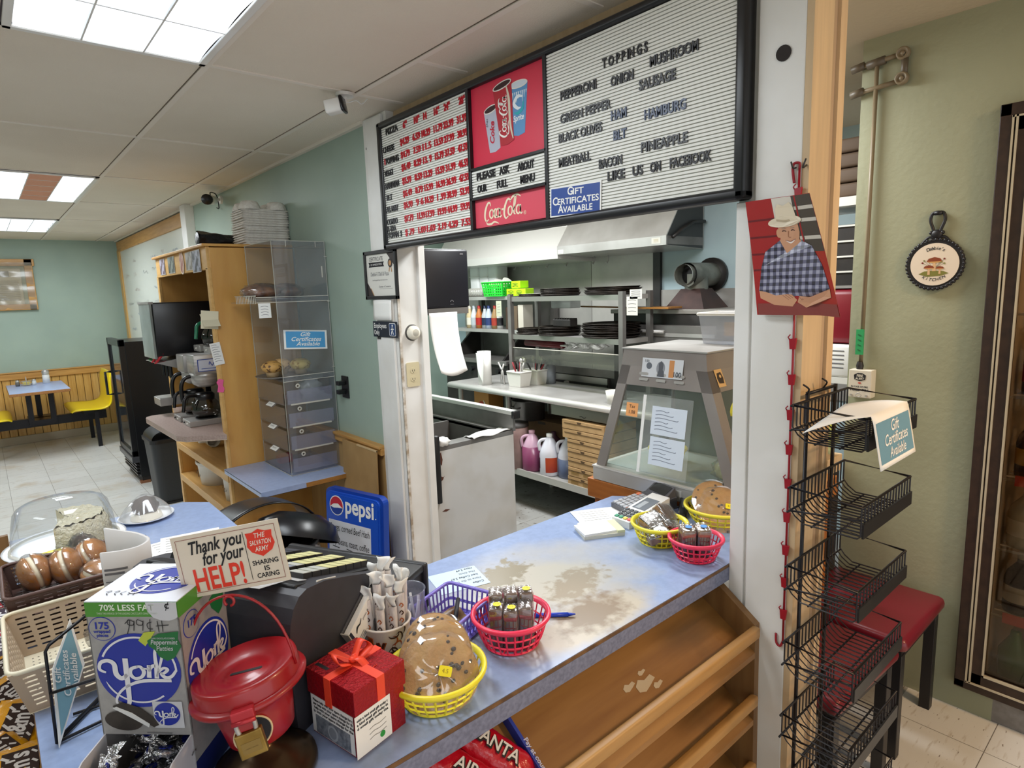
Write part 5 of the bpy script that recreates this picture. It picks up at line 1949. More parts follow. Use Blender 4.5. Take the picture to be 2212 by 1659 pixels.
m.ribbon([(-.044, -.036), (-.037, -.033), (-.040, -.041), (-.035, -.046)], .0012, M_ink, F, z=.0006)
m.ribbon([(-.026, -.034), (-.031, -.04), (-.025, -.045)], .0012, M_ink, F, z=.0006)
m.ribbon([(-.018, -.032), (-.016, -.046)], .0012, M_ink, F, z=.0006, sm=1)
m.ribbon([(-.020, -.039), (-.008, -.038)], .0012, M_ink, F, z=.0006, sm=1)
m.ribbon([(-.010, -.032), (-.008, -.046)], .0012, M_ink, F, z=.0006, sm=1)
m.text('99¢', .012, M_gink, F @ T(.02, .058, 0) @ RZ(pi), shear=.2)
m.build('top_print', yk)
# dispensing tray
m = MB()
m.box((.004, -.10, .001), (W_ - .004, .1, .003), M_card)
m.prism([(0, 0), (-.105, 0), (-.118, .022), (-.10, .055), (-.05, .085), (0, .092)], 0, .002, M_lg, frame((.002, 0, 0), (0, 1, 0), (0, 0, 1)))
m.prism([(0, 0), (-.105, 0), (-.118, .022), (-.10, .055), (-.05, .085), (0, .092)], 0, .002, M_lg, frame((W_ - .004, 0, 0), (0, 1, 0), (0, 0, 1)))
m.box((.004, -.112, 0), (W_ - .004, -.108, .022), M_lg)
m.build('dispenser_tray', yk)
M_foil = mat('silver_foil', '#c9cace', .2, .95, bump=1.0, bscale=70)
M_foilb = mat('blue_foil', '#25349c', .25, .7, bump=1.0, bscale=70)
rg = random.Random(11)
proto = []
for v in range(3):
    def mk(v=v):
        m = MB()
        m.grid(lambda a, b: ((.019 + .0012 * sin(a * 44 + v)) * cos(2 * pi * a) * sin(pi * b) * 1.0, (.019 + .0012 * sin(a * 37)) * sin(2 * pi * a) * sin(pi * b), -.0065 * cos(pi * b) + .001 * sin(a * 50 + b * 20)), 20, 10, M_foil, None, True, cu=True)
        for s in (-1, 1):
            m.grid(lambda a, b: (s * (.017 + .02 * b), (a - .5) * (.012 + .026 * b), .003 * sin(a * 18 + v * 2) * b), 8, 4, M_foil)
        return m
    proto.append(mk())
ykm = Matrix.Translation((.067, 1.078, .90)) @ RZ(math.atan2(-.697, .717))
first = None
for i in range(30):
    lx = .022 + rg.random() * (W_ - .044)
    ly = -.095 + rg.random() * .14
    lz = .014 + .013 * (i // 6) + .006 * (ly > -.03)
    p = ykm @ Vector((lx, ly, lz))
    if first is None:
        first = thing('foil_candy', 'silver foil wrapped peppermint patty piled in the dispenser tray', 'candy', p, 0, 'foil wrapped peppermint patties')
        proto[0].build('wrapper', first)
        m = MB(); m.disc(.010, .010, M_foilb, T(0, 0, .0062), 0, .0006); m.build('blue_seal', first)
        o = first
    else:
        o = copy_tree(first)
    o.location = p
    o.rotation_euler = (rg.uniform(-.6, .6), rg.uniform(-.6, .6), rg.uniform(0, 6.28))
# ================================================================ CASH REGISTER
M_reg = mat('register_charcoal', '#35343a', .5, col2='#302f35', scale=30)
M_regd = mat('register_black', '#1b1b1e', .45)
RA = RD(28)
rg_ = thing('cash_register', 'large charcoal cash register turned half away on the counter corner', 'cash register', (.33, .98, .90), RA)
m = MB()
prof = [(0, .0), (-.004, .10), (-.002, .17), (.004, .205), (.014, .228), (.030, .243), (.050, .248), (.10, .240), (.17, .216), (.245, .188), (.30, .172), (.312, .150), (.312, .0)]
m.prism([(a, b) for a, b in prof], -.40, 0, M_reg, frame((0, 0, 0), (1, 0, 0), (0, 0, 1)))
m.build('body', rg_)
m = MB(); m.box((-.006, .10, .12), (.004, .36, .128), M_regd); m.build('seam', rg_)
m = MB()
m.box((.30, .006, .0), (.455, .40, .096), M_regd, .004)
m.box((.29, .0, .094), (.452, .40, .112), M_regd, .005)
m.box((.448, -.004, .002), (.466, .404, .114), M_regd, .006)
m.build('cash_drawer', rg_)
m = MB()
tl = math.atan2(.188 - .248, .245 - .05)
K = T(.05, 0, .248) @ RY(-tl)
m.box((-.005, .02, -.012), (.25, .385, .004), M_regd, .003, K)
m.build('keyboard_bed', rg_)
M_ky = flat('#d6d29a', .5)
M_kg = flat('#b9bbb4', .5)
M_kb = flat('#8e94a2', .5)
for j in range(6):
    y = .055 + .058 * j
    kk = MB()
    for i in range(8):
        x = .045 + .026 * i
        top = (M_kb if (j == 1 and i < 2) else M_kg if i < 3 else M_ky) if j < 3 else flat('#3c3d44')
        kk.hexa([(x - .0125, y - .020, .004), (x + .0125, y - .020, .004), (x + .0125, y + .020, .004), (x - .0125, y + .020, .004),
                 (x - .0115, y - .018, .016), (x + .0115, y - .018, .016), (x + .0115, y + .018, .016), (x - .0115, y + .018, .016)], M_regd, K)
        kk.box((x - .011, y - .0175, .016), (x + .011, y + .0175, .0168), top, 0, K)
        if top is M_kg or top is M_ky:
            kk.box((x + .0100, y - .0175, .0168), (x + .0112, y + .0175, .0170), flat('#8f8f70'), 0, K)
    kk.build('key_column', rg_)
m = MB(); m.tube([(-.005, .30, .262), (.02, .16, .262)], .018, M_regd, 14); m.build('customer_display', rg_)
m = MB()
F = frame((0, 0, 0), (1, 0, 0), (0, 1, 0)) @ K
m.label(.105, .10, M_paper, K @ T(-.004, .105, .0052) @ RZ(.1), .0008)
m.label(.12, .02, clear('tape_clear', '#ffffff', .15, .1, haze=.3), K @ T(.035, .09, .006) @ RZ(1.4), .0006)
m.label(.09, .02, MATS['tape_clear'], K @ T(-.03, .055, .006) @ RZ(.15), .0006)
tag(m.build('taped_paper', None, (.33, .98, .90), (0, 0, RA)), 'blank white paper taped on top of the register', 'paper')
m = MB(); m.box((0, -.001, 0), (.055, .0005, .0035), M_paper, 0, K @ T(.035, .008, .0045)); tag(m.build('label_strip', None, (.33, .98, .90), (0, 0, RA)), 'thin white label strip on the edge of the register keyboard', 'label')
# business cards
bc = thing('business_card_holder', 'clear holder of white business cards tilted against the side of the register', 'card holder', (.33 + .185 * cos(RA) + .012 * sin(RA), .98 + .185 * sin(RA) - .012 * cos(RA), 1.018), RA)
Fc = frame((0, 0, 0), (1, 0, 0), (0, 0, 1)) @ RZ(RD(32))
m = MB()
m.box((-.048, -.032, -.010), (.048, .032, -.008), M_acryl, 0, Fc)
m.box((-.048, -.032, -.010), (.048, -.029, .010), M_acryl, 0, Fc)
m.box((-.049, -.032, -.010), (-.047, .032, .008), M_acedge, 0, Fc)
m.build('holder', bc)
m = MB()
m.box((-.045, -.029, -.007), (.045, .026, .004), M_paper, 0, Fc)
m.box((-.045, -.028, .004), (-.038, .024, .0044), flat('#20263a'), 0, Fc)
Gc = Fc @ T(0, 0, .0044)
m.ribbon([(-.030, .004), (-.022, .012), (-.012, .010), (-.004, .016)], [.001, .005, .003, .001], M_ink, Gc)
m.text('pizza & deli', .008, M_gink, Gc @ T(.016, .006, 0), fit=.035)
for k in range(3):
    m.ribbon([(-.030, -.012 - .005 * k), (-.012 + .004 * k, -.012 - .005 * k)], .0014, M_gink, Gc, sm=1)
m.build('cards', bc)

# ================================================================ DONATION KETTLE
M_kred = mat('kettle_red', '#a50e18', .33, coat=.25, col2='#98101a', scale=14, spec=.6)
M_bronze = mat('antique_bronze', '#6d5a44', .3, .85, col2='#473829', scale=8)
kt = thing('donation_kettle', 'red donation kettle with a thank you card standing on a bronze base', 'donation kettle', (.262, .945, .90), -YAW)
m = MB(); m.lathe([(0, .001), (.078, .001), (.080, .006), (.078, .015), (.070, .019), (.066, .019), (.060, .024), (.035, .038), (.016, .046), (.013, .052), (.013, .062), (0, .062)], M_bronze, 44); m.build('base', kt)
KT = T(0, 0, .070) @ RY(-RD(9)) @ SX(.95, .95, .97)
m = MB()
m.lathe([(0, 0), (.049, 0), (.053, .004), (.060, .045), (.062, .062), (.071, .076), (.083, .082), (.0915, .084), (.0925, .088), (.089, .092), (.080, .094), (.070, .094)], M_kred, 48, KT)
for k in range(6):
    a = -1.2 - .62 * k
m.build('pot', kt)
m = MB()
m.lathe([(.084, .091), (.083, .112), (.0815, .118), (.078, .120), (.050, .108), (.034, .105), (.032, .107), (.0, .107)], M_kred, 48, KT)
m.build('lid', kt)
m = MB(); m.prism(rrect(.052, .007, .0032), .1072, .1076, flat('#0b0809'), KT @ RZ(RD(8))); m.build('coin_slot', kt)
m = MB()
pts = []
for k in range(25):
    a = pi * k / 24
    pts.append(KT @ Vector((-.084 * cos(a) * (1.0 if sin(a) < .5 else 1.0), 0, .105 + .135 * sin(a) ** .8)))
m.tube(pts, .0021, M_kred, 8)
m.tube([KT @ Vector((.006 + .008 * cos(t / 2), -.003, .238 - .007 + .008 * sin(t / 2))) for t in range(-3, 9)], .0022, M_kred, 6)
m.build('bail_handle', kt)
KQ = KT @ RZ(RD(17))
m = MB()
m.box((-.012, -.095, .062), (.014, -.084, .092), M_kred, .002, KQ)
m.box((-.016, -.098, .078), (.018, -.082, .096), mat('hasp_red', '#b8303a', .35, .3), .002, KQ)
m.tube([KQ @ Vector((-.016, -.098, .080)), KQ @ Vector((.018, -.098, .080))], .0036, MATS['hasp_red'], 8)
m.build('hasp', kt)
m = MB()
Fm = KQ @ frame((.0, -.0595, .036), (1, .25, 0), (0, -.14, 1))
m.disc(.028, .028, flat('#17131a'), Fm, 0, .002)
m.tube([Fm @ Vector((.028 * cos(RD(10 * k)), .028 * sin(RD(10 * k)), .002)) for k in range(36)], .0016, flat('#e3c9a0'), 6, True)
m.prism([(-.010, .012), (0, .008), (.010, .012), (.011, -.004), (0, -.014), (-.011, -.004)], .002, .003, M_kred, Fm @ T(-.008, .004, 0))
m.text('S', .018, flat('#e8e2da'), Fm @ T(-.010, -.014, .003), bold=.03)
m.build('shield_badge', kt)
pk = MB()
Fp = KQ @ frame((.002, -.094, .060), (1, 0, 0), (0, 0, 1)) @ RZ(RD(3))
pk.box((-.020, -.038, -.006), (.020, .002, .006), mat('padlock_brass', '#a88a4a', .35, .8, col2='#8f7238', scale=30), .002, Fp)
pk.tube(catmull([Fp @ Vector(p) for p in [(-.012, 0, 0), (-.013, .016, 0), (-.006, .026, 0), (.006, .026, 0), (.013, .016, 0), (.012, 0, 0)]], 4), .0034, M_steel, 8)
pk.box((-.014, -.030, .006), (.014, -.012, .0064), flat('#8b7136'), 0, Fp)
pk.text('MASTER'[0:0] or '— —', .008, flat('#6d5526'), Fp @ T(0, -.024, .0066))
tag(pk.build('padlock', None, (.262, .945, .90), (0, 0, -YAW)), 'brass padlock hanging on the hasp of the red kettle', 'padlock')
# thank you card fixed behind the handle
SGc = thing('thank_you_card', 'cream card saying thank you for your help standing behind the kettle handle', 'card', (.2515, .9805, 1.2505), -YAW)
Fs_ = frame((0, 0, 0), (1, 0, 0), (0, .06, 1)) @ RZ(RD(9.0))
m = MB(); m.box((-.0855, -.050, -.001), (.0855, .050, .001), mat('cream_card', '#dfd3c2', .55), 0, Fs_); m.build('card', SGc)
m = MB()
G = Fs_ @ T(0, 0, .001)
M_mar = flat('#8a4038')
for a, b in (((-.0785, -.0435), (.0785, -.0435)), ((.0785, -.0435), (.0785, .0435)), ((.0785, .0435), (-.0785, .0435)), ((-.0785, .0435), (-.0785, -.0435))):
    m.ribbon([a, b], .0007, M_mar, G, sm=1)
m.ribbon([(.0275, -.039), (.0275, .039)], .0009, M_ink, G, sm=1)
m.build('border', SGc)
m = MB()
m.text('Thank you', .0285, M_ink, G @ T(-.063, .018, 0) @ RZ(.05), 'LEFT', shear=.35, bold=.02, fit=.085)
m.text('for your', .0285, M_ink, G @ T(-.044, -.002, 0) @ RZ(.05), 'LEFT', shear=.35, bold=.02, fit=.068)
m.build('black_lettering', SGc)
m = MB(); m.text('HELP!', .050, mat('vermilion', '#e23a26', .5), G @ T(-.064, -.041, 0), 'LEFT', fit=.080, bold=.02); m.build('red_lettering', SGc)
m = MB()
S_ = G @ T(.052, .018, 0)
m.prism([(-.021, .017), (-.010, .017), (0, .0215), (.010, .017), (.021, .017), (.0195, .008), (.022, -.004), (.016, -.014), (0, -.0225), (-.016, -.014), (-.022, -.004), (-.0195, .008)], .0002, .0008, mat('vermilion', '#e23a26', .5), S_)
for t_, yy, ft in (('THE', .008, .018), ('SALVATION', -.003, .034), ('ARMY', -.0135, .022)):
    m.text(t_, .011, flat('#efe4d8'), S_ @ T(0, yy, .0008), fit=ft, shear=.2, bold=.01)
m.build('shield', SGc)
m = MB()
for t_, yy, ft in (('SHARING', -.017, .041), ('IS', -.0275, .0085), ('CARING', -.038, .035)):
    m.text(t_, .0105, M_ink, G @ T(.053, yy, 0), fit=ft, bold=.02)
m.build('small_lettering', SGc)

# ================================================================ GIFT BOX
gx = thing('red_gift_box', 'red embossed gift box with an orange ribbon and a coin slot beside the kettle', 'gift box', (.38, .858, .90), math.atan2(.023, .104))
M_gred = mat('red_foil_card', '#b4101f', .25, .45, bump=.9, bscale=170, coat=.3)
M_grs = mat('red_box_side', '#a30f1c', .3, .3, bump=.3, bscale=200)
M_rib_ = mat('orange_ribbon', '#f0492c', .45)
m = MB(); m.box((.001, .001, 0), (.106, .122, .08), M_grs, .001); m.build('box', gx)
m = MB(); m.box((-.002, -.002, .076), (.109, .125, .121), M_grs, .0015); m.box((-.0015, -.0015, .121), (.1085, .1245, .1214), M_gred); m.build('lid', gx)
m = MB()
m.box((.045, -.003, .07), (.062, .126, .1222), M_rib_); m.box((-.003, .058, .07), (.110, .075, .1220), M_rib_)
m.box((.1065, .058, .0), (.1078, .075, .08), M_rib_)
m.build('ribbon', gx)
m = MB()
for s, a0 in ((1, .5), (-1, 2.2)):
    pts = catmull([(.053, .066, .124), (.053 + .028 * s, .066 + .012, .146), (.053 + .034 * s, .060, .138), (.053 + .01 * s, .064, .126)], 6)
    m.grid(lambda u, v: (pts[round(u * (len(pts) - 1))].x, pts[round(u * (len(pts) - 1))].y + (v - .5) * .016, pts[round(u * (len(pts) - 1))].z), len(pts) - 1, 2, M_rib_)
for dx, dy in ((.012, -.040), (.030, .020)):
    m.grid(lambda u, v: (.053 + dx * u + (v - .5) * .014, .066 + dy * u, .127 + .006 * sin(u * 6) - .003 * u), 8, 2, M_rib_)
m.ball((.053, .066, .128), (.008, .008, .006), M_rib_, 10, 6)
solidify(m.build('bow', gx), .0006)
m = MB(); m.box((.012, .086, .1214), (.019, .118, .1216), flat('#0c0608')); m.box((.012, .086, .1213), (.045, .092, .12145), M_gred); m.build('coin_slot', gx)
m = MB()
Fl = frame((-.0006, .062, .040), (0, -1, 0), (0, 0, 1))
m.label(.112, .070, M_paper, Fl, .0006)
for k in range(4):
    m.text('Please help with your spare change for the food pantry'[k * 3:40 + k], .0068, M_ink, Fl @ T(-.05, .025 - .007 * k, .0006), 'LEFT', fit=.105, bold=.03)
m.box((-.046, -.034, .0006), (.046, .0, .0009), mat('grey_photo', '#8f949c', .5, col2='#5e646d', scale=120), 0, Fl)
m.disc(.014, .014, flat('#a9aeb5'), Fl @ T(0, -.018, .001), 0, .0003)
m.disc(.010, .010, flat('#858b93'), Fl @ T(0, -.018, .0014), 0, .0003)
m.build('notice_front', gx)
m = MB()
Fr = FY(.033, -.0026, .042)
m.label(.075, .075, M_paper, Fr, .0006)
for k in range(3):
    m.text('with a kind small gift today thank you'[k * 5:30 + k], .0064, M_ink, Fr @ T(-.034, .027 - .007 * k, .0006), 'LEFT', fit=.066, bold=.03)
for k in range(3):
    m.ribbon([(-.010, .0 - .009 * k), (.0, .002 - .009 * k), (.012, .0 - .009 * k), (.026, .002 - .009 * k)], .0009, M_gink, Fr, z=.0008)
m.disc(.0055, .0055, flat('#2f9a3e'), Fr @ T(.017, -.024, .0006), 0, .0004)
m.build('notice_side', gx)

# ================================================================ CANDY STICK TUB, CUP, BASKETS
tb = thing('candy_stick_tub', 'white and brown printed tub holding wrapped caramel sticks', 'tub', (.551, 1.062, .90), -YAW)
M_tub = mat('tub_white', '#ece7e1', .4)
M_br1 = flat('#3a1d10')
M_br2 = flat('#a8541c')
m = MB(); m.lathe([(0, .002), (.043, .002), (.043, .0), (.0465, .04), (.049, .094), (.052, .096), (.052, .099), (.048, .099), (.046, .094), (.042, .006), (0, .006)], M_tub, 36); m.build('tub', tb)
m = MB()
def onc(u, z, rr=.0):
    a = -pi / 2 + u / .0465
    r = .0434 + .0000 + (z / .094) * .006 + rr
    return frame((r * cos(a), r * sin(a), z), (-sin(a), cos(a), 0), (0, 0, 1))
for t_, u0, z, s, st in (('COW', -.038, .052, .024, .0125), ('TALES', -.018, .030, .022, .0105)):
    for k, chh in enumerate(t_):
        Q = onc(u0 + st * k * (1.25 if t_ == 'COW' else 1.05), z + .001 * k)
        m.text(chh, s * 1.15, M_br2, Q @ T(0, -.0015, .0006), bold=.10)
        m.text(chh, s * 1.1, M_br1, Q @ T(0, 0, .0012), bold=.05)
Q = onc(-.030, .078)
m.label(.034, .011, M_br2, Q, .0008)
m.text('CHOCOLATE', .0085, M_br1, Q @ T(0, -.003, .001), fit=.031, bold=.02)
rg = random.Random(21)
for k in range(14):
    u, z = rg.uniform(.012, .062), rg.uniform(.012, .086)
    Q = onc(u, z)
    pts = [(0, 0)]
    a = rg.uniform(0, 6.28)
    for q in range(5):
        a += rg.uniform(.4, .9)
        pts.append((pts[-1][0] + .006 * cos(a), pts[-1][1] + .006 * sin(a)))
    m.ribbon(pts, [.0008, .003, .0035, .003, .002, .0005], rg.choice([M_br1, M_br2, M_br1]), Q, z=.0008)
for k in range(10):
    Q = onc(rg.uniform(-.062, .0), rg.uniform(.004, .02))
    m.ribbon([(0, 0), (.006, .004), (.012, -.002)], [.001, .003, .0006], rg.choice([M_br1, M_br2]), Q, z=.0008)
m.build('print', tb)
M_stick = mat('stick_wrapper', '#e9e5e3', .25, coat=.4, col2='#cfc6c4', scale=40, stretch=(4, 4, 1))
tbm = Matrix.Translation((.551, 1.062, .90)) @ RZ(-YAW)
rg = random.Random(9)
spots = [(-.026, -.020, .165), (-.002, -.028, .148), (.020, -.020, .150), (.030, -.004, .168), (-.030, .004, .176), (-.010, -.006, .190), (.010, -.004, .182), (.022, .016, .186), (-.018, .020, .196), (.004, .022, .204), (-.004, .006, .212), (.030, .024, .178)]
for i, (x, y, hh) in enumerate(spots):
    p = tbm @ Vector((x, y, .008))
    t = thing('candy_stick', ('wrapped caramel stick in the front row of the printed tub' if i < 4 else 'wrapped caramel stick in the middle of the printed tub' if i < 8 else 'tall wrapped caramel stick at the back of the printed tub'), 'candy', p, -YAW + rg.uniform(-.5, .5), 'wrapped caramel sticks')
    m = MB()
    lean = (x * .25 / .03 * .1, y * .2 / .03 * .1)
    n = 10
    def sf(u, v, hh=hh, i=i):
        a = 2 * pi * u
        r = .0085 * (1 + .08 * sin(a * 4 + v * 30))
        return (r * cos(a) + lean[0] * v * hh, r * sin(a) * .75 + lean[1] * v * hh, (hh - .02) * v)
    m.grid(sf, 14, 10, M_stick, None, True, cu=True)
    m.build('wrapper', t)
    m = MB()
    tx, ty = lean[0] * hh, lean[1] * hh
    m.grid(lambda u, v: (tx + (u - .5) * (.010 + .020 * v) + .004 * sin(v * 5 + i), ty + .006 * sin(u * 5 + i) * v + .008 * v * sin(i * 2), hh - .024 + .030 * v), 6, 4, M_paper)
    solidify(m.build('twisted_end', t), .0006)
    m = MB()
    rr = random.Random(i)
    for k in range(4):
        z = hh - .045 - .016 * k
        Q = frame((lean[0] * z, -.0085 * .8 + lean[1] * z, z), (1, 0, 0), (0, 0, 1))
        m.ribbon([(-.004, 0), (0, .005), (.004, 0), (0, -.004)], .0022, [M_br2, M_br1][k % 2], Q, z=.0012)
    m.build('print', t)

cu = thing('clear_cup', 'clear plastic cup with drinking straws behind the printed tub', 'cup', (.625, 1.098, .90))
m = MB(); m.lathe([(0, .002), (.030, .002), (.033, .02), (.0385, .12), (.0400, .122), (.0385, .124), (.037, .12), (.031, .006)], clear('cup_plastic', '#f1f2f8', .08, .06, haze=.12, hazecol='#d5d8ea'), 30); m.build('cup', cu)
m = MB()
for k in range(7):
    a = k * .9
    m.tube([(.02 * cos(a), .02 * sin(a), .006), (.026 * cos(a + .8), .026 * sin(a + .8), .10)], .003, flat('#d8d4d2'), 6)
m.build('straws', cu)

# purple basket
pb_ = thing('purple_basket', 'small purple slatted plastic basket holding odds and ends', 'basket', (.715, 1.072, .90), RD(19))
M_pur = mat('purple_plastic', '#7a6cc9', .35)
a_, b_ = .083, .062
hgt = .062
m = MB()
m.prism(rrect(2 * a_ - .02, 2 * b_ - .02, .012), .001, .004, M_pur)
m.build('floor', pb_)
m = MB()
pts = [(p[0], p[1], hgt) for p in rrect(2 * a_ + .008, 2 * b_ + .008, .014, 5)]
m.tube(pts, .0042, M_pur, 6, True)
m.tube([(p[0] * .955, p[1] * .95, hgt * .42) for p in pts], .004, M_pur, 4, True)
m.tube([(p[0] * .90, p[1] * .89, .005) for p in pts], .005, M_pur, 4, True)
m.build('rim', pb_)
m = MB()
pr_ = rrect(2 * a_, 2 * b_, .012, 3)
def perim(n):
    L = [(Vector((pr_[i][0], pr_[i][1], 0)), Vector((pr_[(i + 1) % len(pr_)][0], pr_[(i + 1) % len(pr_)][1], 0))) for i in range(len(pr_))]
    tot = sum((b - a).length for a, b in L)
    out, d, i = [], 0, 0
    for k in range(n):
        s = tot * k / n
        while s > d + (L[i][1] - L[i][0]).length:
            d += (L[i][1] - L[i][0]).length
            i += 1
        out.append(L[i][0].lerp(L[i][1], (s - d) / max(1e-9, (L[i][1] - L[i][0]).length)))
    return out
for p in perim(40):
    m.tube([(p.x * .91, p.y * .90, .004), (p.x, p.y, hgt)], .0026, M_pur, 4)
m.build('slats', pb_)
pm = Matrix.Translation((.715, 1.072, .90)) @ RZ(RD(19))
for nm, lb, cat_, q0, q1, r, c in (('marker', 'black marker lying in the purple basket', 'marker', (-.01, -.02, .03), (.06, .02, .042), .005, '#17151a'), ('pen', 'white and blue pen at the bottom of the purple basket', 'pen', (-.06, -.02, .010), (.05, -.03, .012), .004, '#c3cfe6')):
    m = MB(); m.tube([pm @ Vector(q0), pm @ Vector(q1)], r, flat(c), 10); tag(m.build(nm), lb, cat_)
m = MB()
m.grid(lambda u, v: (-.055 + .10 * u, -.02 + .055 * v, .012 + .016 * sin(u * 6 + v * 3) * sin(v * 3.1) + .008 * v), 14, 8, mat('brown_wrapper', '#6b4526', .3, col2='#a58a63', scale=40))
o = m.build('crumpled_wrapper', None, (.715, 1.072, .903), (0, 0, RD(19))); solidify(o, .001); tag(o, 'crumpled brown wrapper in the purple basket', 'wrapper')

# big cookies and brownies
M_cook = mat('cookie_dough', '#b78f52', .6, col2='#a67d42', scale=26, bump=.5, bscale=60, col3='#b98d54')
M_chip = mat('chocolate_chip', '#2c1811', .35)
M_stk = flat('#f4e21c', .5)


def big_cookie(label, x, y, z, rz, tilt, R_=.075, chips=26, sticker=True, group='big wrapped cookies', seed=1):
    t = thing('wrapped_cookie', label, 'cookie', (x, y, z), rz, group)
    F = RX(tilt)
    m = MB()
    rr = random.Random(seed)
    def f(u, v):
        a = 2 * pi * u
        r = R_ * v * (1 + .03 * sin(3 * a + seed) * v)
        return (r * cos(a), r * sin(a), .014 * max(0, 1 - v ** 4) + .002 * sin(a * 5 + v * 9))
    m.grid(f, 36, 9, M_cook, F, True, cu=True)
    m.grid(lambda u, v: (R_ * (1 - v) * (1 + .03 * sin(6 * pi * u + seed) * (1 - v)) * cos(2 * pi * u), R_ * (1 - v) * (1 + .03 * sin(6 * pi * u + seed) * (1 - v)) * sin(2 * pi * u), -.006 * min(1, 4 * v)), 36, 4, M_cook, F, True, cu=True)
    m.build('cookie', t)
    m = MB()
    for k in range(chips):
        a, r = rr.uniform(0, 6.28), R_ * .93 * math.sqrt(rr.random())
        s = rr.uniform(.0026, .0048)
        m.ball((r * cos(a), r * sin(a), .014 * (1 - (r / R_) ** 4)), (s * 1.2, s, s * .7), M_chip, 7, 5, F @ RZ(rr.random()))
    tag(m.build('chocolate_chips', t), kind='stuff')
    m = MB()
    m.grid(lambda u, v: ((R_ + .003) * v * cos(2 * pi * u), (R_ + .003) * v * sin(2 * pi * u), .0175 * max(0, 1 - v ** 5) + .0012 * sin(u * 60 + v * 8) * v + .0012 * sin(u * 22)), 60, 10, M_wrap, F, True, cu=True)
    m.build('wrap', t)
    if sticker:
        m = MB()
        F2 = F @ T(.012, .002, .019) @ RZ(RD(-15))
        m.label(.024, .018, M_stk, F2, .0004, .003)
        m.text('4.5', .010, flat('#a48c12'), F2 @ T(0, -.003, .0004))
        m.build('price_sticker', t)
    return t


diner_basket('diner_basket', 'yellow basket of giant wrapped cookies at the front edge of the counter', .565, .905, .90, .062, .092, .062, YEL, 'plastic diner baskets', 1.0)
vdir = math.atan2(.565, .905)
big_cookie('giant wrapped chocolate chip cookie with a yellow sticker leaning in the front yellow basket', .562, .890, .953, -vdir, RD(52), .073, 30, True, seed=2)
big_cookie('giant wrapped cookie behind the stickered one in the front yellow basket', .575, .914, .966, -vdir, RD(54), .070, 20, False, seed=5)
big_cookie('giant wrapped cookie farthest back in the front yellow basket', .588, .936, .974, -vdir, RD(56), .064, 20, False, seed=8)

M_brn = mat('brownie_crust', '#4a2e22', .35, col2='#2e1a13', scale=40, coat=.5, col3='#6b4a36')
M_brs = mat('brownie_side', '#2a1610', .5, col2='#3a2118', scale=60)
M_wrap2 = clear('brownie_wrap', '#ffffff', .14, .06, haze=.03)


def brownie(label, x, y, z, rz, sx_, sy_, hz_, sticker=None, group='wrapped brownies', rot=None, top=None, side=None):
    t = thing('wrapped_brownie', label, 'brownie', (x, y, z), rz, group)
    if rot: t.rotation_euler = (rot[0], rot[1], rz)
    m = MB(); m.box((-sx_ / 2, -sy_ / 2, 0), (sx_ / 2, sy_ / 2, hz_ * .8), side or M_brs, .004); m.box((-sx_ / 2 - .001, -sy_ / 2 - .001, hz_ * .76), (sx_ / 2 + .001, sy_ / 2 + .001, hz_), top or M_brn, .004); m.build('brownie', t)
    m = MB(); m.box((-sx_ / 2 - .003, -sy_ / 2 - .003, -.001), (sx_ / 2 + .003, sy_ / 2 + .003, hz_ + .003), M_wrap2, .006)
    m.grid(lambda u, v: (-sx_ / 2 + sx_ * u, -sy_ / 2 + sy_ * v, hz_ + .0035 + .0025 * sin(u * 15 + v * 9) * sin(v * 12 + x * 50)), 12, 12, M_wrap2)
    m.build('wrap', t)
    if sticker:
        m = MB(); m.disc(.009, .0085, flat(sticker, .5), T(.002, -.004, hz_ + .006), 0, .0005)
        if sticker == '#f4e21c': m.text('1.5', .007, flat('#a48c12'), T(.002, -.006, hz_ + .0066))
        m.build('price_sticker', t)
    return t


diner_basket('diner_basket', 'pink basket of brownies in the middle of the counter front', .786, .945, .90, .058, .082, .068, PNK, 'plastic diner baskets')
pr = -vdir
bm_ = Matrix.Translation((.784, .942, .906)) @ RZ(-YAW)
for i, (dx, dy, st_, hz_) in enumerate(((-.030, -.014, '#f4e21c', .086), (.0, -.020, '#f4e21c', .082), (.030, -.014, None, .086), (-.032, .024, None, .098), (.0, .024, None, .100), (.032, .024, '#f4e21c', .100))):
    p = bm_ @ Vector((dx, dy, 0))
    brownie(('front left brownie with a yellow sticker in the pink basket', 'front middle brownie with a yellow sticker in the pink basket', 'front right brownie without sticker in the pink basket', 'back left brownie in the pink basket',
             'back middle brownie in the pink basket', 'back right brownie with a yellow sticker in the pink basket')[i], p.x, p.y, p.z, -YAW + .05 * (i - 2), .027, .035, hz_, st_)
m = MB(); m.tube([(.885, .981, .9055), (.945, .929, .9055)], .0050, mat('pen_blue', '#1a3fc0', .3), 10); m.tube([(.945, .929, .9055), (.958, .918, .9055)], [.0045, .0015], MATS['pen_blue'], 10)
tag(m.build('pen'), 'blue pen lying on the counter beside the pink basket', 'pen')
nt_ = thing('price_note', 'handwritten price note taped on the counter behind the purple basket', 'note', (.872, 1.258, .9003), RD(165))
m = MB(); m.label(.135, .115, mat('note_paper', '#c9dcec', .5), Matrix.Identity(4), .0006); m.build('paper', nt_)
m = MB()
for k, t_ in enumerate(('Coffee', 'Have to Go 1.97', 'Iced Coffee 2.67', 'Hot Choc', 'Have 2.49')):
    m.text(t_, .0145, M_gink if k % 2 else M_ink, T(-.058, .032 - .021 * k, .0006), 'LEFT', shear=.2, sx=.8)
m.build('handwriting', nt_)

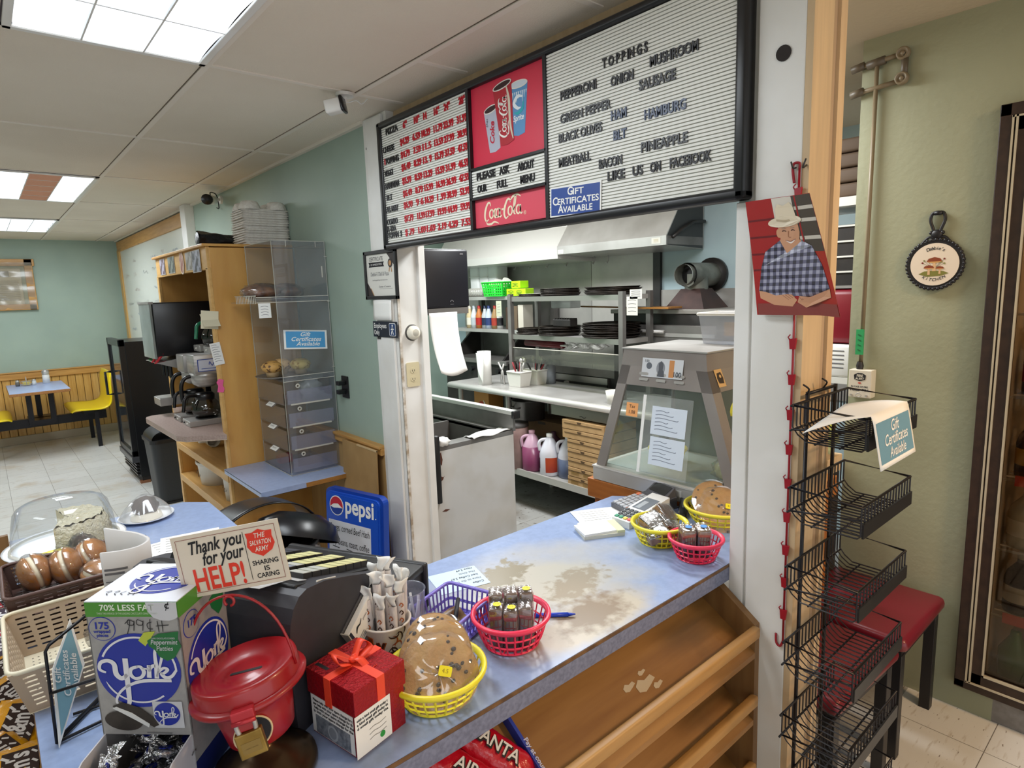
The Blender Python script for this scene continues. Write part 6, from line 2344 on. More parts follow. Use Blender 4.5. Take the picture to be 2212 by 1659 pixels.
# ---------------------------------------------------------------- right end of the counter
diner_basket('diner_basket', 'yellow basket of chocolate brownies near the card reader', 1.445, 1.035, .90, .056, .080, .062, YEL, 'plastic diner baskets')
M_drz = mat('drizzled_chocolate', '#33201a', .35, col2='#d8cfc8', scale=70, lo=.56, hi=.60, stretch=(1, 3, 1), coat=.5)
M_gold = mat('golden_side', '#a8742e', .5, col2='#7a4e1c', scale=30)
for i, (dx, dy, z, rot, st_, lb) in enumerate(((-.02, -.030, .925, (RD(12), RD(-14), 0), '#e8ebe8', 'drizzled brownie with a white sticker at the front of the yellow basket'), (.022, -.004, .935, (RD(16), RD(24), 0), None, 'drizzled brownie at the right of the yellow brownie basket'),
                                               (-.018, .012, .945, (RD(20), RD(-8), 0), None, 'drizzled brownie leaning in the middle of the yellow brownie basket'), (.028, .044, .955, (RD(38), RD(18), 0), None, 'foil bright brownie standing highest in the yellow brownie basket'))):
    p = Matrix.Translation((1.445, 1.035, 0)) @ RZ(-vdir) @ Vector((dx, dy, 0))
    brownie(lb, p.x, p.y, z, -vdir + .2 * i, .062, .058, .028, st_, 'brownies in the yellow basket', rot, M_drz if i < 3 else M_brn, M_gold)
diner_basket('diner_basket', 'pink basket with two brownies at the end of the counter by the white pillar', 1.425, .900, .90, .050, .072, .060, PNK, 'plastic diner baskets')
for i, dx in enumerate((-.021, .021)):
    p = Matrix.Translation((1.425, .905, .906)) @ RZ(-YAW) @ Vector((dx, .004, 0))
    brownie('brownie with a blue sticker at the ' + ('left' if i == 0 else 'right') + ' in the small pink basket by the pillar', p.x, p.y, p.z, -YAW, .034, .046, .080, '#3f8fe0', 'brownies in the pink basket by the pillar', (RD(6), 0, 0), mat('blond_top', '#a07a4c', .4, col2='#5e3d24', scale=40, coat=.5), M_brs)
diner_basket('diner_basket', 'yellow basket of cookies partly hidden behind the white pillar', 1.69, .985, .90, .07, .105, .062, YEL, 'plastic diner baskets')
big_cookie('big wrapped cookie with a yellow sticker in the basket behind the pillar', 1.685, .965, .950, -YAW, RD(42), .085, 20, True, 'cookies behind the pillar', 3)
big_cookie('big wrapped cookie at the back of the basket behind the pillar', 1.70, .992, .960, -YAW + .2, RD(44), .085, 20, False, 'cookies behind the pillar', 6)
for i, (x, y, a, w_, l_, lb) in enumerate(((1.475, 1.30, RD(-28), .16, .12, 'white receipt sheet lying on the counter beside the calculator'), (1.445, 1.265, RD(12), .13, .10, 'smaller white slip lying half under the receipt sheet'))):
    m = MB(); F = FZ(0, 0, .0002 + .0012 * (1 - i), a)
    m.label(w_, l_, M_paper, F, .0006)
    for k in range(5):
        m.ribbon([(-w_ * .38, l_ * .3 - k * .018), (w_ * .2, l_ * .3 - k * .018)], .0015, M_gink, F, z=.0008, sm=1)
    tag(m.build('receipt', None, (x, y, .9004)), lb, 'receipt', 'receipts on the counter')
op = thing('order_pad', 'stack of white order pads near the yellow brownie basket', 'notepad', (1.372, 1.205, .90), RD(-28))
m = MB(); m.box((-.065, -.045, 0), (.065, .045, .010), flat('#d5d3c4')); m.build('lower_pad', op)
m = MB(); m.box((-.067, -.040, .010), (.050, .044, .017), M_paper, 0, RZ(.08)); m.build('upper_pad', op)
m = MB(); m.box((.042, -.045, .0102), (.066, .045, .018), flat('#d8d8b0')); m.build('binding', op)
cr = thing('card_reader', 'white card payment terminal with a grey screen', 'card reader', (1.555, 1.185, .90), RD(-3))
m = MB()
m.hexa([(-.10, -.036, 0), (.10, -.036, 0), (.10, .036, 0), (-.10, .036, 0), (-.10, -.036, .022), (.10, -.036, .055), (.10, .036, .055), (-.10, .036, .022)], mat('terminal_white', '#e4e6e6', .35))
m.build('case', cr)
sl = math.atan2(.033, .2)
KT2 = T(-.10, 0, .0222) @ RY(-sl)
m = MB(); m.box((.08, -.027, 0), (.165, .027, .0012), flat('#6f7680', .2)); m = MB(); m.label(.078, .052, flat('#727a84', .2), KT2 @ T(.125, 0, 0), .001); m.label(.05, .018, flat('#aab2ba', .2), KT2 @ T(.115, .008, .001), .0003); m.build('screen', cr)
m = MB()
for i in range(4):
    for j in range(4):
        c = flat('#3a3d42') if i > 0 else flat(('#2f8f6a', '#2f8f6a', '#e0c64a', '#d0453a')[3 - j])
        m.box((.014 + .017 * i - .006, -.026 + .0175 * j - .006, 0), (.014 + .017 * i + .006, -.026 + .0175 * j + .006, .003), c, 0, KT2)
m.build('keypad', cr)
m = MB(); m.tube(catmull([(.10, 0, .03), (.15, -.01, .008), (.18, -.07, .006), (.20, -.10, .006)], 5), .003, M_blackp, 6); m.build('cable', cr)
ca = thing('calculator', 'dark grey desk calculator with orange and grey keys', 'calculator', (1.645, 1.235, .90), RD(-16))
m = MB()
m.hexa([(-.10, -.06, 0), (.085, -.06, 0), (.085, .06, 0), (-.10, .06, 0), (-.10, -.06, .018), (.085, -.06, .040), (.085, .06, .040), (-.10, .06, .018)], mat('calculator_grey', '#54555b', .4))
m.hexa([(.03, -.055, .03), (.085, -.055, .03), (.085, .055, .03), (.03, .055, .03), (.045, -.05, .045), (.085, -.05, .07), (.085, .05, .07), (.045, .05, .045)], MATS['calculator_grey'])
m.build('case', ca)
KT3 = T(-.10, 0, .0182) @ RY(-math.atan2(.022, .185))
m = MB()
for i in range(6):
    for j in range(6):
        c = flat('#e07a52') if (i, j) in ((5, 5), (0, 1), (2, 0)) else flat('#a9adb4')
        m.box((.012 + .019 * i - .0075, -.048 + .019 * j - .0075, 0), (.012 + .019 * i + .0075, -.048 + .019 * j + .0075, .006), c, 0, KT3)
m.build('keypad', ca)
m = MB(); m.hexa([(.046, -.042, .0462), (.080, -.042, .0672), (.080, .042, .0672), (.046, .042, .0462), (.046, -.042, .0472), (.080, -.042, .0682), (.080, .042, .0682), (.046, .042, .0472)], flat('#2c2e30', .25)); m.build('display', ca)
ph = thing('stapler', 'black stapler lying against the warmer by the calculator', 'stapler', (1.705, 1.125, .90), RD(30))
m = MB(); m.box((-.075, -.016, 0), (.06, .016, .008), M_blk, .003); m.build('base', ph)
m = MB(); m.box((-.075, -.014, .012), (.07, .014, .030), M_blk, .006, RY(RD(-9))); m.box((-.03, -.0025, .0302), (.05, .0025, .031), flat('#6d6d72'), 0, RY(RD(-9))); m.build('arm', ph)
# ================================================================ KITCHEN
M_st = mat('stainless', '#cbc9c6', .3, .4, col2='#b5b2ae', scale=4)
M_std = mat('dark_stainless', '#85827f', .35, .4, col2='#6c6966', scale=4)
M_soot = mat('sooty_black', '#1c1a1a', .45, col2='#2c2826', scale=8)
M_pan = mat('seasoned_pan', '#231e1b', .4, .4, col2='#3a312b', scale=20)
M_panl = mat('pan_rim_bright', '#dcdad6', .3, .35)
M_kraft = mat('kraft_board', '#bd9a6c', .8, col2='#b18d5f', scale=20)
M_bw = mat('bin_white', '#dedcd4', .45)
lb_ = lambda o, l, c, g=None: tag(o, l, c, g)

# hood
hd = thing('range_hood', 'large stainless hood over the cooking line behind the menu board', 'hood', (3.8, 3.0, 1.92))
for y0, y1, dz, n in ((2.5, 3.53, 0, 'main_canopy'), (3.54, 5.3, -.03, 'side_canopy')):
    m = MB()
    x0 = 3.555 if dz == 0 else 3.57
    pl_ = [(x0 - 3.8, dz), (x0 - 3.8, dz + .062), (3.70 - 3.8, dz + .26), (3.74 - 3.8, dz + .50), (4.01 - 3.8, dz + .50), (4.01 - 3.8, dz - .02)]
    m.prism(pl_, -(y1 - 3.0), -(y0 - 3.0), M_st if dz == 0 else mat('hood_lit_steel', '#e0deda', .25, .3), frame((0, 0, 0), (1, 0, 0), (0, 0, 1)))  # side canopy paler: bright lamp reflection put into its steel colour
    if dz == 0:
        m.box((x0 - 3.8 + .01, y0 - 3.002, .004), (4.0 - 3.8, y0 - 3.0, .06), M_std)
        m.prism([(x0 - 3.79, .0), (x0 - 3.79, .06), (-.10, .25), (-.06, .49), (.2, .49), (.2, -.018)], .4985, .5005, mat('hood_end_dark', '#37393a', .5), frame((0, 0, 0), (1, 0, 0), (0, 0, 1)))
    m.build(n, hd)
m = MB()
m.label(.075, .04, flat('#d9d7cd'), FX(-.2455, -.42, .032), .001); m.label(.06, .03, flat('#d9d7cd'), FX(-.2455, .49, .02), .001)
for k in range(3): m.ribbon([(-.02, .008 - .008 * k), (.02, .008 - .008 * k)], .0015, flat('#b49a4a'), FX(-.247, -.42, .032), sm=1)
m.build('labels', hd)
m = MB(); m.tube([(-.19, -.515, .05), (-.08, -.52, .11), (.05, -.52, .16), (.19, -.52, .17)], .012, M_soot, 8); m.build('pipe', hd)
for k, y in enumerate((3.32, 3.47, 3.78, 4.02, 4.25, 4.46)):
    m = MB(); m.tube([(3.93, y, 1.905), (3.93, y, 1.87), (3.915, y, 1.845), (3.90, y, 1.85)], .006, M_st, 6)
    lb_(m.build('hook'), 'steel hook hanging under the hood, ' + ('nearest', 'second', 'third', 'fourth', 'fifth', 'farthest')[k] + ' from the hood end', 'hook', 'steel hooks under the hood')
m = MB(); m.box((4.0, 2.93, .9), (4.018, 3.565, 1.92), mat('backsplash_steel', '#b5b2ad', .4, .3, col2='#c2beb8', scale=5)); m.box((4.0, 3.57, .9), (4.018, 5.4, 1.92), mat('backsplash_steel2', '#a19e9a', .4, .3, col2='#adaaa5', scale=5)); m.box((3.99, 2.86, .9), (4.018, 2.925, 1.92), M_soot)
lb_(m.build('steel_backsplash'), 'stainless sheet covering the wall under the hood', 'backsplash')
m = MB(); m.box((4.005, 1.2, .9), (4.018, 2.86, 1.615), mat('low_backsplash', '#b5b2ae', .45, .3, col2='#9c9893', scale=4)); lb_(m.build('steel_backsplash'), 'lower grey steel sheet on the blue wall behind the oven flue', 'backsplash')

# oven with flue
ov = thing('pizza_oven', 'black pizza oven with a steel door bar and a flue on top', 'oven', (3.7, 2.3, 0))
m = MB(); m.box((-.12, -.45, .1), (.30, .68, 1.47), M_soot, .006); m.box((-.13, -.46, 1.455), (.30, .70, 1.485), mat('greasy_steel', '#9a958f', .4, .35), .004); m.build('body', ov)
m = MB(); m.box((-.14, -.18, 1.06), (-.11, .62, 1.38), M_std, .006); m.box((-.144, -.17, 1.30), (-.13, .6, 1.325), M_st); m.build('door', ov)
m = MB(); m.tube([(-.165, .20, 1.335), (-.165, .58, 1.335)], .013, M_st, 8); m.build('door_bar', ov)
m = MB()
a, b = .155, .075
m.hexa([(.10 - a, .12 - a, 1.485), (.10 + a, .12 - a, 1.485), (.10 + a, .12 + a, 1.485), (.10 - a, .12 + a, 1.485), (.10 - b, .12 - b, 1.62), (.10 + b, .12 - b, 1.62), (.10 + b, .12 + b, 1.62), (.10 - b, .12 + b, 1.62)], mat('rusty_flue_base', '#4a3430', .5, .3, col2='#3a2a28', scale=9))
m.build('flue_base', ov)
M_gal = mat('galvanised_pipe', '#8a8b82', .4, .4, col2='#6a6b64', scale=10)
m = MB()
m.cyl(.08, 1.61, 1.72, M_gal, 22, T(.10, .12, 0))
m.tube([(.31, .12, 1.715), (-.02, .12, 1.715)], .082, M_gal, 22, caps=False)
m.tube([(-.02, .12, 1.715), (-.06, .12, 1.715)], .070, M_gal, 22, caps=False)
m.tube([(-.058, .12, 1.715), (-.064, .12, 1.715)], .073, M_panl, 22, caps=False)
m.tube([(.03, .12, 1.715), (.025, .12, 1.715)], .066, flat('#0e0c0c'), 22)
m.tube([(.28, .12, 1.715), (.312, .12, 1.715)], .118, M_soot, 26)
m.build('flue_pipe', ov)

# ranges and griddle behind the shelf
gr = thing('griddle', 'black griddle with sloping splash guards at the far left of the cooking line', 'griddle', (3.75, 4.6, 0))
m = MB(); m.box((-.20, -.42, .1), (.22, .55, 1.0), M_soot, .004); m.box((-.22, -.42, .98), (.22, .55, 1.02), M_std, .004)
m.build('body', gr)
m = MB(); m.prism([(-.2, 1.02), (.2, 1.02), (.2, 1.27), (.08, 1.27)], -.012, .012, M_soot, frame((0, -.35, 0), (1, 0, 0), (0, 0, 1))); m.prism([(-.2, 1.02), (.2, 1.02), (.2, 1.27), (.08, 1.27)], -.012, .012, M_soot, frame((0, .45, 0), (1, 0, 0), (0, 0, 1))); m.box((.18, -.35, 1.02), (.21, .45, 1.27), M_std)
m.build('splash_guard', gr)
for k in range(4):
    m = MB(); m.cyl(.022, 0, .03, M_blackp, 12, frame((-.202, -.3 + .2 * k, .92), (0, -1, 0), (0, 0, 1))); m.build('knob', gr)
rn = thing('kitchen_range', 'dark range with a long steel oven bar behind the pass shelf', 'range', (3.81, 3.55, 0))
m = MB(); m.box((-.20, -.60, .1), (.22, .58, 1.05), M_soot, .004); m.box((-.21, -.62, 1.04), (.22, .58, 1.06), M_std); m.box((-.20, -.58, .96), (-.21, .56, 1.02), M_std); m.build('body', rn)
m = MB(); m.box((-.225, -.50, .80), (-.20, .30, .955), mat('range_panel', '#a8a6a1', .3, .7)); m.box((-.228, -.5, .875), (-.22, .3, .905), M_soot); m.build('front_panel', rn)
m = MB(); m.tube([(-.26, -.50, .84), (-.26, .30, .84)], .012, M_st, 8); m.build('oven_bar', rn)
m = MB(); m.cyl(.018, 0, .03, M_panl, 12, frame((-.225, -.08, .89), (0, -1, 0), (0, 0, 1))); m.build('knob', rn)

# steel table
tb_ = thing('steel_work_table', 'long stainless work table with a rolled front edge and a lower shelf', 'work table', (3.25, 3.3, 0))
m = MB(); m.box((-.28, -1.15, .865), (.27, .97, .90), M_st, .004); m.tube([(-.285, -1.15, .876), (-.285, .97, .876)], .023, M_panl, 12); m.build('tabletop', tb_)
m = MB(); m.box((-.28, -1.15, .275), (.27, .97, .30), M_st, .003); m.box((-.295, -1.15, .262), (-.275, .97, .31), mat('shelf_lip', '#c7c5bf', .35, .5)); m.build('lower_shelf', tb_)
for x in (-.22, .23):
    for y in (-1.1, .28, .9):
        m = MB(); m.cyl(.02, 0, .87, M_st, 12, T(x, y, 0)); m.build('leg', tb_)
m = MB(); m.box((-.262, -.82, .775), (.10, -.24, .862), mat('drawer_steel', '#98958c', .35, .6)); m.ribbon([(-.03, 0), (-.01, .004), (.01, -.004), (.03, .002)], .004, M_soot, FX(-.263, -.54, .79)); m.build('drawer', tb_)

# pass shelf on the table
ps_ = thing('pass_shelf', 'two tier steel shelf standing on the work table', 'shelf', (3.35, 3.2, .90))
for x in (-.15, .145):
    for y in (.51, -.61):
        m = MB(); m.box((x - .018, y - .018, 0), (x + .018, y + .018, .72), M_std); m.build('post', ps_)
for z in (.40, .695):
    m = MB(); m.box((-.15, -.61, z - .03), (.165, .51, z + .002), M_st); m.box((-.155, -.61, z - .032), (-.145, .51, z + .004), mat('shelf_face', '#a8a59f', .3, .7)); m.build('tier', ps_)
m = MB(); m.box((-.15, -.6, .190), (.05, .5, .195), M_glass); m.box((-.155, -.6, .19), (-.15, .5, .30), clear('glass_tray', '#dfe2d4', .03, .08, haze=.04)); m.tube([(-.152, -.6, .30), (-.152, .5, .30)], .004, M_acedge, 6); m.build('glass_tray', ps_)
wsf = thing('kitchen_shelf', 'two tier steel shelf at the far left of the kitchen', 'shelf', (3.72, 4.45, 1.27))
for z in (.0, .30):
    m = MB(); m.box((-.13, -.5, z), (.25, .6, z + .03), M_st); m.build('tier', wsf)
m = MB(); m.box((.2, .55, -.3), (.25, .6, .35), M_std); m.box((.2, -.5, -.3), (.25, -.45, .35), M_std); m.build('post', wsf)


def pans(y, x, z, r, n, rimc, lab, g, shape=.018):
    for k in range(n):
        m = MB()
        s = random.uniform(-.012, .012)
        m.lathe([(0, 0), (r * .93, 0), (r, shape * .7), (r + .004, shape * .72), (r + .003, shape * .55), (r * .93, -.002), (0, -.002)], M_pan, 34)
        if k == n - 1 and rimc:
            m.lathe([(0, .001), (r * .92, .001), (r * .99, shape * .71)], rimc, 34)
        lb_(m.build('pizza_pan', None, (x + s, y + random.uniform(-.012, .012), z + .0105 * k + .002)), lab if k < n - 1 else 'topmost pan of ' + lab.split(' in ')[-1], 'pan', g)


pans(3.30, 3.34, 1.598, .15, 5, M_panl, 'dark pizza pan in the small stack on the top tier', 'small pans on the top tier')
pans(2.80, 3.36, 1.598, .19, 5, M_panl, 'dark pizza pan in the wide stack on the top tier', 'wide pans on the top tier')
pans(3.58, 3.33, 1.598, .12, 2, M_panl, 'dark pizza pan in the low stack on the top tier', 'low pans on the top tier', .012)
pans(3.30, 3.34, 1.303, .16, 6, None, 'black pizza pan in the middle stack on the lower tier', 'middle pans on the lower tier')
pans(2.82, 3.36, 1.303, .20, 9, M_pan, 'black pizza pan in the wide stack on the lower tier', 'wide pans on the lower tier')
pans(3.60, 3.32, 1.303, .12, 4, None, 'black pizza pan in the left stack on the lower tier', 'left pans on the lower tier')
m = MB(); m.box((-.03, -.09, 0), (.05, .09, .05), M_soot, .004)
for k in range(7): m.box((-.03, -.085 + .025 * k, .05), (.05, -.075 + .025 * k, .058), M_soot)
lb_(m.build('loaf_tin', None, (3.30, 3.22, 1.374)), 'black tin with a toothed edge on the pans of the lower tier', 'tin')
m = MB(); m.box((-.06, -.09, 0), (.06, .12, .07), clear('tub_clear', '#f2f4f4', .1, .1, haze=.4), .008); lb_(m.build('clear_tub', None, (3.47, 3.35, 1.50)), 'clear plastic tub under the top tier of the pass shelf', 'tub')
m = MB(); m.tube([(0, -.25, 0), (0, .25, .01)], .006, wood('peel_handle', '#b07a3a', '#8a5a26', 1, 5), 8); m.box((-.08, -.60, -.006), (.08, -.2, .006), MATS['peel_handle'], .002); lb_(m.build('pizza_peel', None, (3.52, 3.0, 1.50)), 'wooden pizza peel lying under the top tier of the pass shelf', 'peel')
m = MB(); m.tube([(0, -.20, 0), (0, .22, .004)], .026, mat('maroon_packet', '#6b1420', .35), 14); m.box((-.03, -.26, -.006), (.03, -.19, .006), M_paper, .004); lb_(m.build('maroon_roll', None, (3.33, 3.46, 1.225)), 'dark red wrapped roll lying on the glass tray', 'roll')
m = MB(); m.grid(lambda u, v: (-.06 + .12 * u, -.16 + .32 * v, .03 * sin(u * 9 + v * 5) * sin(v * 8) + .03), 12, 18, clear('crumpled_film', '#ffffff', .2, .2, haze=.35)); lb_(m.build('plastic_film', None, (3.32, 3.0, 1.20)), 'crumpled clear film on the glass tray', 'film')
for y, z, w_, h_, t in ((2.50, 1.525, .11, .12, 'order notes taped to the right end of the pass shelf'), (2.47, 1.60, .12, .06, 'second taped order note above the first on the pass shelf')):
    m = MB(); F = FX(0, 0, 0); m.label(w_ * .8, h_, flat('#d8d6ca'), F, .001)
    for k in range(4): m.ribbon([(-w_ * .3, h_ * .3 - h_ * .2 * k), (0, h_ * .33 - h_ * .2 * k), (w_ * .3, h_ * .3 - h_ * .2 * k)], .004, M_gink, F, z=.0012)
    lb_(m.build('order_note', None, (3.19, y, z)), t, 'note')
m = MB(); F = FX(0, 0, 0); m.label(.075, .14, flat('#c9cdb4'), F, .001)
for k in range(4): m.ribbon([(-.02, .04 - .025 * k), (.02, .042 - .025 * k)], .003, M_gink, F, z=.0012)
lb_(m.build('order_note', None, (3.585, 4.32, 1.49)), 'pale green note hanging from the far left kitchen shelf', 'note')

# bottles and boxes on the far shelf
bc_ = [(4.86, '#d9c59a', '#e8e2d2', .035), (4.79, '#d8dfe3', '#b9c3c9', .035), (4.71, '#c97a3a', '#b2231f', .036), (4.62, '#bfc3c6', '#1c2b4a', .034), (4.56, '#c6d4e8', '#2b3d70', .036), (4.47, '#a98558', '#a5382a', .036), (4.40, '#d9d9d6', '#2a2a2e', .03)]
for i, (y, c1, c2, r) in enumerate(bc_):
    t = thing('sauce_bottle', ('small spice', 'clear squeeze', 'orange and red ketchup', 'silver topped', 'blue and white', 'brown red capped', 'white spray')[i] + ' bottle on the far left kitchen shelf', 'bottle', (3.66, y, 1.301), 0, 'bottles on the far kitchen shelf')
    m = MB(); m.lathe([(0, 0), (r, 0), (r, .12), (r * .5, .17), (r * .4, .19)], flat(c1, .4), 16); m.build('bottle', t)
    m = MB(); m.lathe([(r * .42, .185), (r * .42, .215), (0, .216)], flat(c2, .4), 14); m.build('cap', t)
    m = MB(); m.lathe([(r + .0006, .03), (r + .0006, .10)], flat(c2, .5), 16); m.build('label', t)
for i, (y, c) in enumerate(((4.26, '#4c3c30'), (4.17, '#6b5a48'), (4.09, '#cfc8ba'))):
    m = MB(); m.box((-.06, -.035, 0), (.06, .035, .20 + .01 * i), flat(c), .004); lb_(m.build('carton', None, (3.70, y, 1.301)), ('dark brown', 'grey brown', 'cream')[i] + ' carton on the far left kitchen shelf', 'carton', 'cartons on the far kitchen shelf')
for i, (y, z, h_) in enumerate(((4.93, 1.60, .37), (4.78, 1.60, .36), (4.64, 1.60, .34))):
    t = thing('foam_container', ('leftmost', 'middle', 'rightmost')[i] + ' tall stack of white foam containers on the far kitchen shelf', 'foam containers', (3.85, y, z + .001), 0, 'foam stacks on the far shelf')
    m = MB(); m.box((-.07, -.068, 0), (.08, .068, h_), mat('foam_white', '#f2f4f4', .7), .02); m.build('stack', t)
    m = MB(); m.box((-.078, -.07, h_ * .52), (.082, .07, h_ * .53), M_paper, .002); m.build('lid_edge', t)
t = thing('plastic_cups', 'sleeve of clear plastic cups lying in front of the foam stacks', 'cups', (3.66, 4.72, 1.602))
m = MB()
m.tube([(0, -.1, .04), (0, .14, .04)], .038, M_acryl, 16)
for k in range(9): m.tube([(0, -.1 + .026 * k, .04), (0, -.097 + .026 * k, .04)], .041, M_acedge, 16)
m.build('sleeve', t)
gb = thing('green_basket', 'bright green plastic basket on the far kitchen shelf', 'basket', (3.63, 4.36, 1.602))
M_gn = mat('bright_green', '#28d23a', .35)
m = MB(); perf(m, [(-.07, -.13, 0), (-.07, .13, 0), (-.085, .15, .125), (-.085, -.15, .125)], 9, 5, .5, .5, M_gn); perf(m, [(-.07, -.13, 0), (.07, -.13, 0), (.085, -.15, .125), (-.085, -.15, .125)], 5, 5, .5, .5, M_gn); perf(m, [(.07, -.13, 0), (.07, .13, 0), (.085, .15, .125), (.085, -.15, .125)], 9, 5, .5, .5, M_gn); perf(m, [(-.07, .13, 0), (.07, .13, 0), (.085, .15, .125), (-.085, .15, .125)], 5, 5, .5, .5, M_gn); m.box((-.07, -.13, 0), (.07, .13, .004), M_gn)
solidify(m.build('slotted_body', gb), .003)
m = MB(); m.tube([(p[0], p[1], .125) for p in rrect(.18, .31, .015)], .006, M_gn, 6, True); m.build('rim', gb)
for i, (dx, dy, s) in enumerate(((0, .08, .045), (-.01, -.02, .05), (.02, -.09, .045))):
    m = MB(); m.cyl(s, 0, .012, flat('#e9e7df'), 20, T(0, 0, .0) @ RX(RD(20 * i))); m.cyl(s * .94, -.05, 0, flat('#d9cfae'), 20, RX(RD(20 * i)))
    lb_(m.build('lidded_tub', None, (3.63 + dx, 4.36 + dy, 1.73)), ('left', 'middle', 'right')[i] + ' white lidded tub in the bright green basket', 'tub', 'tubs in the green basket')
for i, (x, y, z, s) in enumerate(((3.60, 4.10, 1.602, 1), (3.59, 3.98, 1.602, 1.15), (3.60, 4.04, 1.668, .9))):
    m = MB(); m.box((-.05, -.065 * s, 0), (.05, .065 * s, .062), mat('neon_label', '#b7f21a', .5), .004)
    for k in range(3): m.ribbon([(-.04, .01 - .012 * k), (0, .014 - .012 * k), (.03, .008 - .012 * k)], .004, M_soot, FX(-.051, 0, .03), z=.0004)
    lb_(m.build('neon_box', None, (x, y, z)), ('left', 'right', 'topmost')[i] + ' neon green box beside the green basket', 'box', 'neon green boxes')

# on the table
pt = thing('paper_towel_roll', 'white paper towel roll standing on the steel table', 'paper towel', (3.062, 3.90, .901))
m = MB(); m.lathe([(.016, .0), (.055, .0), (.056, .27), (.016, .27)], M_paper, 28); m.build('roll', pt)
m = MB(); m.grid(lambda u, v: (-.056 - .012 * v * (1 + sin(u * 4)) * .6 - .004, .03 - .11 * u * (1 - .45 * v) - .02 * v, .26 - .255 * v * (.4 + .6 * u)), 8, 12, M_paper); solidify(m.build('loose_sheet', pt), .0008)
for i, (x, y, lb) in enumerate(((3.17, 3.60, 'front white bin of utensils on the steel table'), (3.33, 3.58, 'rear white bin of utensils on the steel table'))):
    t = thing('utensil_bin', lb, 'bin', (x, y, .901), 0, 'utensil bins')
    m = MB(); m.hexa([(-.05, -.065, 0), (.05, -.065, 0), (.05, .065, 0), (-.05, .065, 0), (-.06, -.085, .115), (.06, -.085, .115), (.06, .085, .115), (-.06, .085, .115)], M_bw); m.tube([(p[0], p[1], .115) for p in rrect(.12, .17, .012)], .006, M_bw, 6, True); m.build('bin', t)
    rr = random.Random(i)
    for k in range(7):
        m = MB(); a = rr.uniform(-.05, .05); b = rr.uniform(-.06, .06)
        if k % 2: m.tube([(a * .5, b * .5, .09), (a * 1.2, b * 1.3, .20)], .005, M_st, 6); m.ball((a * 1.2, b * 1.3, .205), (.012, .016, .02), M_st, 8, 6)
        else: m.tube([(a * .5, b * .5, .09), (a * 1.3, b * 1.4, .19)], .007, [M_soot, flat('#7d1620')][k % 4 // 2], 6)
        lb_(m.build('utensil', None, (x, y, .901)), 'kitchen utensil in the ' + ('front' if i == 0 else 'rear') + ' white bin on the steel table', 'utensil', 'utensils in the ' + ('front' if i == 0 else 'rear') + ' bin')
m = MB(); m.tube([(0, .02, .0), (0, .01, .10), (0, -.02, .16)], .008, M_st, 6); m.tube([(0, -.02, .0), (0, .0, .10), (0, .05, .17)], .008, M_st, 6); lb_(m.build('tongs', None, (3.16, 3.79, .905)), 'steel tongs standing left of the utensil bins', 'tongs')
t = thing('squeeze_bottle', 'grey squeeze bottle right of the utensil bins on the steel table', 'bottle', (3.42, 3.50, .901))
m = MB(); m.lathe([(0, 0), (.04, 0), (.042, .13), (.03, .155)], flat('#8f949c', .4), 18); m.build('bottle', t)
m = MB(); m.lathe([(.03, .15), (.02, .17), (.006, .20), (0, .2)], flat('#a7acb4', .4), 14); m.build('nozzle', t)
m = MB(); m.lathe([(0, 0), (.035, 0), (.048, .085), (.045, .085), (.033, .004)], M_bw, 20); lb_(m.build('foam_cup', None, (3.05, 2.55, .901)), 'white cup on the steel table next to the warmer', 'cup')

# below the table
for i, (y, x, liq, lq, lb) in enumerate(((3.33, 3.04, '#7d3a5c', .6, 'clear jug of purple drink concentrate on the lower table shelf'), (3.15, 3.05, '#dfe0e8', .0, 'empty looking clear jug with an orange label on the lower table shelf'), (3.01, 3.10, '#56607a', .45, 'clear jug with blue grey liquid next to the pizza boxes'))):
    t = thing('plastic_jug', lb, 'jug', (x, y, .302), RD(-40), 'plastic jugs under the table')
    mj = mat('jug_upper%d' % i, '#c9a3b8' if i == 0 else '#d9d9e2', .35)
    m = MB(); m.lathe([(0, 0), (.072, 0), (.076, .01), (.076, .16), (.070, .19), (.035, .262), (.022, .275), (.020, .29)], mj, 24); m.build('body', t)
    if lq:
        m = MB(); m.lathe([(0, .001), (.073, .001), (.0768, .012), (.0768, .31 * lq), (0, .31 * lq)], flat(liq, .3), 24); m.build('liquid', t)
    m = MB(); m.tube(catmull([(-.02, 0, .265), (-.062, 0, .258), (-.078, 0, .23), (-.072, 0, .18)], 4), .012, mj, 8); m.build('handle', t)
    m = MB(); m.lathe([(.023, .283), (.023, .305), (0, .306)], flat('#b9909f') if i == 0 else M_paper, 16); m.build('cap', t)
    if i == 1:
        m = MB(); m.lathe([(.0765, .03), (.0765, .14)], mat('orange_label', '#c8552a', .5, col2='#8f2620', scale=3), 12, a0=-2.1, a1=-.9); m.lathe([(.0765, .05), (.0765, .13)], M_soot, 8, a0=-3.3, a1=-2.9); m.build('label', t)
hgt_ = .066
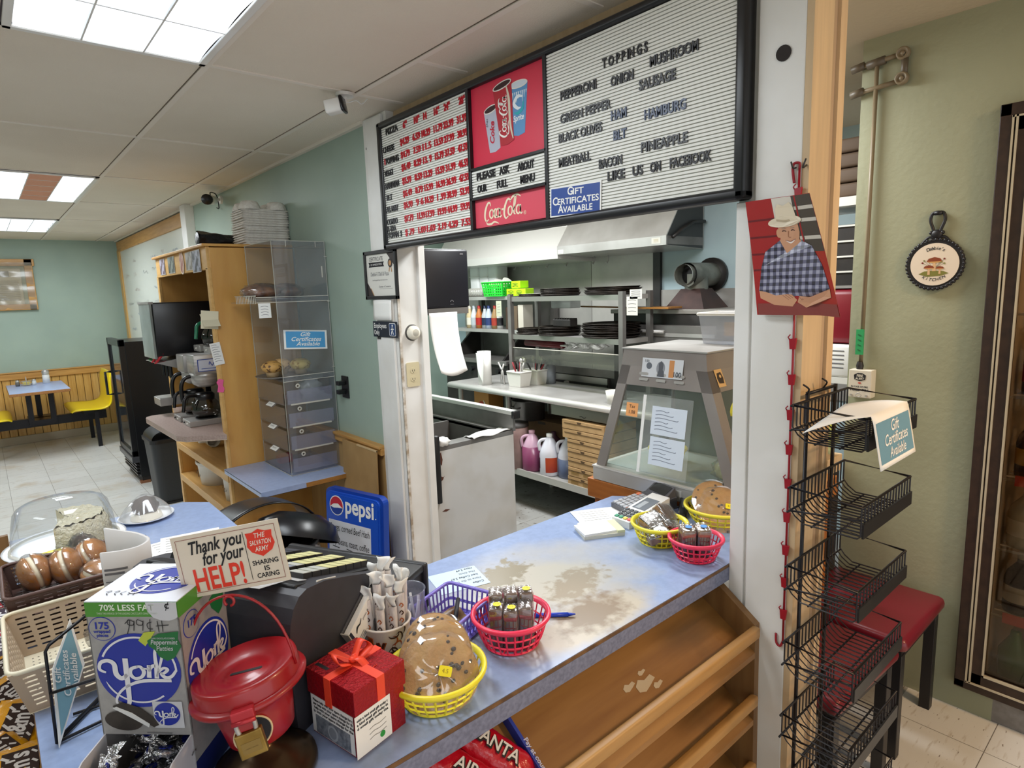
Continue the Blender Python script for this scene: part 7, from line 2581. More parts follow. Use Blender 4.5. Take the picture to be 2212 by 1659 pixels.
for k in range(7):
    t = thing('pizza_box', ('printed kraft pizza box at the bottom of the stack', 'printed kraft pizza box second from the bottom of the stack', 'plain pizza box third from the bottom of the stack', 'plain pizza box in the middle of the stack', 'plain pizza box third from the top of the stack', 'pizza box second from the top of the stack', 'topmost wide pizza box of the stack under the table')[k], 'pizza box', (3.13 + (.0 if k < 6 else .0), 2.72 + random.uniform(-.008, .008) + (.03 if k >= 5 else 0), .302 + hgt_ * k), RD(random.uniform(-1.5, 1.5)), 'kraft pizza boxes under the table')
    m = MB(); m.box((-.165, -.17 - .02 * (k > 4), 0), (.165, .17 + .02 * (k > 4), hgt_ - .004), M_kraft, .002); m.build('box', t)
    m = MB(); m.box((-.168, -.17, .040), (-.164, .17, .0425), mat('kraft_shadow', '#59432a', .9)); m.prism([(-.02, 0), (.02, 0), (.012, -.014), (-.012, -.014)], 0, .0015, MATS['kraft_shadow'], FX(-.165, .03, .058)); m.build('lid_tab', t)
    if k < 2:
        m = MB()
        for q in range(3):
            for r in range(3): m.ribbon([(-.14 + .11 * q, .012 - .01 * r), (-.07 + .11 * q, .012 - .01 * r)], .004, flat('#8a6a2a'), FX(-.166, 0, .026), sm=1)
        m.build('print', t)
m = MB(); m.box((-.10, -.28, 0), (.18, .28, .13), mat('brown_carton', '#6b4d30', .85), .002); m.box((-.102, -.02, .10), (-.10, .06, .12), flat('#3a2818')); lb_(m.build('carton', None, (3.35, 3.42, .50)), 'dark brown carton lying behind the jugs under the table', 'carton')
m = MB(); m.box((-.12, -.20, 0), (.12, .25, .195), flat('#5a4028')); lb_(m.build('carton', None, (3.40, 3.45, .302)), 'shadowed carton under the dark brown one at the back of the lower shelf', 'carton')
t = thing('stock_pot', 'steel stock pot on cartons under the table', 'pot', (3.24, 3.58, .632))
m = MB(); m.lathe([(0, 0), (.13, 0), (.135, .15), (.14, .152), (.135, .156), (.13, .15), (.125, .01)], M_std, 28); m.build('pot', t)
m = MB(); m.tube([(-.13, .03, .11), (-.165, .03, .11), (-.165, -.05, .11), (-.13, -.05, .11)], .006, M_std, 6); m.build('handle', t)
t = thing('orange_carton', 'orange and brown product carton under the left end of the steel table', 'carton', (3.25, 4.10, .302))
m = MB(); m.box((-.08, -.10, .0), (.08, .10, .50), mat('orange_card', '#c58a45', .6), .003); m.build('box', t)
m = MB(); m.disc(.04, .04, flat('#b5372a'), FX(-.0805, .0, .38), 0, .0006); m.ribbon([(.02, .05), (.05, 0), (.03, -.05)], [.004, .016, .004], M_paper, FX(-.082, -.01, .38)); m.build('print', t)
t = thing('pink_canister', 'clear canister of pinkish mix beside the purple jug', 'canister', (3.02, 3.47, .302))
m = MB(); m.lathe([(0, 0), (.085, 0), (.085, .32), (.075, .335)], mat('pinkish_mix', '#a58a86', .4, col2='#8d716e', scale=8), 24); m.build('body', t)
m = MB(); m.lathe([(.088, .32), (.088, .345), (0, .347)], flat('#3a3634'), 24); m.build('lid', t)
m = MB(); m.lathe([(0, 0), (.06, 0), (.065, .20), (.02, .24), (.02, .27), (0, .27)], flat('#59384a', .4), 20); lb_(m.build('jar', None, (3.22, 3.28, .302)), 'dark purple jug standing behind the clear jugs', 'jug')

# prep sink
sk = thing('prep_sink', 'steel prep sink with a chipped white end panel behind the left post', 'sink', (1.9, 2.95, 0))
M_chp = mat('sink_panel_white', '#d0cecb', .5, col2='#c2bdb4', scale=5, lo=.45, hi=.75)
m = MB(); m.box((-.27, -.44, 0), (.255, -.42, .865), M_chp, .002)
m.build('end_panel', sk)
m = MB()
for pl_ in ([(-.24, .845), (-.23, .86), (-.222, .82), (-.228, .79), (-.236, .80), (-.24, .775)], [(-.245, .72), (-.235, .735), (-.222, .728), (-.215, .735), (-.226, .715), (-.244, .705)], [(-.24, .55), (-.22, .558), (-.19, .552), (-.215, .545)]):
    m.prism(pl_, 0, .0006, mat('rust_chip', '#5d3426', .9), FY(0, -.4405, 0))
m.build('rust_marks', sk)
m = MB(); m.box((-.27, -.42, 0), (.255, .55, .60), M_std)
m.box((-.27, -.44, .865), (.255, -.36, .888), M_std); m.box((-.27, -.36, .865), (-.20, .55, .888), M_std); m.box((.20, -.36, .865), (.255, .55, .888), M_std); m.box((-.27, .46, .865), (.255, .55, .888), M_std)
m.box((-.20, -.36, .62), (.20, .46, .64), M_std); m.box((-.21, -.37, .62), (-.20, .46, .88), M_soot); m.box((.20, -.37, .62), (.21, .46, .88), M_std); m.box((-.20, -.37, .62), (.20, -.36, .88), M_soot); m.box((-.20, .10, .62), (.20, .12, .875), M_std)
m.build('basin', sk)
m = MB(); m.box((.245, -.45, .885), (.262, .55, .985), M_std); m.box((.235, -.46, .975), (.275, .55, 1.0), M_panl, .004); m.box((.232, -.475, .955), (.28, -.45, 1.0), M_blackp, .006); m.build('backsplash_rail', sk)
m = MB(); m.box((-.272, -.46, .60), (-.245, -.435, .95), M_blackp, .006); m.build('black_bracket', sk)
m = MB(); m.grid(lambda u, v: (-.11 + .27 * u, -.05 + .10 * v + .02 * u, .004 + .006 * sin(u * 9 + v * 4) + .004 * sin(v * 11)), 14, 8, M_paper); o = m.build('dish_towel', None, (1.98, 2.545, .89)); solidify(o, .004); lb_(o, 'folded white towel draped on the end of the prep sink', 'towel')
m = MB(); lumpy(m, (0, 0, .02), (.04, .03, .024), M_paper, .2, 4); lb_(m.build('cloth', None, (1.69, 2.52, .888)), 'crumpled white cloth at the left corner of the prep sink', 'cloth')

# paper towel dispenser
dp = thing('towel_dispenser', 'big black paper towel dispenser beside the left post', 'towel dispenser', (1.755, 2.5, 1.575))
m = MB(); m.box((-.135, 0, 0), (.132, .22, .285), mat('dispenser_black', '#15151d', .35), .012, None, 3); m.box((-.10, .02, -.02), (.10, .2, .0), M_blackp); m.label(.02, .006, M_gink, FY(.09, -.0006, .262), .0006); m.ribbon([(-.01, 0), (0, .008), (.01, 0)], .003, M_gink, FY(.02, -.0006, .03)); m.ribbon([(-.01, -.012), (.01, -.012)], .002, M_gink, FY(.02, -.0006, .03), sm=1); m.build('housing', dp)
m = MB(); m.hexa([(-.12, .0, -.03), (.12, .0, -.03), (.10, .10, -.03), (-.12, .10, -.03), (-.12, .0, 0), (.12, .0, 0), (.12, .10, 0), (-.12, .10, 0)], M_std); m.build('lip', dp)
m = MB(); m.grid(lambda u, v: (-.12 + .165 * u + .03 * v * v, -.004 - .035 * v * v + .015 * sin(u * 2.6) * v, -.02 - (.29 + .025 * sin(u * 3)) * v), 12, 16, M_paper); o = m.build('paper_sheet', dp); solidify(o, .0008)

# ================================================================ FOOD WARMER ON ITS TABLE
wt = thing('wooden_table', 'orange wooden table carrying the food warmer', 'table', (2.05, 1.22, 0))
m = MB(); m.box((-.32, -.32, .84), (.34, .36, .915), wood('orange_table', '#b06a2c', '#93521d', 1, 4, .4), .004); m.build('top', wt)
for x in (-.27, .28):
    for y in (-.27, .31):
        m = MB(); m.box((x - .03, y - .03, 0), (x + .03, y + .03, .84), MATS['orange_table'], .003); m.build('leg', wt)
fwm = thing('food_warmer', 'stainless food warmer with sloping glass sides at the end of the counter', 'food warmer', (1.98, 1.25, .916))
B0 = [(-.24, -.305), (.28, -.305), (.28, .29), (-.24, .29)]
T0 = [(-.175, -.145), (.20, -.145), (.20, .215), (-.175, .215)]
zb, zt, zc = .055, .445, .505
m = MB(); m.box((-.25, -.315, 0), (.29, .30, zb), M_st, .004); m.box((-.252, -.316, zb - .004), (.292, .302, zb + .002), M_panl); m.label(.10, .022, flat('#c9c8c5'), FX(-.2505, -.05, .03), .0006); m.build('base', fwm)
M_wst = mat('warmer_steel', '#a39b97', .33, .4, col2='#8f8580', scale=3)
def LP(k, t):
    a, b = B0[k], T0[k]
    return Vector((a[0] + (b[0] - a[0]) * t, a[1] + (b[1] - a[1]) * t, zb + (zt - zb) * t))
m = MB()
m.hexa([LP(0, 1), LP(1, 1), LP(2, 1), LP(3, 1)] + [Vector((T0[k][0] + (.005 if T0[k][0] < 0 else -.005), T0[k][1] + (.008 if T0[k][1] < 0 else -.008), zc)) for k in range(4)], M_wst)
m.box((T0[0][0], T0[0][1], zc), (T0[2][0], T0[2][1], zc + .005), M_st)
m.build('top_housing', fwm)
m = MB()
def strip(k, l, wd, mt):
    a0, a1, b0, b1 = LP(k, 0), LP(k, 1), LP(l, 0), LP(l, 1)
    e0, e1 = (b0 - a0).normalized() * wd, (b1 - a1).normalized() * wd
    n = (b0 - a0).cross(a1 - a0).normalized()
    for p, q, s0, s1 in ((a0, a1, e0, e1), (b0, b1, -e0, -e1)):
        m.hexa([p, p + s0, p + s0 - n * .01, p - n * .01, q, q + s1, q + s1 - n * .01, q - n * .01], mt)
    t0 = .82
    c0, c1 = a0.lerp(a1, t0), b0.lerp(b1, t0)
    m.hexa([c0, c1, c1 - n * .008, c0 - n * .008, a1, b1, b1 - n * .008, a1 - n * .008], mt)
strip(3, 0, .042, M_wst)
strip(0, 1, .05, M_wst)
strip(2, 3, .042, M_wst)
m.build('frame', fwm)
for k, l in ((3, 0), (0, 1), (2, 3)):
    m = MB(); a0, a1, b0, b1 = LP(k, 0), LP(k, .82), LP(l, 0), LP(l, .82); n = (b0 - a0).cross(a1 - a0).normalized() * -.006
    m.add([a0 + n, b0 + n, b1 + n, a1 + n], [(0, 1, 2, 3)], clear('warmer_glass', '#f3f6f4', .05, .03, haze=.02)); solidify(m.build('glass', fwm), .003)
m = MB()
wn = (LP(0, 0) - LP(3, 0)).cross(LP(3, 1) - LP(3, 0)).normalized()
WF = frame(LP(3, .91).lerp(LP(0, .91), .5) + wn * .001, LP(0, 0) - LP(3, 0), LP(3, 1) - LP(3, 0))
for dx in (-.075, 0, .075):
    for dz in (-.010, .010): m.prism(rrect(.040, .010, .005), 0, .004, M_st, WF @ T(dx, dz, 0))
m.build('vent', fwm)
m = MB(); m.box((-.20, -.28, zb), (.26, .27, zb + .004), mat('warmer_deck', '#c9d2d0', .3)); m.box((.15, -.2, zb), (.24, .2, .37), mat('warmer_inside', '#8b918c', .3, .2)); m.build('deck', fwm)
b_ = Matrix.Translation((1.98, 1.25, .916))
WG = b_ @ WF
m = MB(); F = Matrix.Identity(4)
m.label(.172, .068, flat('#cfd2d6'), F, .0006); m.disc(.018, .024, flat('#8f9298'), F @ T(-.005, 0, .0006), 0, .0004); m.prism([(-.018, -.030), (.012, -.030), (.010, -.012), (.004, -.006), (.006, .014), (-.003, .026), (-.014, .016), (-.012, -.008)], .001, .0016, flat('#54575e'), F)
m.box((.03, -.03, .0006), (.05, .03, .001), flat('#c98a52'), 0, F); m.disc(.012, .012, flat('#5f646c'), F @ T(-.055, .006, .0006), 0, .0003); m.text('100', .024, flat('#4b5058'), F @ T(.064, -.026, .0008), bold=.02); m.text('100', .014, flat('#4b5058'), F @ T(-.066, .018, .0008))
o = m.build('play_money_sign'); o.matrix_world = WG @ T(-.0, .034, .003); lb_(o, 'banknote style card taped to the top of the food warmer', 'card')
def gl(u, v, t_): return WG @ T(u, v, t_)
m = MB(); m.label(.052, .05, flat('#f0a868'), F, .0008); m.text('Tax', .017, M_ink, F @ T(0, .006, .0008)); m.text('1.08', .018, M_ink, F @ T(0, -.015, .0008))
o = m.build('tax_note'); o.matrix_world = gl(-.105, -.125, .012); lb_(o, 'orange sticky note reading Tax 1.08 on the warmer glass', 'note')
for i, (u, v) in enumerate(((.055, -.150), (.058, -.258))):
    m = MB(); m.label(.142, .100, flat('#d9e2ee'), F, .0008)
    for k in range(6): m.ribbon([(-.055, .033 - .013 * k), (-.03, .036 - .013 * k), (-.01 + .02 * (k % 3), .032 - .013 * k), (.02 * (k % 3), .035 - .013 * k)], .0022, flat('#7d8494'), F, z=.001)
    o = m.build('menu_note'); o.matrix_world = gl(u, v, .012); lb_(o, ('upper' if i == 0 else 'lower') + ' handwritten white sheet taped on the warmer glass', 'note', 'handwritten sheets on the warmer')
m = MB(); m.label(.20, .28, clear('plastic_sleeve', '#ffffff', .06, .1, haze=.08), F, .0006); m.box((-.105, -.14, 0), (-.092, .14, .001), M_paper, 0, F)
o = m.build('plastic_sleeve'); o.matrix_world = gl(.045, -.205, .0105); lb_(o, 'clear plastic sleeve holding the handwritten sheets on the warmer glass', 'sleeve')
m = MB(); m.label(.045, .062, flat('#d7b078'), F, .0008); m.prism([(-.014, -.018), (.014, -.02), (.018, .0), (.012, .02), (-.012, .018), (-.018, .0)], .0008, .0014, flat('#3b2f26'), F); m.disc(.006, .006, flat('#d7b078'), F @ T(.002, .006, .0016), 0, .0004)
sn = (LP(1, 0) - LP(0, 0)).cross(LP(0, 1) - LP(0, 0)).normalized()
o = m.build('warning_sticker'); o.matrix_world = b_ @ frame(LP(0, .93).lerp(LP(1, .93), .16) + sn * .002, LP(1, 0) - LP(0, 0), LP(0, 1) - LP(0, 0)); lb_(o, 'tan sticker with a dark emblem on the warmer side', 'sticker')
diner_basket('diner_basket', 'yellow basket standing inside the food warmer', 1.95, 1.36, .976, .05, .07, .055, YEL, 'plastic diner baskets')
t = thing('wrapped_pastry', 'pale wrapped pastry inside the right side of the food warmer', 'pastry', (1.90, 1.06, .977))
m = MB(); lumpy(m, (0, 0, .035), (.06, .06, .04), mat('pale_pastry', '#dccf9e', .6, col2='#c9b98a', scale=40), .06); m.build('pastry', t); m = MB(); lumpy(m, (0, 0, .035), (.068, .068, .05), M_wrap, .12, 9); m.build('wrap', t)
t = thing('plastic_bin', 'clear plastic bin standing on top of the food warmer', 'bin', (2.12, 1.20, 1.428))
m = MB(); m.hexa([(-.06, -.10, 0), (.06, -.10, 0), (.06, .08, 0), (-.06, .08, 0), (-.07, -.115, .11), (.07, -.115, .11), (.07, .095, .11), (-.07, .095, .11)], clear('bin_plastic', '#eef0f4', .1, .1, haze=.35, hazecol='#cfd3da')); m.box((-.05, -.06, .03), (-.045, .0, .08), flat('#c9a37c')); m.build('bin', t)
m = MB(); m.tube([(p[0], p[1] - .01, .11) for p in rrect(.15, .22, .015)], .007, M_bw, 6, True); m.build('rim', t)
m = MB(); m.grid(lambda u, v: (.004 * sin(v * 7), -.03 + .05 * u * (.5 + .5 * v) + .006 * sin(v * 9), -.15 * v), 5, 10, flat('#e5d33a')); o = m.build('yellow_cloth', None, (1.73, .955, 1.39)); solidify(o, .003); lb_(o, 'yellow cloth hanging at the right corner of the food warmer', 'cloth')
# ================================================================ RIGHT SIDE
# portrait print hanging on the clip strip
pp_ = thing('portrait_print', 'glossy photo print of a person in cowboy hat and plaid shirt on the white pillar', 'photo print', (1.436, .660, 1.845))
def curl(mb):
    def f(p):
        u, v, z = p                      # u right, v up from the top centre
        b = max(0, u - .045)
        rx = -.012 * (1 - abs(u) * 4) - z
        q = -v / .272
        return (rx - .5 * b - .004 * sin(v * 12), .037 - .057 * q - u * (.80 + .19 * q), v * .99 - .004 - .05 * b)
    mb.v = [f(p) for p in mb.v]
    return mb
I4 = Matrix.Identity(4)
PW, PH = .205, .272
def px_(x, y): return ((x - 322) / 455 * .205, -(y - 935) / 545 * .272)
def poly(mb, pts, m_, z):
    mb.prism([px_(*p) for p in pts], z, z + .0002, m_)
def gsheet(mb, x0, y0, x1, y1, m_, z, nu=12, nv=12):
    (a, b), (c, d) = px_(x0, y0), px_(x1, y1)
    mb.grid(lambda u, v: (a + (c - a) * u, b + (d - b) * v, z), nu, nv, m_, None, False)
m = MB()
gsheet(m, 95, 935, 550, 1480, mat('print_red_wall', '#a82a2c', .2, coat=.6), 0, 20, 12)
gsheet(m, 550, 935, 95, 1480, M_paper, -.0008, 20, 12)
curl(m); m.build('sheet', pp_)
m = MB()
for y in (1025, 1105, 1185, 1260): gsheet(m, 98, y, 285, y + 9, flat('#6d1a20', .3), .0004, 8, 1)
gsheet(m, 276, 937, 400, 1060, flat('#ddd6cb', .3), .0004, 6, 4)
gsheet(m, 400, 937, 548, 1190, flat('#4d453e', .3), .0004, 8, 6)
for y in (985, 1040, 1120): gsheet(m, 404, y, 548, y + 16, flat('#cfc8bc', .3), .0006, 8, 1)
curl(m); m.build('printed_background', pp_)
M_skin = mat('print_skin', '#cf9a78', .3)
M_pl = mat('plaid_print', '#5a5b70', .35)
nt = M_pl.node_tree
tc = nt.nodes.new('ShaderNodeTexCoord')
cols_ = []
for ax, sc in ((1, 62.0), (2, 62.0)):
    sep = nt.nodes.new('ShaderNodeSeparateXYZ'); nt.links.new(tc.outputs['Object'], sep.inputs[0])
    mu = nt.nodes.new('ShaderNodeMath'); mu.operation = 'MULTIPLY'; mu.inputs[1].default_value = sc; nt.links.new(sep.outputs[ax], mu.inputs[0])
    fr_ = nt.nodes.new('ShaderNodeMath'); fr_.operation = 'PINGPONG'; fr_.inputs[1].default_value = .5; nt.links.new(mu.outputs[0], fr_.inputs[0])
    gt = nt.nodes.new('ShaderNodeMath'); gt.operation = 'GREATER_THAN'; gt.inputs[1].default_value = .25; nt.links.new(fr_.outputs[0], gt.inputs[0])
    cols_.append(gt)
ad = nt.nodes.new('ShaderNodeMath'); ad.operation = 'ADD'; nt.links.new(cols_[0].outputs[0], ad.inputs[0]); nt.links.new(cols_[1].outputs[0], ad.inputs[1])
dv = nt.nodes.new('ShaderNodeMath'); dv.operation = 'DIVIDE'; dv.inputs[1].default_value = 2; nt.links.new(ad.outputs[0], dv.inputs[0])
rp = nt.nodes.new('ShaderNodeValToRGB'); rp.color_ramp.interpolation = 'CONSTANT'
rp.color_ramp.elements[0].color = lin('#a3a3b8'); rp.color_ramp.elements[1].position = .75; rp.color_ramp.elements[1].color = lin('#2d2a38')
e_ = rp.color_ramp.elements.new(.25); e_.color = lin('#62617a')
nt.links.new(dv.outputs[0], rp.inputs[0]); nt.links.new(rp.outputs[0], nt.nodes['Principled BSDF'].inputs['Base Color'])
m = MB()
poly(m, [(120, 1365), (150, 1250), (185, 1180), (290, 1130), (345, 1175), (410, 1140), (470, 1165), (510, 1250), (525, 1360), (430, 1400), (330, 1390), (250, 1400), (130, 1385)], M_pl, .0008)
curl(m); m.build('printed_shirt', pp_)
m = MB()
poly(m, [(285, 1130), (345, 1260), (352, 1260), (408, 1140), (380, 1120), (310, 1120)], M_skin, .0011)
poly(m, [(290, 1058), (288, 1110), (300, 1150), (330, 1182), (365, 1180), (395, 1150), (410, 1100), (408, 1058)], M_skin, .0013)
m.disc(.006, .010, M_skin, T(*px_(286, 1100), .0011), 0, .0003)
poly(m, [(122, 1365), (125, 1400), (200, 1432), (300, 1440), (330, 1410), (300, 1380), (215, 1388), (160, 1370)], M_skin, .0011)
poly(m, [(525, 1358), (522, 1395), (440, 1425), (370, 1445), (330, 1420), (350, 1382), (420, 1392), (470, 1370)], M_skin, .0012)
curl(m); m.build('printed_skin', pp_)
m = MB()
for k in range(4):
    m.ribbon([px_(255 + 14 * k, 1388 - 3 * k), px_(285 + 12 * k, 1408 - 4 * k)], .0012, flat('#9c6a4e'), None, .0014)
    m.ribbon([px_(345 + 12 * k, 1398 + 6 * k), px_(372 + 12 * k, 1430)], .0012, flat('#9c6a4e'), None, .0016)
for x in (322, 374): m.ribbon([px_(x - 11, 1092), px_(x, 1088), px_(x + 11, 1093)], .0022, flat('#5b3a2c'), None, .0016)
for x in (322, 374): m.ribbon([px_(x - 12, 1080), px_(x + 12, 1078)], .0018, flat('#a88c78'), None, .0016)
m.ribbon([px_(348, 1092), px_(342, 1118), px_(356, 1122)], .0018, flat('#a8704f'), None, .0016)
m.ribbon([px_(325, 1136), px_(350, 1146), px_(376, 1134)], [.001, .004, .001], flat('#f0e4dc'), None, .0016)
m.ribbon([px_(322, 1133), px_(350, 1140), px_(379, 1131)], .0012, flat('#7c3f35'), None, .0017)
curl(m); m.build('printed_features', pp_)
m = MB()
M_hat = mat('print_hat', '#e6d8bf', .3)
m.disc(.047, .0125, M_hat, T(*px_(335, 1048), .0018) @ RZ(.04), 0, .0004)
poly(m, [(285, 1045), (292, 985), (310, 966), (345, 976), (385, 962), (402, 985), (410, 1042)], M_hat, .0024)
m.ribbon([px_(288, 1038), px_(345, 1046), px_(408, 1036)], .004, flat('#b9a88c'), None, .0026)
curl(m); m.build('printed_hat', pp_)
m = MB(); gsheet(m, 105, 1425, 546, 1480, flat('#8a4440', .25), .0009, 16, 2); curl(m); m.build('printed_table', pp_)

# red clip strip
cs_ = thing('clip_strip', 'long red merchandising clip strip hanging down the white pillar', 'clip strip', (1.4445, .658, 1.90))
M_cl = mat('clip_red', '#9c1426', .35)
m = MB(); m.tube([(-.001, 0, 0), (-.001, 0, -1.155)], .0028, M_cl, 6); m.tube(catmull([(-.001, 0, .0), (-.002, 0, .012), (-.004, .012, .012), (-.003, .014, -.004), (-.003, .010, -.03)], 4), .003, M_cl, 6); m.tube(catmull([(-.001, 0, -1.155), (-.002, .006, -1.17), (-.002, .016, -1.165), (-.002, .018, -1.14)], 4), .003, M_cl, 6)
m.build('strap', cs_)
for k in range(13):
    z = -.055 - .0855 * k
    m = MB(); m.prism([(-.008, .012), (.009, .014), (.006, -.012), (-.006, -.012)], 0, .006, M_cl, FX(-.001, 0, z)); m.tube([FX(-.004, 0, z) @ Vector(p) for p in [(-.008, .010, 0), (-.011, .016, .001), (-.006, .022, .001)]], .0016, M_cl, 5); m.build('clip', cs_)
m = MB(); m.tube(catmull([(0, .012, .012), (-.014, .012, .010), (-.016, .016, .024)], 4), .002, M_soot, 6); m.tube(catmull([(0, -.012, .014), (-.014, -.010, .008), (-.013, -.016, .026)], 4), .002, M_soot, 6)
lb_(m.build('wall_hook', None, (1.447, .656, 1.892)), 'small dark double hook screwed into the white pillar', 'hook')

# wire rack
wr = thing('wire_rack', 'tall black wire rack of six empty sloping baskets hooked on the tan pillar side', 'wire rack', (1.51, .62, 0))
M_w = M_blackm
m = MB()
for x in (1.443, 1.600): m.tube([(x - 1.51, 0, .02), (x - 1.51, 0, 1.392)], .0048, M_w, 8)
m.tube([(1.443 - 1.51, 0, 1.388), (1.60 - 1.51, 0, 1.388)], .004, M_w, 6)
m.tube([(1.443 - 1.51, 0, .02), (1.443 - 1.51, -.18, .012), (1.60 - 1.51, -.18, .012), (1.60 - 1.51, 0, .02)], .0048, M_w, 6)
m.tube(catmull([(-.07, .003, 1.385), (-.075, -.006, 1.40), (-.088, .002, 1.412)], 4), .0022, M_w, 5); m.tube(catmull([(.02, .003, 1.388), (.018, -.008, 1.405), (.008, .0, 1.415)], 4), .0022, M_w, 5)
m.build('frame', wr)
x0, x1 = 1.358 - 1.51, 1.662 - 1.51
bk = None
for k in range(7):
    zt_ = 1.374 - .191 * k
    m = MB()
    yb, yf = -.006, -.158
    m.tube([(x0, yb, zt_), (x1, yb, zt_), (x1, yf, zt_ - .012), (x0, yf, zt_ - .012)], .0032, M_w, 6, True)
    m.tube([(x0 - .012, yb, zt_ - .056), (x1, yb, zt_ - .056)], .0026, M_w, 5); m.tube([(x0 - .01, yb, zt_), (x0 + .01, yb, zt_)], .003, M_w, 5)
    m.tube([(x0, yb - .05, zt_ - .083), (x1, yb - .05, zt_ - .083)], .0024, M_w, 5); m.tube([(x0, yf + .05, zt_ - .083), (x1, yf + .05, zt_ - .083)], .0024, M_w, 5)
    m.tube([(x0, yb, zt_ - .056), (x0 + .0, yf, zt_ - .04)], .0024, M_w, 5)
    m.build('basket_rim', wr)
    m = MB()
    n = 16
    for q in range(n + 1):
        x = x0 + (x1 - x0) * q / n
        m.tube([(x, yb, zt_), (x, yb, zt_ - .050), (x, yb - .012, zt_ - .066), (x, yb - .032, zt_ - .080), (x, yf + .006, zt_ - .082), (x, yf, zt_ - .076), (x, yf, zt_ - .012)], .0019, M_w, 4)
    m.build('basket_wires', wr)
    m = MB(); m.box((x0, yf - .006, zt_ - .080), (x1, yf - .002, zt_ - .048), M_blackp); m.build('price_rail', wr)
m = MB()
def gf(u, v):
    x = 1.352 + .215 * u
    s = v * .20
    if s < .085: return (x - .10 * (1 - s / .085) * .9 + .0, .55 - .10 * s / .085, 1.366 + .008 * sin(s * 30) - .03 * (1 - s / .085) * (1 - u))
    s -= .085
    return (x + .0 * s, .449 - .17 * s, 1.362 - s * .90)
m.grid(gf, 6, 24, M_paper)
o = m.build('gift_sign'); solidify(o, .001); lb_(o, 'pale blue gift certificates sign bent over the top basket of the wire rack', 'sign')
m = MB()
F = frame((1.4595, .449 - .17 * .056 - .0012, 1.362 - .90 * .056), (1, 0, 0), (0, .19, 1))
m.label(.195, .086, mat('gift_grey_blue', '#6d98ae', .5), F, .0006)
for t_, xx, yy, s in (('Gift', .0, .016, .034), ('Certificates', .0, -.010, .033), ('Available', .0, -.036, .030)): m.text(t_, s, M_paper, F @ T(xx, yy, .0008), shear=.4, bold=.008, sx=.9)
m.build('sign_face', o)


def stool(label, x, y, rz):
    t = thing('stool', label, 'stool', (x, y, 0), rz, 'maroon stools')
    m = MB(); m.box((-.22, -.20, .405), (.22, .20, .455), mat('maroon_vinyl', '#6d1423', .3, spec=.6), .022, None, 4); m.build('seat', t)
    m = MB(); m.box((-.20, -.18, .375), (.20, .18, .41), M_blackp); m.build('apron', t)
    for a in (-1, 1):
        for b in (-1, 1):
            m = MB(); m.box((a * .185 - .018, b * .165 - .018, 0), (a * .185 + .018, b * .165 + .018, .39), mat('black_leg', '#161417', .4), .002); m.build('leg', t)
    return t


stool('maroon padded stool nearest the glass door cooler', 2.405, .785, 0)
stool('maroon padded stool partly hidden behind the wire rack', 1.935, .80, RD(-3))

# wall trivet
tv = thing('wall_trivet', "black iron trivet with a mushroom tile reading Debbie's Kitchen on the corridor wall", 'trivet', (2.668, .707, 1.692))
M_iron = mat('cast_iron', '#17151a', .45)
F = FX(0, 0, 0)
m = MB()
m.disc(.083, .083, M_iron, F, 0, .012, 40)
m.tube([F @ Vector((.086 * cos(2 * pi * k / 48), .086 * sin(2 * pi * k / 48), .008)) for k in range(48)], .0055, M_iron, 6, True)
for k in range(40): m.ball(tuple(F @ Vector((.089 * cos(2 * pi * k / 40), .089 * sin(2 * pi * k / 40), .009))), .0062, M_iron, 7, 5)
m.build('iron_ring', tv)
m = MB()
m.tube([F @ Vector(p) for p in catmull([(-.006, .10, .008), (-.012, .125, .008), (-.022, .155, .008), (-.020, .175, .008), (-.012, .184, .008), (.012, .184, .008), (.020, .175, .008), (.022, .155, .008), (.012, .125, .008), (.006, .10, .008)], 4)], .0055, M_iron, 6)
m.ball(tuple(F @ Vector((0, .108, .008))), (.010, .020, .016), M_iron, 10, 8)
for s in (-1, 1): m.tube([F @ Vector(p) for p in catmull([(s * .055, .062, .008), (s * .035, .088, .008), (s * .022, .098, .008), (s * .004, .092, .008)], 4)], .005, M_iron, 6); m.ball(tuple(F @ Vector((s * .018, .113, .008))), .007, M_iron, 8, 6)
m.tube([F @ Vector(p) for p in [(-.012, .182, .008), (.012, .182, .008)]], .008, M_iron, 6)
m.build('handle', tv)
m = MB()
G = F @ T(0, 0, .0125)
m.disc(.076, .076, mat('tile_ivory', '#ecdcc8', .25, coat=.5), G, 0, .002, 44)
m.build('tile', tv)
G = F @ T(0, 0, .0147)
m = MB()
for t_, s, a0, a1, r in (("Debbie's", .017, 113, 62, .052), ('KITCHEN', .015, 236, 304, .060)):
    for k, c in enumerate(t_):
        a = RD(a0 + (a1 - a0) * k / (len(t_) - 1))
        m.text(c, s, M_ink, G @ T(r * cos(a), r * sin(a), 0) @ RZ(a - pi / 2 if a1 < a0 else a + pi / 2), shear=.15, bold=.01)
m.build('lettering', tv)
m = MB()
Mc1, Mc2, Mst_ = flat('#8a3f1c'), flat('#e0a860'), flat('#dcb487')
m.prism([(-.048, -.034), (-.03, -.024), (.0, -.022), (.03, -.025), (.046, -.033), (.02, -.042), (-.02, -.044)], 0, .0004, flat('#7d7a34'), G)
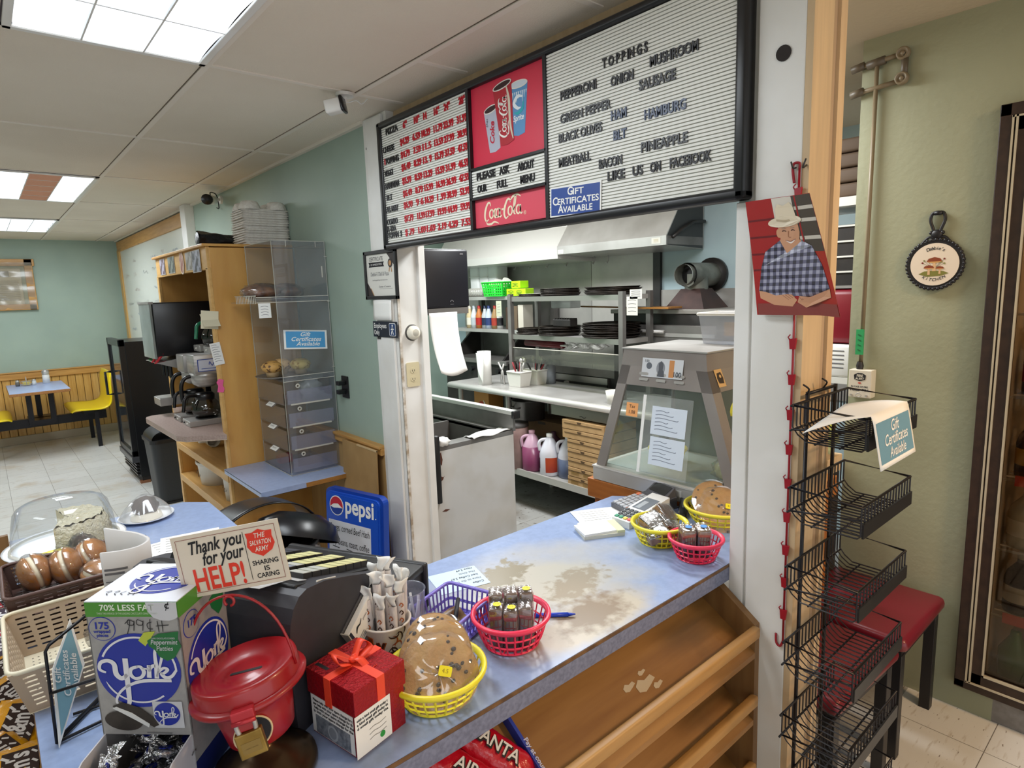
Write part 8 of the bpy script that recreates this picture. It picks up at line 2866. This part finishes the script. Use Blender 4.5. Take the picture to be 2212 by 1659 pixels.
for x, y, s in ((.0, .006, 1), (-.016, -.016, .7), (.018, -.018, .55)):
    m.prism([(x - .006 * s, y - .03 * s), (x + .006 * s, y - .03 * s), (x + .004 * s, y + .008 * s), (x - .004 * s, y + .008 * s)], .0004, .0008, Mst_, G)
    m.prism([(x - .024 * s, y + .004 * s), (x + .024 * s, y + .004 * s), (x + .012 * s, y + .0 * s), (x - .012 * s, y + .0 * s)], .0008, .0012, Mc2, G)
    m.prism([(x - .024 * s, y + .004 * s), (x + .024 * s, y + .004 * s), (x + .018 * s, y + .015 * s), (x, y + .020 * s), (x - .018 * s, y + .015 * s)], .0008, .0013, Mc1, G)
rr = random.Random(4)
for k in range(9):
    a = RD(rr.uniform(10, 170)); r = rr.uniform(.026, .044)
    m.ribbon([(.3 * r * cos(a), -.01), (r * cos(a), -.008 + r * sin(a) * .9)], .0008, flat('#5c5a34'), G, z=.0003, sm=1)
    m.disc(.0032, .0032, flat('#7a2c22') if k % 2 else flat('#8c8a50'), G @ T(r * cos(a), -.008 + r * sin(a) * .9, .0004), 0, .0004, 12)
m.build('mushroom_painting', tv)

# fire suppression pull box and pipes
M_pipe = mat('painted_conduit', '#8b7c62', .45, col2='#7a6c54', scale=6)
pb2 = thing('fire_pull_box', 'white fire suppression pull station box at the foot of a conduit on the corridor wall', 'pull station', (2.67, .925, 1.235))
m = MB(); m.box((-.05, -.042, -.056), (0, .042, .056), mat('pull_box', '#d8d2c2', .45), .003); m.build('box', pb2)
m = MB(); F = FX(-.0505, 0, 0)
m.prism([(-.022, .036), (-.008, .044), (.008, .044), (.022, .036), (.020, .018), (.0, .012), (-.020, .018)], 0, .0005, M_ink, F)
m.text('FIRE', .013, flat('#d8d2c2'), F @ T(0, .029, .0006), bold=.03); m.text('ALERT', .011, flat('#d8d2c2'), F @ T(0, .018, .0006), bold=.03)
m.disc(.006, .003, flat('#b8362c'), F @ T(0, .004, 0), 0, .0005)
m.text('IN CASE OF FIRE', .009, M_ink, F @ T(0, -.014, 0), fit=.062, bold=.03); m.text('PULL  PIN', .012, M_ink, F @ T(0, -.028, 0), fit=.066, bold=.03); m.build('print', pb2)
m = MB(); m.tube([F @ Vector((.010 * cos(2 * pi * k / 14), -.044 + .008 * sin(2 * pi * k / 14), .006)) for k in range(14)], .0016, M_steel, 5, True); m.cyl(.004, 0, .006, M_steel, 10, F @ T(-.028, -.045, 0)); m.cyl(.004, 0, .006, M_steel, 10, F @ T(.028, -.045, 0)); m.build('pull_ring', pb2)
m = MB(); m.lathe([(.012, 0), (.014, .014), (.010, .03)], M_soot, 14, T(-.022, .012, .056)); m.build('conduit_nut', pb2)
cd = thing('conduit', 'tan painted conduit with corner pulleys running up the corridor wall', 'conduit', (2.655, .937, 1.33))
m = MB(); m.tube([(0, 0, -.02), (0, -.003, 1.12)], .008, M_pipe, 8); m.build('riser', cd)
m = MB()
for z in (1.122, 1.03): m.tube([(0, .085, z - .01), (0, -.075, z)], .009, M_pipe, 8); m.tube([(0, .085, z - .012), (0, .040, z - .005)], .015, mat('conduit_fitting', '#5f5444', .45), 8)
m.tube([(0, .03, 1.112), (0, -.03, 1.118)], .016, MATS['conduit_fitting'], 8); m.tube([(0, -.095, 1.03), (0, -.095, 1.122)], .012, MATS['conduit_fitting'], 8)
m.build('branch', cd)
for z in (1.122, 1.036):
    m = MB(); F = FX(-.006, -.09, z)
    m.lathe([(0, .008), (.007, .008), (.008, .004), (.014, .006), (.015, .010), (.021, .010), (.023, 0), (.023, -.008)], M_pipe, 18, F); m.build('corner_pulley', cd)
m = MB(); m.box((-.006, -.014, -.05), (.002, .014, .05), mat('green_tag', '#2f9a5c', .5))
for k in range(4): m.ribbon([(-.035 + .02 * k, -.006), (-.03 + .02 * k, .006)], .004, flat('#1d6038'), FX(-.0062, 0, 0) @ RZ(pi / 2), sm=1)
lb_(m.build('inspection_tag', None, (2.645, .940, 1.40)), 'green inspection tag hanging on the conduit above the pull box', 'tag')

# things seen through the gap
gs = thing('storage_shelf', 'white storage shelf glimpsed through the gap beside the pillar', 'shelf', (3.25, 1.24, 0))
m = MB(); m.box((-.2, -.25, 1.98), (.2, .2, 2.02), M_bw); m.box((-.2, -.25, 1.16), (.2, .2, 1.19), M_bw); m.build('board', gs)
m = MB(); m.box((.17, -.25, 0), (.2, -.22, 2.3), M_bw); m.box((.17, .17, 0), (.2, .2, 2.3), M_bw); m.build('post', gs)
for k in range(4):
    m = MB(); m.box((-.16, -.2, 0), (.16, .0 + .03, .062), mat('brown_sleeve', '#5c4a3a', .7), .012); lb_(m.build('brown_package', None, (3.23, 1.24, 2.021 + .066 * k)), ('lowest', 'second', 'third', 'topmost')[k] + ' brown package on the storage shelf in the gap', 'package', 'brown packages in the gap')
t = thing('wire_crate', 'dark crate with pale bars glimpsed in the gap', 'crate', (3.25, 1.22, 1.62))
m = MB(); m.box((-.15, -.2, 0), (.15, .1, .28), M_soot); m.build('body', t); m = MB()
for z in (.06, .13, .2, .27): m.box((-.158, -.2, z), (-.15, .1, z + .008), M_bw)
m.build('bars', t)
m = MB(); m.box((-.1, -.15, 0), (.1, .05, .26), mat('deep_red', '#7c1020', .4), .03); lb_(m.build('red_container', None, (3.20, 1.26, 1.345)), 'deep red container glimpsed in the gap behind the portrait print', 'container')
m = MB(); m.box((-.1, -.12, 0), (.1, .06, .15), M_paper, .01); F = FX(-.101, -.03, .075)
for k in range(5): m.ribbon([(-.05, .05 - .02 * k), (.06, .05 - .02 * k)], .005, M_gink, F, sm=1)
lb_(m.build('paper_stack', None, (3.15, 1.24, 1.191)), 'printed white sheets glimpsed in the gap above the sill', 'papers')
m = MB(); lumpy(m, (0, 0, .09), (.06, .07, .09), mat('lime_bag', '#b9c85a', .4, col2='#d9ddc8', scale=9), .15, 5); lb_(m.build('plastic_bag', None, (2.56, 1.05, .932)), 'plastic bag with something lime green standing on the sill in the gap', 'bag')

# cooler set into the wall
co = thing('glass_door_cooler', 'tall dark framed glass door drinks cooler set into the corridor wall', 'cooler', (2.665, 0, .11))
M_cf = mat('cooler_frame', '#2e211c', .4, col2='#3a2a22', scale=30)
M_cl2 = mat('cooler_trim', '#c9bfa8', .3, .3)
m = MB()
for y0, y1 in ((.512, .545), (-.62, -.59)): m.box((-.03, y0, 0), (.03, y1, 2.09), M_cf, .003)
m.box((-.03, -.62, 2.05), (.03, .545, 2.09), M_cf, .003); m.box((-.03, -.62, -.002), (.03, .545, .03), M_cf, .003)
m.build('outer_frame', co)
m = MB()
for y in (.508, .497): m.box((-.034, y - .003, .03), (-.028, y + .003, 2.05), M_cl2)
m.box((-.034, -.59, .028), (-.028, .51, .034), M_cl2); m.box((-.034, -.59, 2.044), (-.028, .51, 2.05), M_cl2)
m.build('trim_line', co)
m = MB()
for y0, y1 in ((.462, .506), (-.59, -.545)): m.box((-.028, y0, .03), (.02, y1, 2.05), M_cf, .003)
m.box((-.028, -.59, .03), (.02, .506, .075), M_cf, .003); m.box((-.028, -.59, 2.0), (.02, .506, 2.05), M_cf, .003)
m.box((-.032, .457, .07), (-.02, .463, 2.0), M_cl2); m.box((-.032, -.545, .07), (-.02, .463, .077), M_cl2)
m.build('door_frame', co)
m = MB(); m.box((-.012, -.545, .075), (-.006, .462, 2.0), clear('cooler_glass', '#dcd6cc', .06, .03)); m.build('glass', co)
M_ci = mat('cooler_inside', '#b79a72', .6)
m = MB(); m.box((.02, .47, .03), (.75, .49, 2.06), M_ci); m.box((.73, -.6, .03), (.75, .49, 2.06), mat('cooler_back', '#6d5a46', .7)); m.box((.02, -.6, .0), (.75, .49, .03), mat('cooler_floor', '#6b5a48', .6)); m.box((.02, -.6, 2.03), (.75, .49, 2.06), M_ci); m.box((.02, -.62, .03), (.75, -.6, 2.06), M_ci)
m.build('liner', co)
for k, z in enumerate((.29, .545, .81, 1.11, 1.40, 1.70)):
    m = MB()
    for q in range(14): m.tube([(.05 + .05 * q, -.58, z), (.05 + .05 * q, .465, z)], .003, M_bw, 4)
    m.tube([(.05, -.58, z), (.05, .465, z)], .005, M_bw, 5)
    m.build('wire_shelf', co)
    if k in (0, 2):
        m = MB(); m.box((.035, -.58, z - .015), (.042, .43, z + .022), mat('red_price_strip', '#c2402c', .4)); m.build('price_strip', co)
dr = [(0, .40, '#2a1d1c', '#b9b4a6', 'dark soda bottle on the second cooler shelf from the bottom'), (1, .40, '#c9c6b8', '#e3e1d8', 'big clear bottle on the third cooler shelf from the bottom'), (2, .40, '#33211e', '#c9a23c', 'dark soda bottle with a yellow label above the clear one in the cooler'), (3, .40, '#2c2228', '#a52233', 'bottle with a red label on the upper cooler shelf'),
      (0, .28, '#3c5a34', '#d9d4c6', 'green soda bottle beside the dark one in the cooler'), (1, .28, '#b9b6a8', '#d5d3ca', 'second clear bottle in the cooler'), (2, .28, '#4a1d1e', '#c33a2c', 'red brown soda bottle in the cooler'), (3, .28, '#25222c', '#3c5aa0', 'dark bottle with a blue label in the cooler')]
for k, y, c1, c2, lb in dr:
    z = .11 + (.29, .545, .81, 1.11)[k] + .004
    t = thing('drink_bottle', lb, 'bottle', (2.80, y, z), 0, 'bottles in the corridor cooler')
    s = 1.0 if k != 1 else 1.1
    m = MB(); m.lathe([(0, 0), (.050 * s, 0), (.052 * s, .02), (.052 * s, .12), (.045 * s, .15), (.018, .19), (.016, .21)], flat(c1, .2), 20); m.build('bottle', t)
    m = MB(); m.lathe([(.0525 * s, .045), (.0525 * s, .105)], flat(c2, .4), 20); m.build('label', t)
    m = MB(); m.lathe([(.018, .205), (.018, .225), (0, .226)], flat(c2, .4), 14); m.build('cap', t)
t = thing('drink_bottle', 'green bottle standing on the cooler floor', 'bottle', (2.80, .40, .141), 0, 'bottles in the corridor cooler')
m = MB(); m.lathe([(0, 0), (.05, 0), (.05, .10), (.018, .16), (.016, .18), (0, .18)], flat('#3f7a3c', .2), 20); m.build('bottle', t)
area('cooler_lamp', (3.0, -.1, 2.05), .5, .5, 3, (1, .85, .62))

# ================================================================ BEHIND THE COUNTER
pe = thing('specials_board', 'blue soda menu board with handwritten breakfast special leaning on the wainscot', 'menu board', (1.211, 2.662, .035))
Fb = frame((0, 0, 0), (.27, -.963, 0), (.06, .017, 1))
M_pb = mat('soda_blue', '#1a50c0', .35)
m = MB(); m.prism([(p[0], p[1] + .34) for p in rrect(.40, .68, .035)], -.05, -.015, mat('soda_blue_deep', '#153f9f', .35), Fb); m.prism([(p[0], p[1] + .34) for p in rrect(.37, .65, .03)], -.015, -.004, M_pb, Fb); m.prism([(p[0] , p[1] + .34) for p in rrect(.355, .63, .03)], -.004, .0, M_pb, Fb); m.build('panel', pe)
m = MB(); G = Fb @ T(0, 0, .0005); C_ = G @ T(-.105, .60, 0)
m.disc(.050, .050, M_paper, C_, 0, .0006)
m.prism([(.045 * cos(RD(a)), .045 * sin(RD(a))) for a in range(-10, 191, 10)] + [(-.02, .008), (.01, .012)], .0008, .0012, flat('#c22338'), C_)
m.prism([(.045 * cos(RD(a)), .045 * sin(RD(a))) for a in range(190, 351, 10)] + [(.01, -.010), (-.02, -.014)], .0008, .0012, flat('#143a94'), C_)
m.build('roundel', pe)
m = MB(); m.text('pepsi', .115, M_paper, G @ T(.055, .575, 0), bold=.025, fit=.195); m.text('.', .05, M_paper, G @ T(.165, .575, 0)); m.build('lettering', pe)
m = MB(); m.box((-.165, .08, 0), (.13, .525, .0006), mat('writing_panel', '#dfe0e6', .35), 0, G); m.build('writing_panel', pe)
m = MB()
for t_, yy, mm, ft in (('2 eggs, corned Beef Hash', .475, M_ink, .275), ("Cup Beans, toast, coffee", .405, M_ink, .270), ('9.99', .335, M_ink, .07)):
    m.text(t_, .048, mm, G @ T(-.155 if ft > .1 else .04, yy, .001), 'LEFT', shear=.15, fit=ft)
for a, b in (((-.14, .392), (-.09, .388)), ((-.04, .392), (.02, .384)), ((-.03, .345), (.03, .338))): m.ribbon([a, b], .004, M_ink, G, z=.001, sm=1)
m.build('black_handwriting', pe)
m = MB(); m.text('French Toast 3', .05, flat('#c03048'), G @ T(-.155, .325, .001), 'LEFT', shear=.15, fit=.185); m.text('Coffee', .05, flat('#c03048'), G @ T(-.155, .265, .001), 'LEFT', shear=.15, fit=.11); m.build('red_handwriting', pe)

bn = thing('open_trash_can', 'black trash can with its dome lid tipped open behind the register', 'trash can', (.86, 2.74, 0))
m = MB(); m.lathe([(0, .01), (.17, .01), (.20, .54), (.205, .56)], M_blackp, 28); m.build('bin', bn)
m = MB(); m.lathe([(.205, .54), (.225, .545), (.225, .575), (.20, .585)], M_blackp, 30); m.build('rim', bn)
m = MB()
m.grid(lambda u, v: ((.225 * cos(pi * u)), .0 + .24 * (v - .2) * 1.1, .58 + .17 * sin(pi * u) * (1 - .25 * v)), 20, 8, mat('lid_black', '#141418', .3)); solidify(m.build('dome', bn), .006)
m = MB()
m.lathe([(.0, .10), (.10, .09), (.17, .05), (.195, 0), (.198, -.02)], MATS['lid_black'], 28, T(.10, -.10, .60) @ RX(RD(-18)) @ RY(RD(22)) @ SX(1, .8, 1)); m.build('swing_lid', bn)
m = MB()
def lin_(u, v):
    a = 2 * pi * u
    r = .222 + .012 * sin(a * 9) * v + .02 * v
    return (r * cos(a), r * sin(a), .575 - .26 * v + .01 * sin(a * 7))
m.grid(lin_, 60, 5, clear('bin_liner', '#ffffff', .14, .12, haze=.16, hazecol='#c9ccd2'), cu=True); m.build('liner_bag', bn)
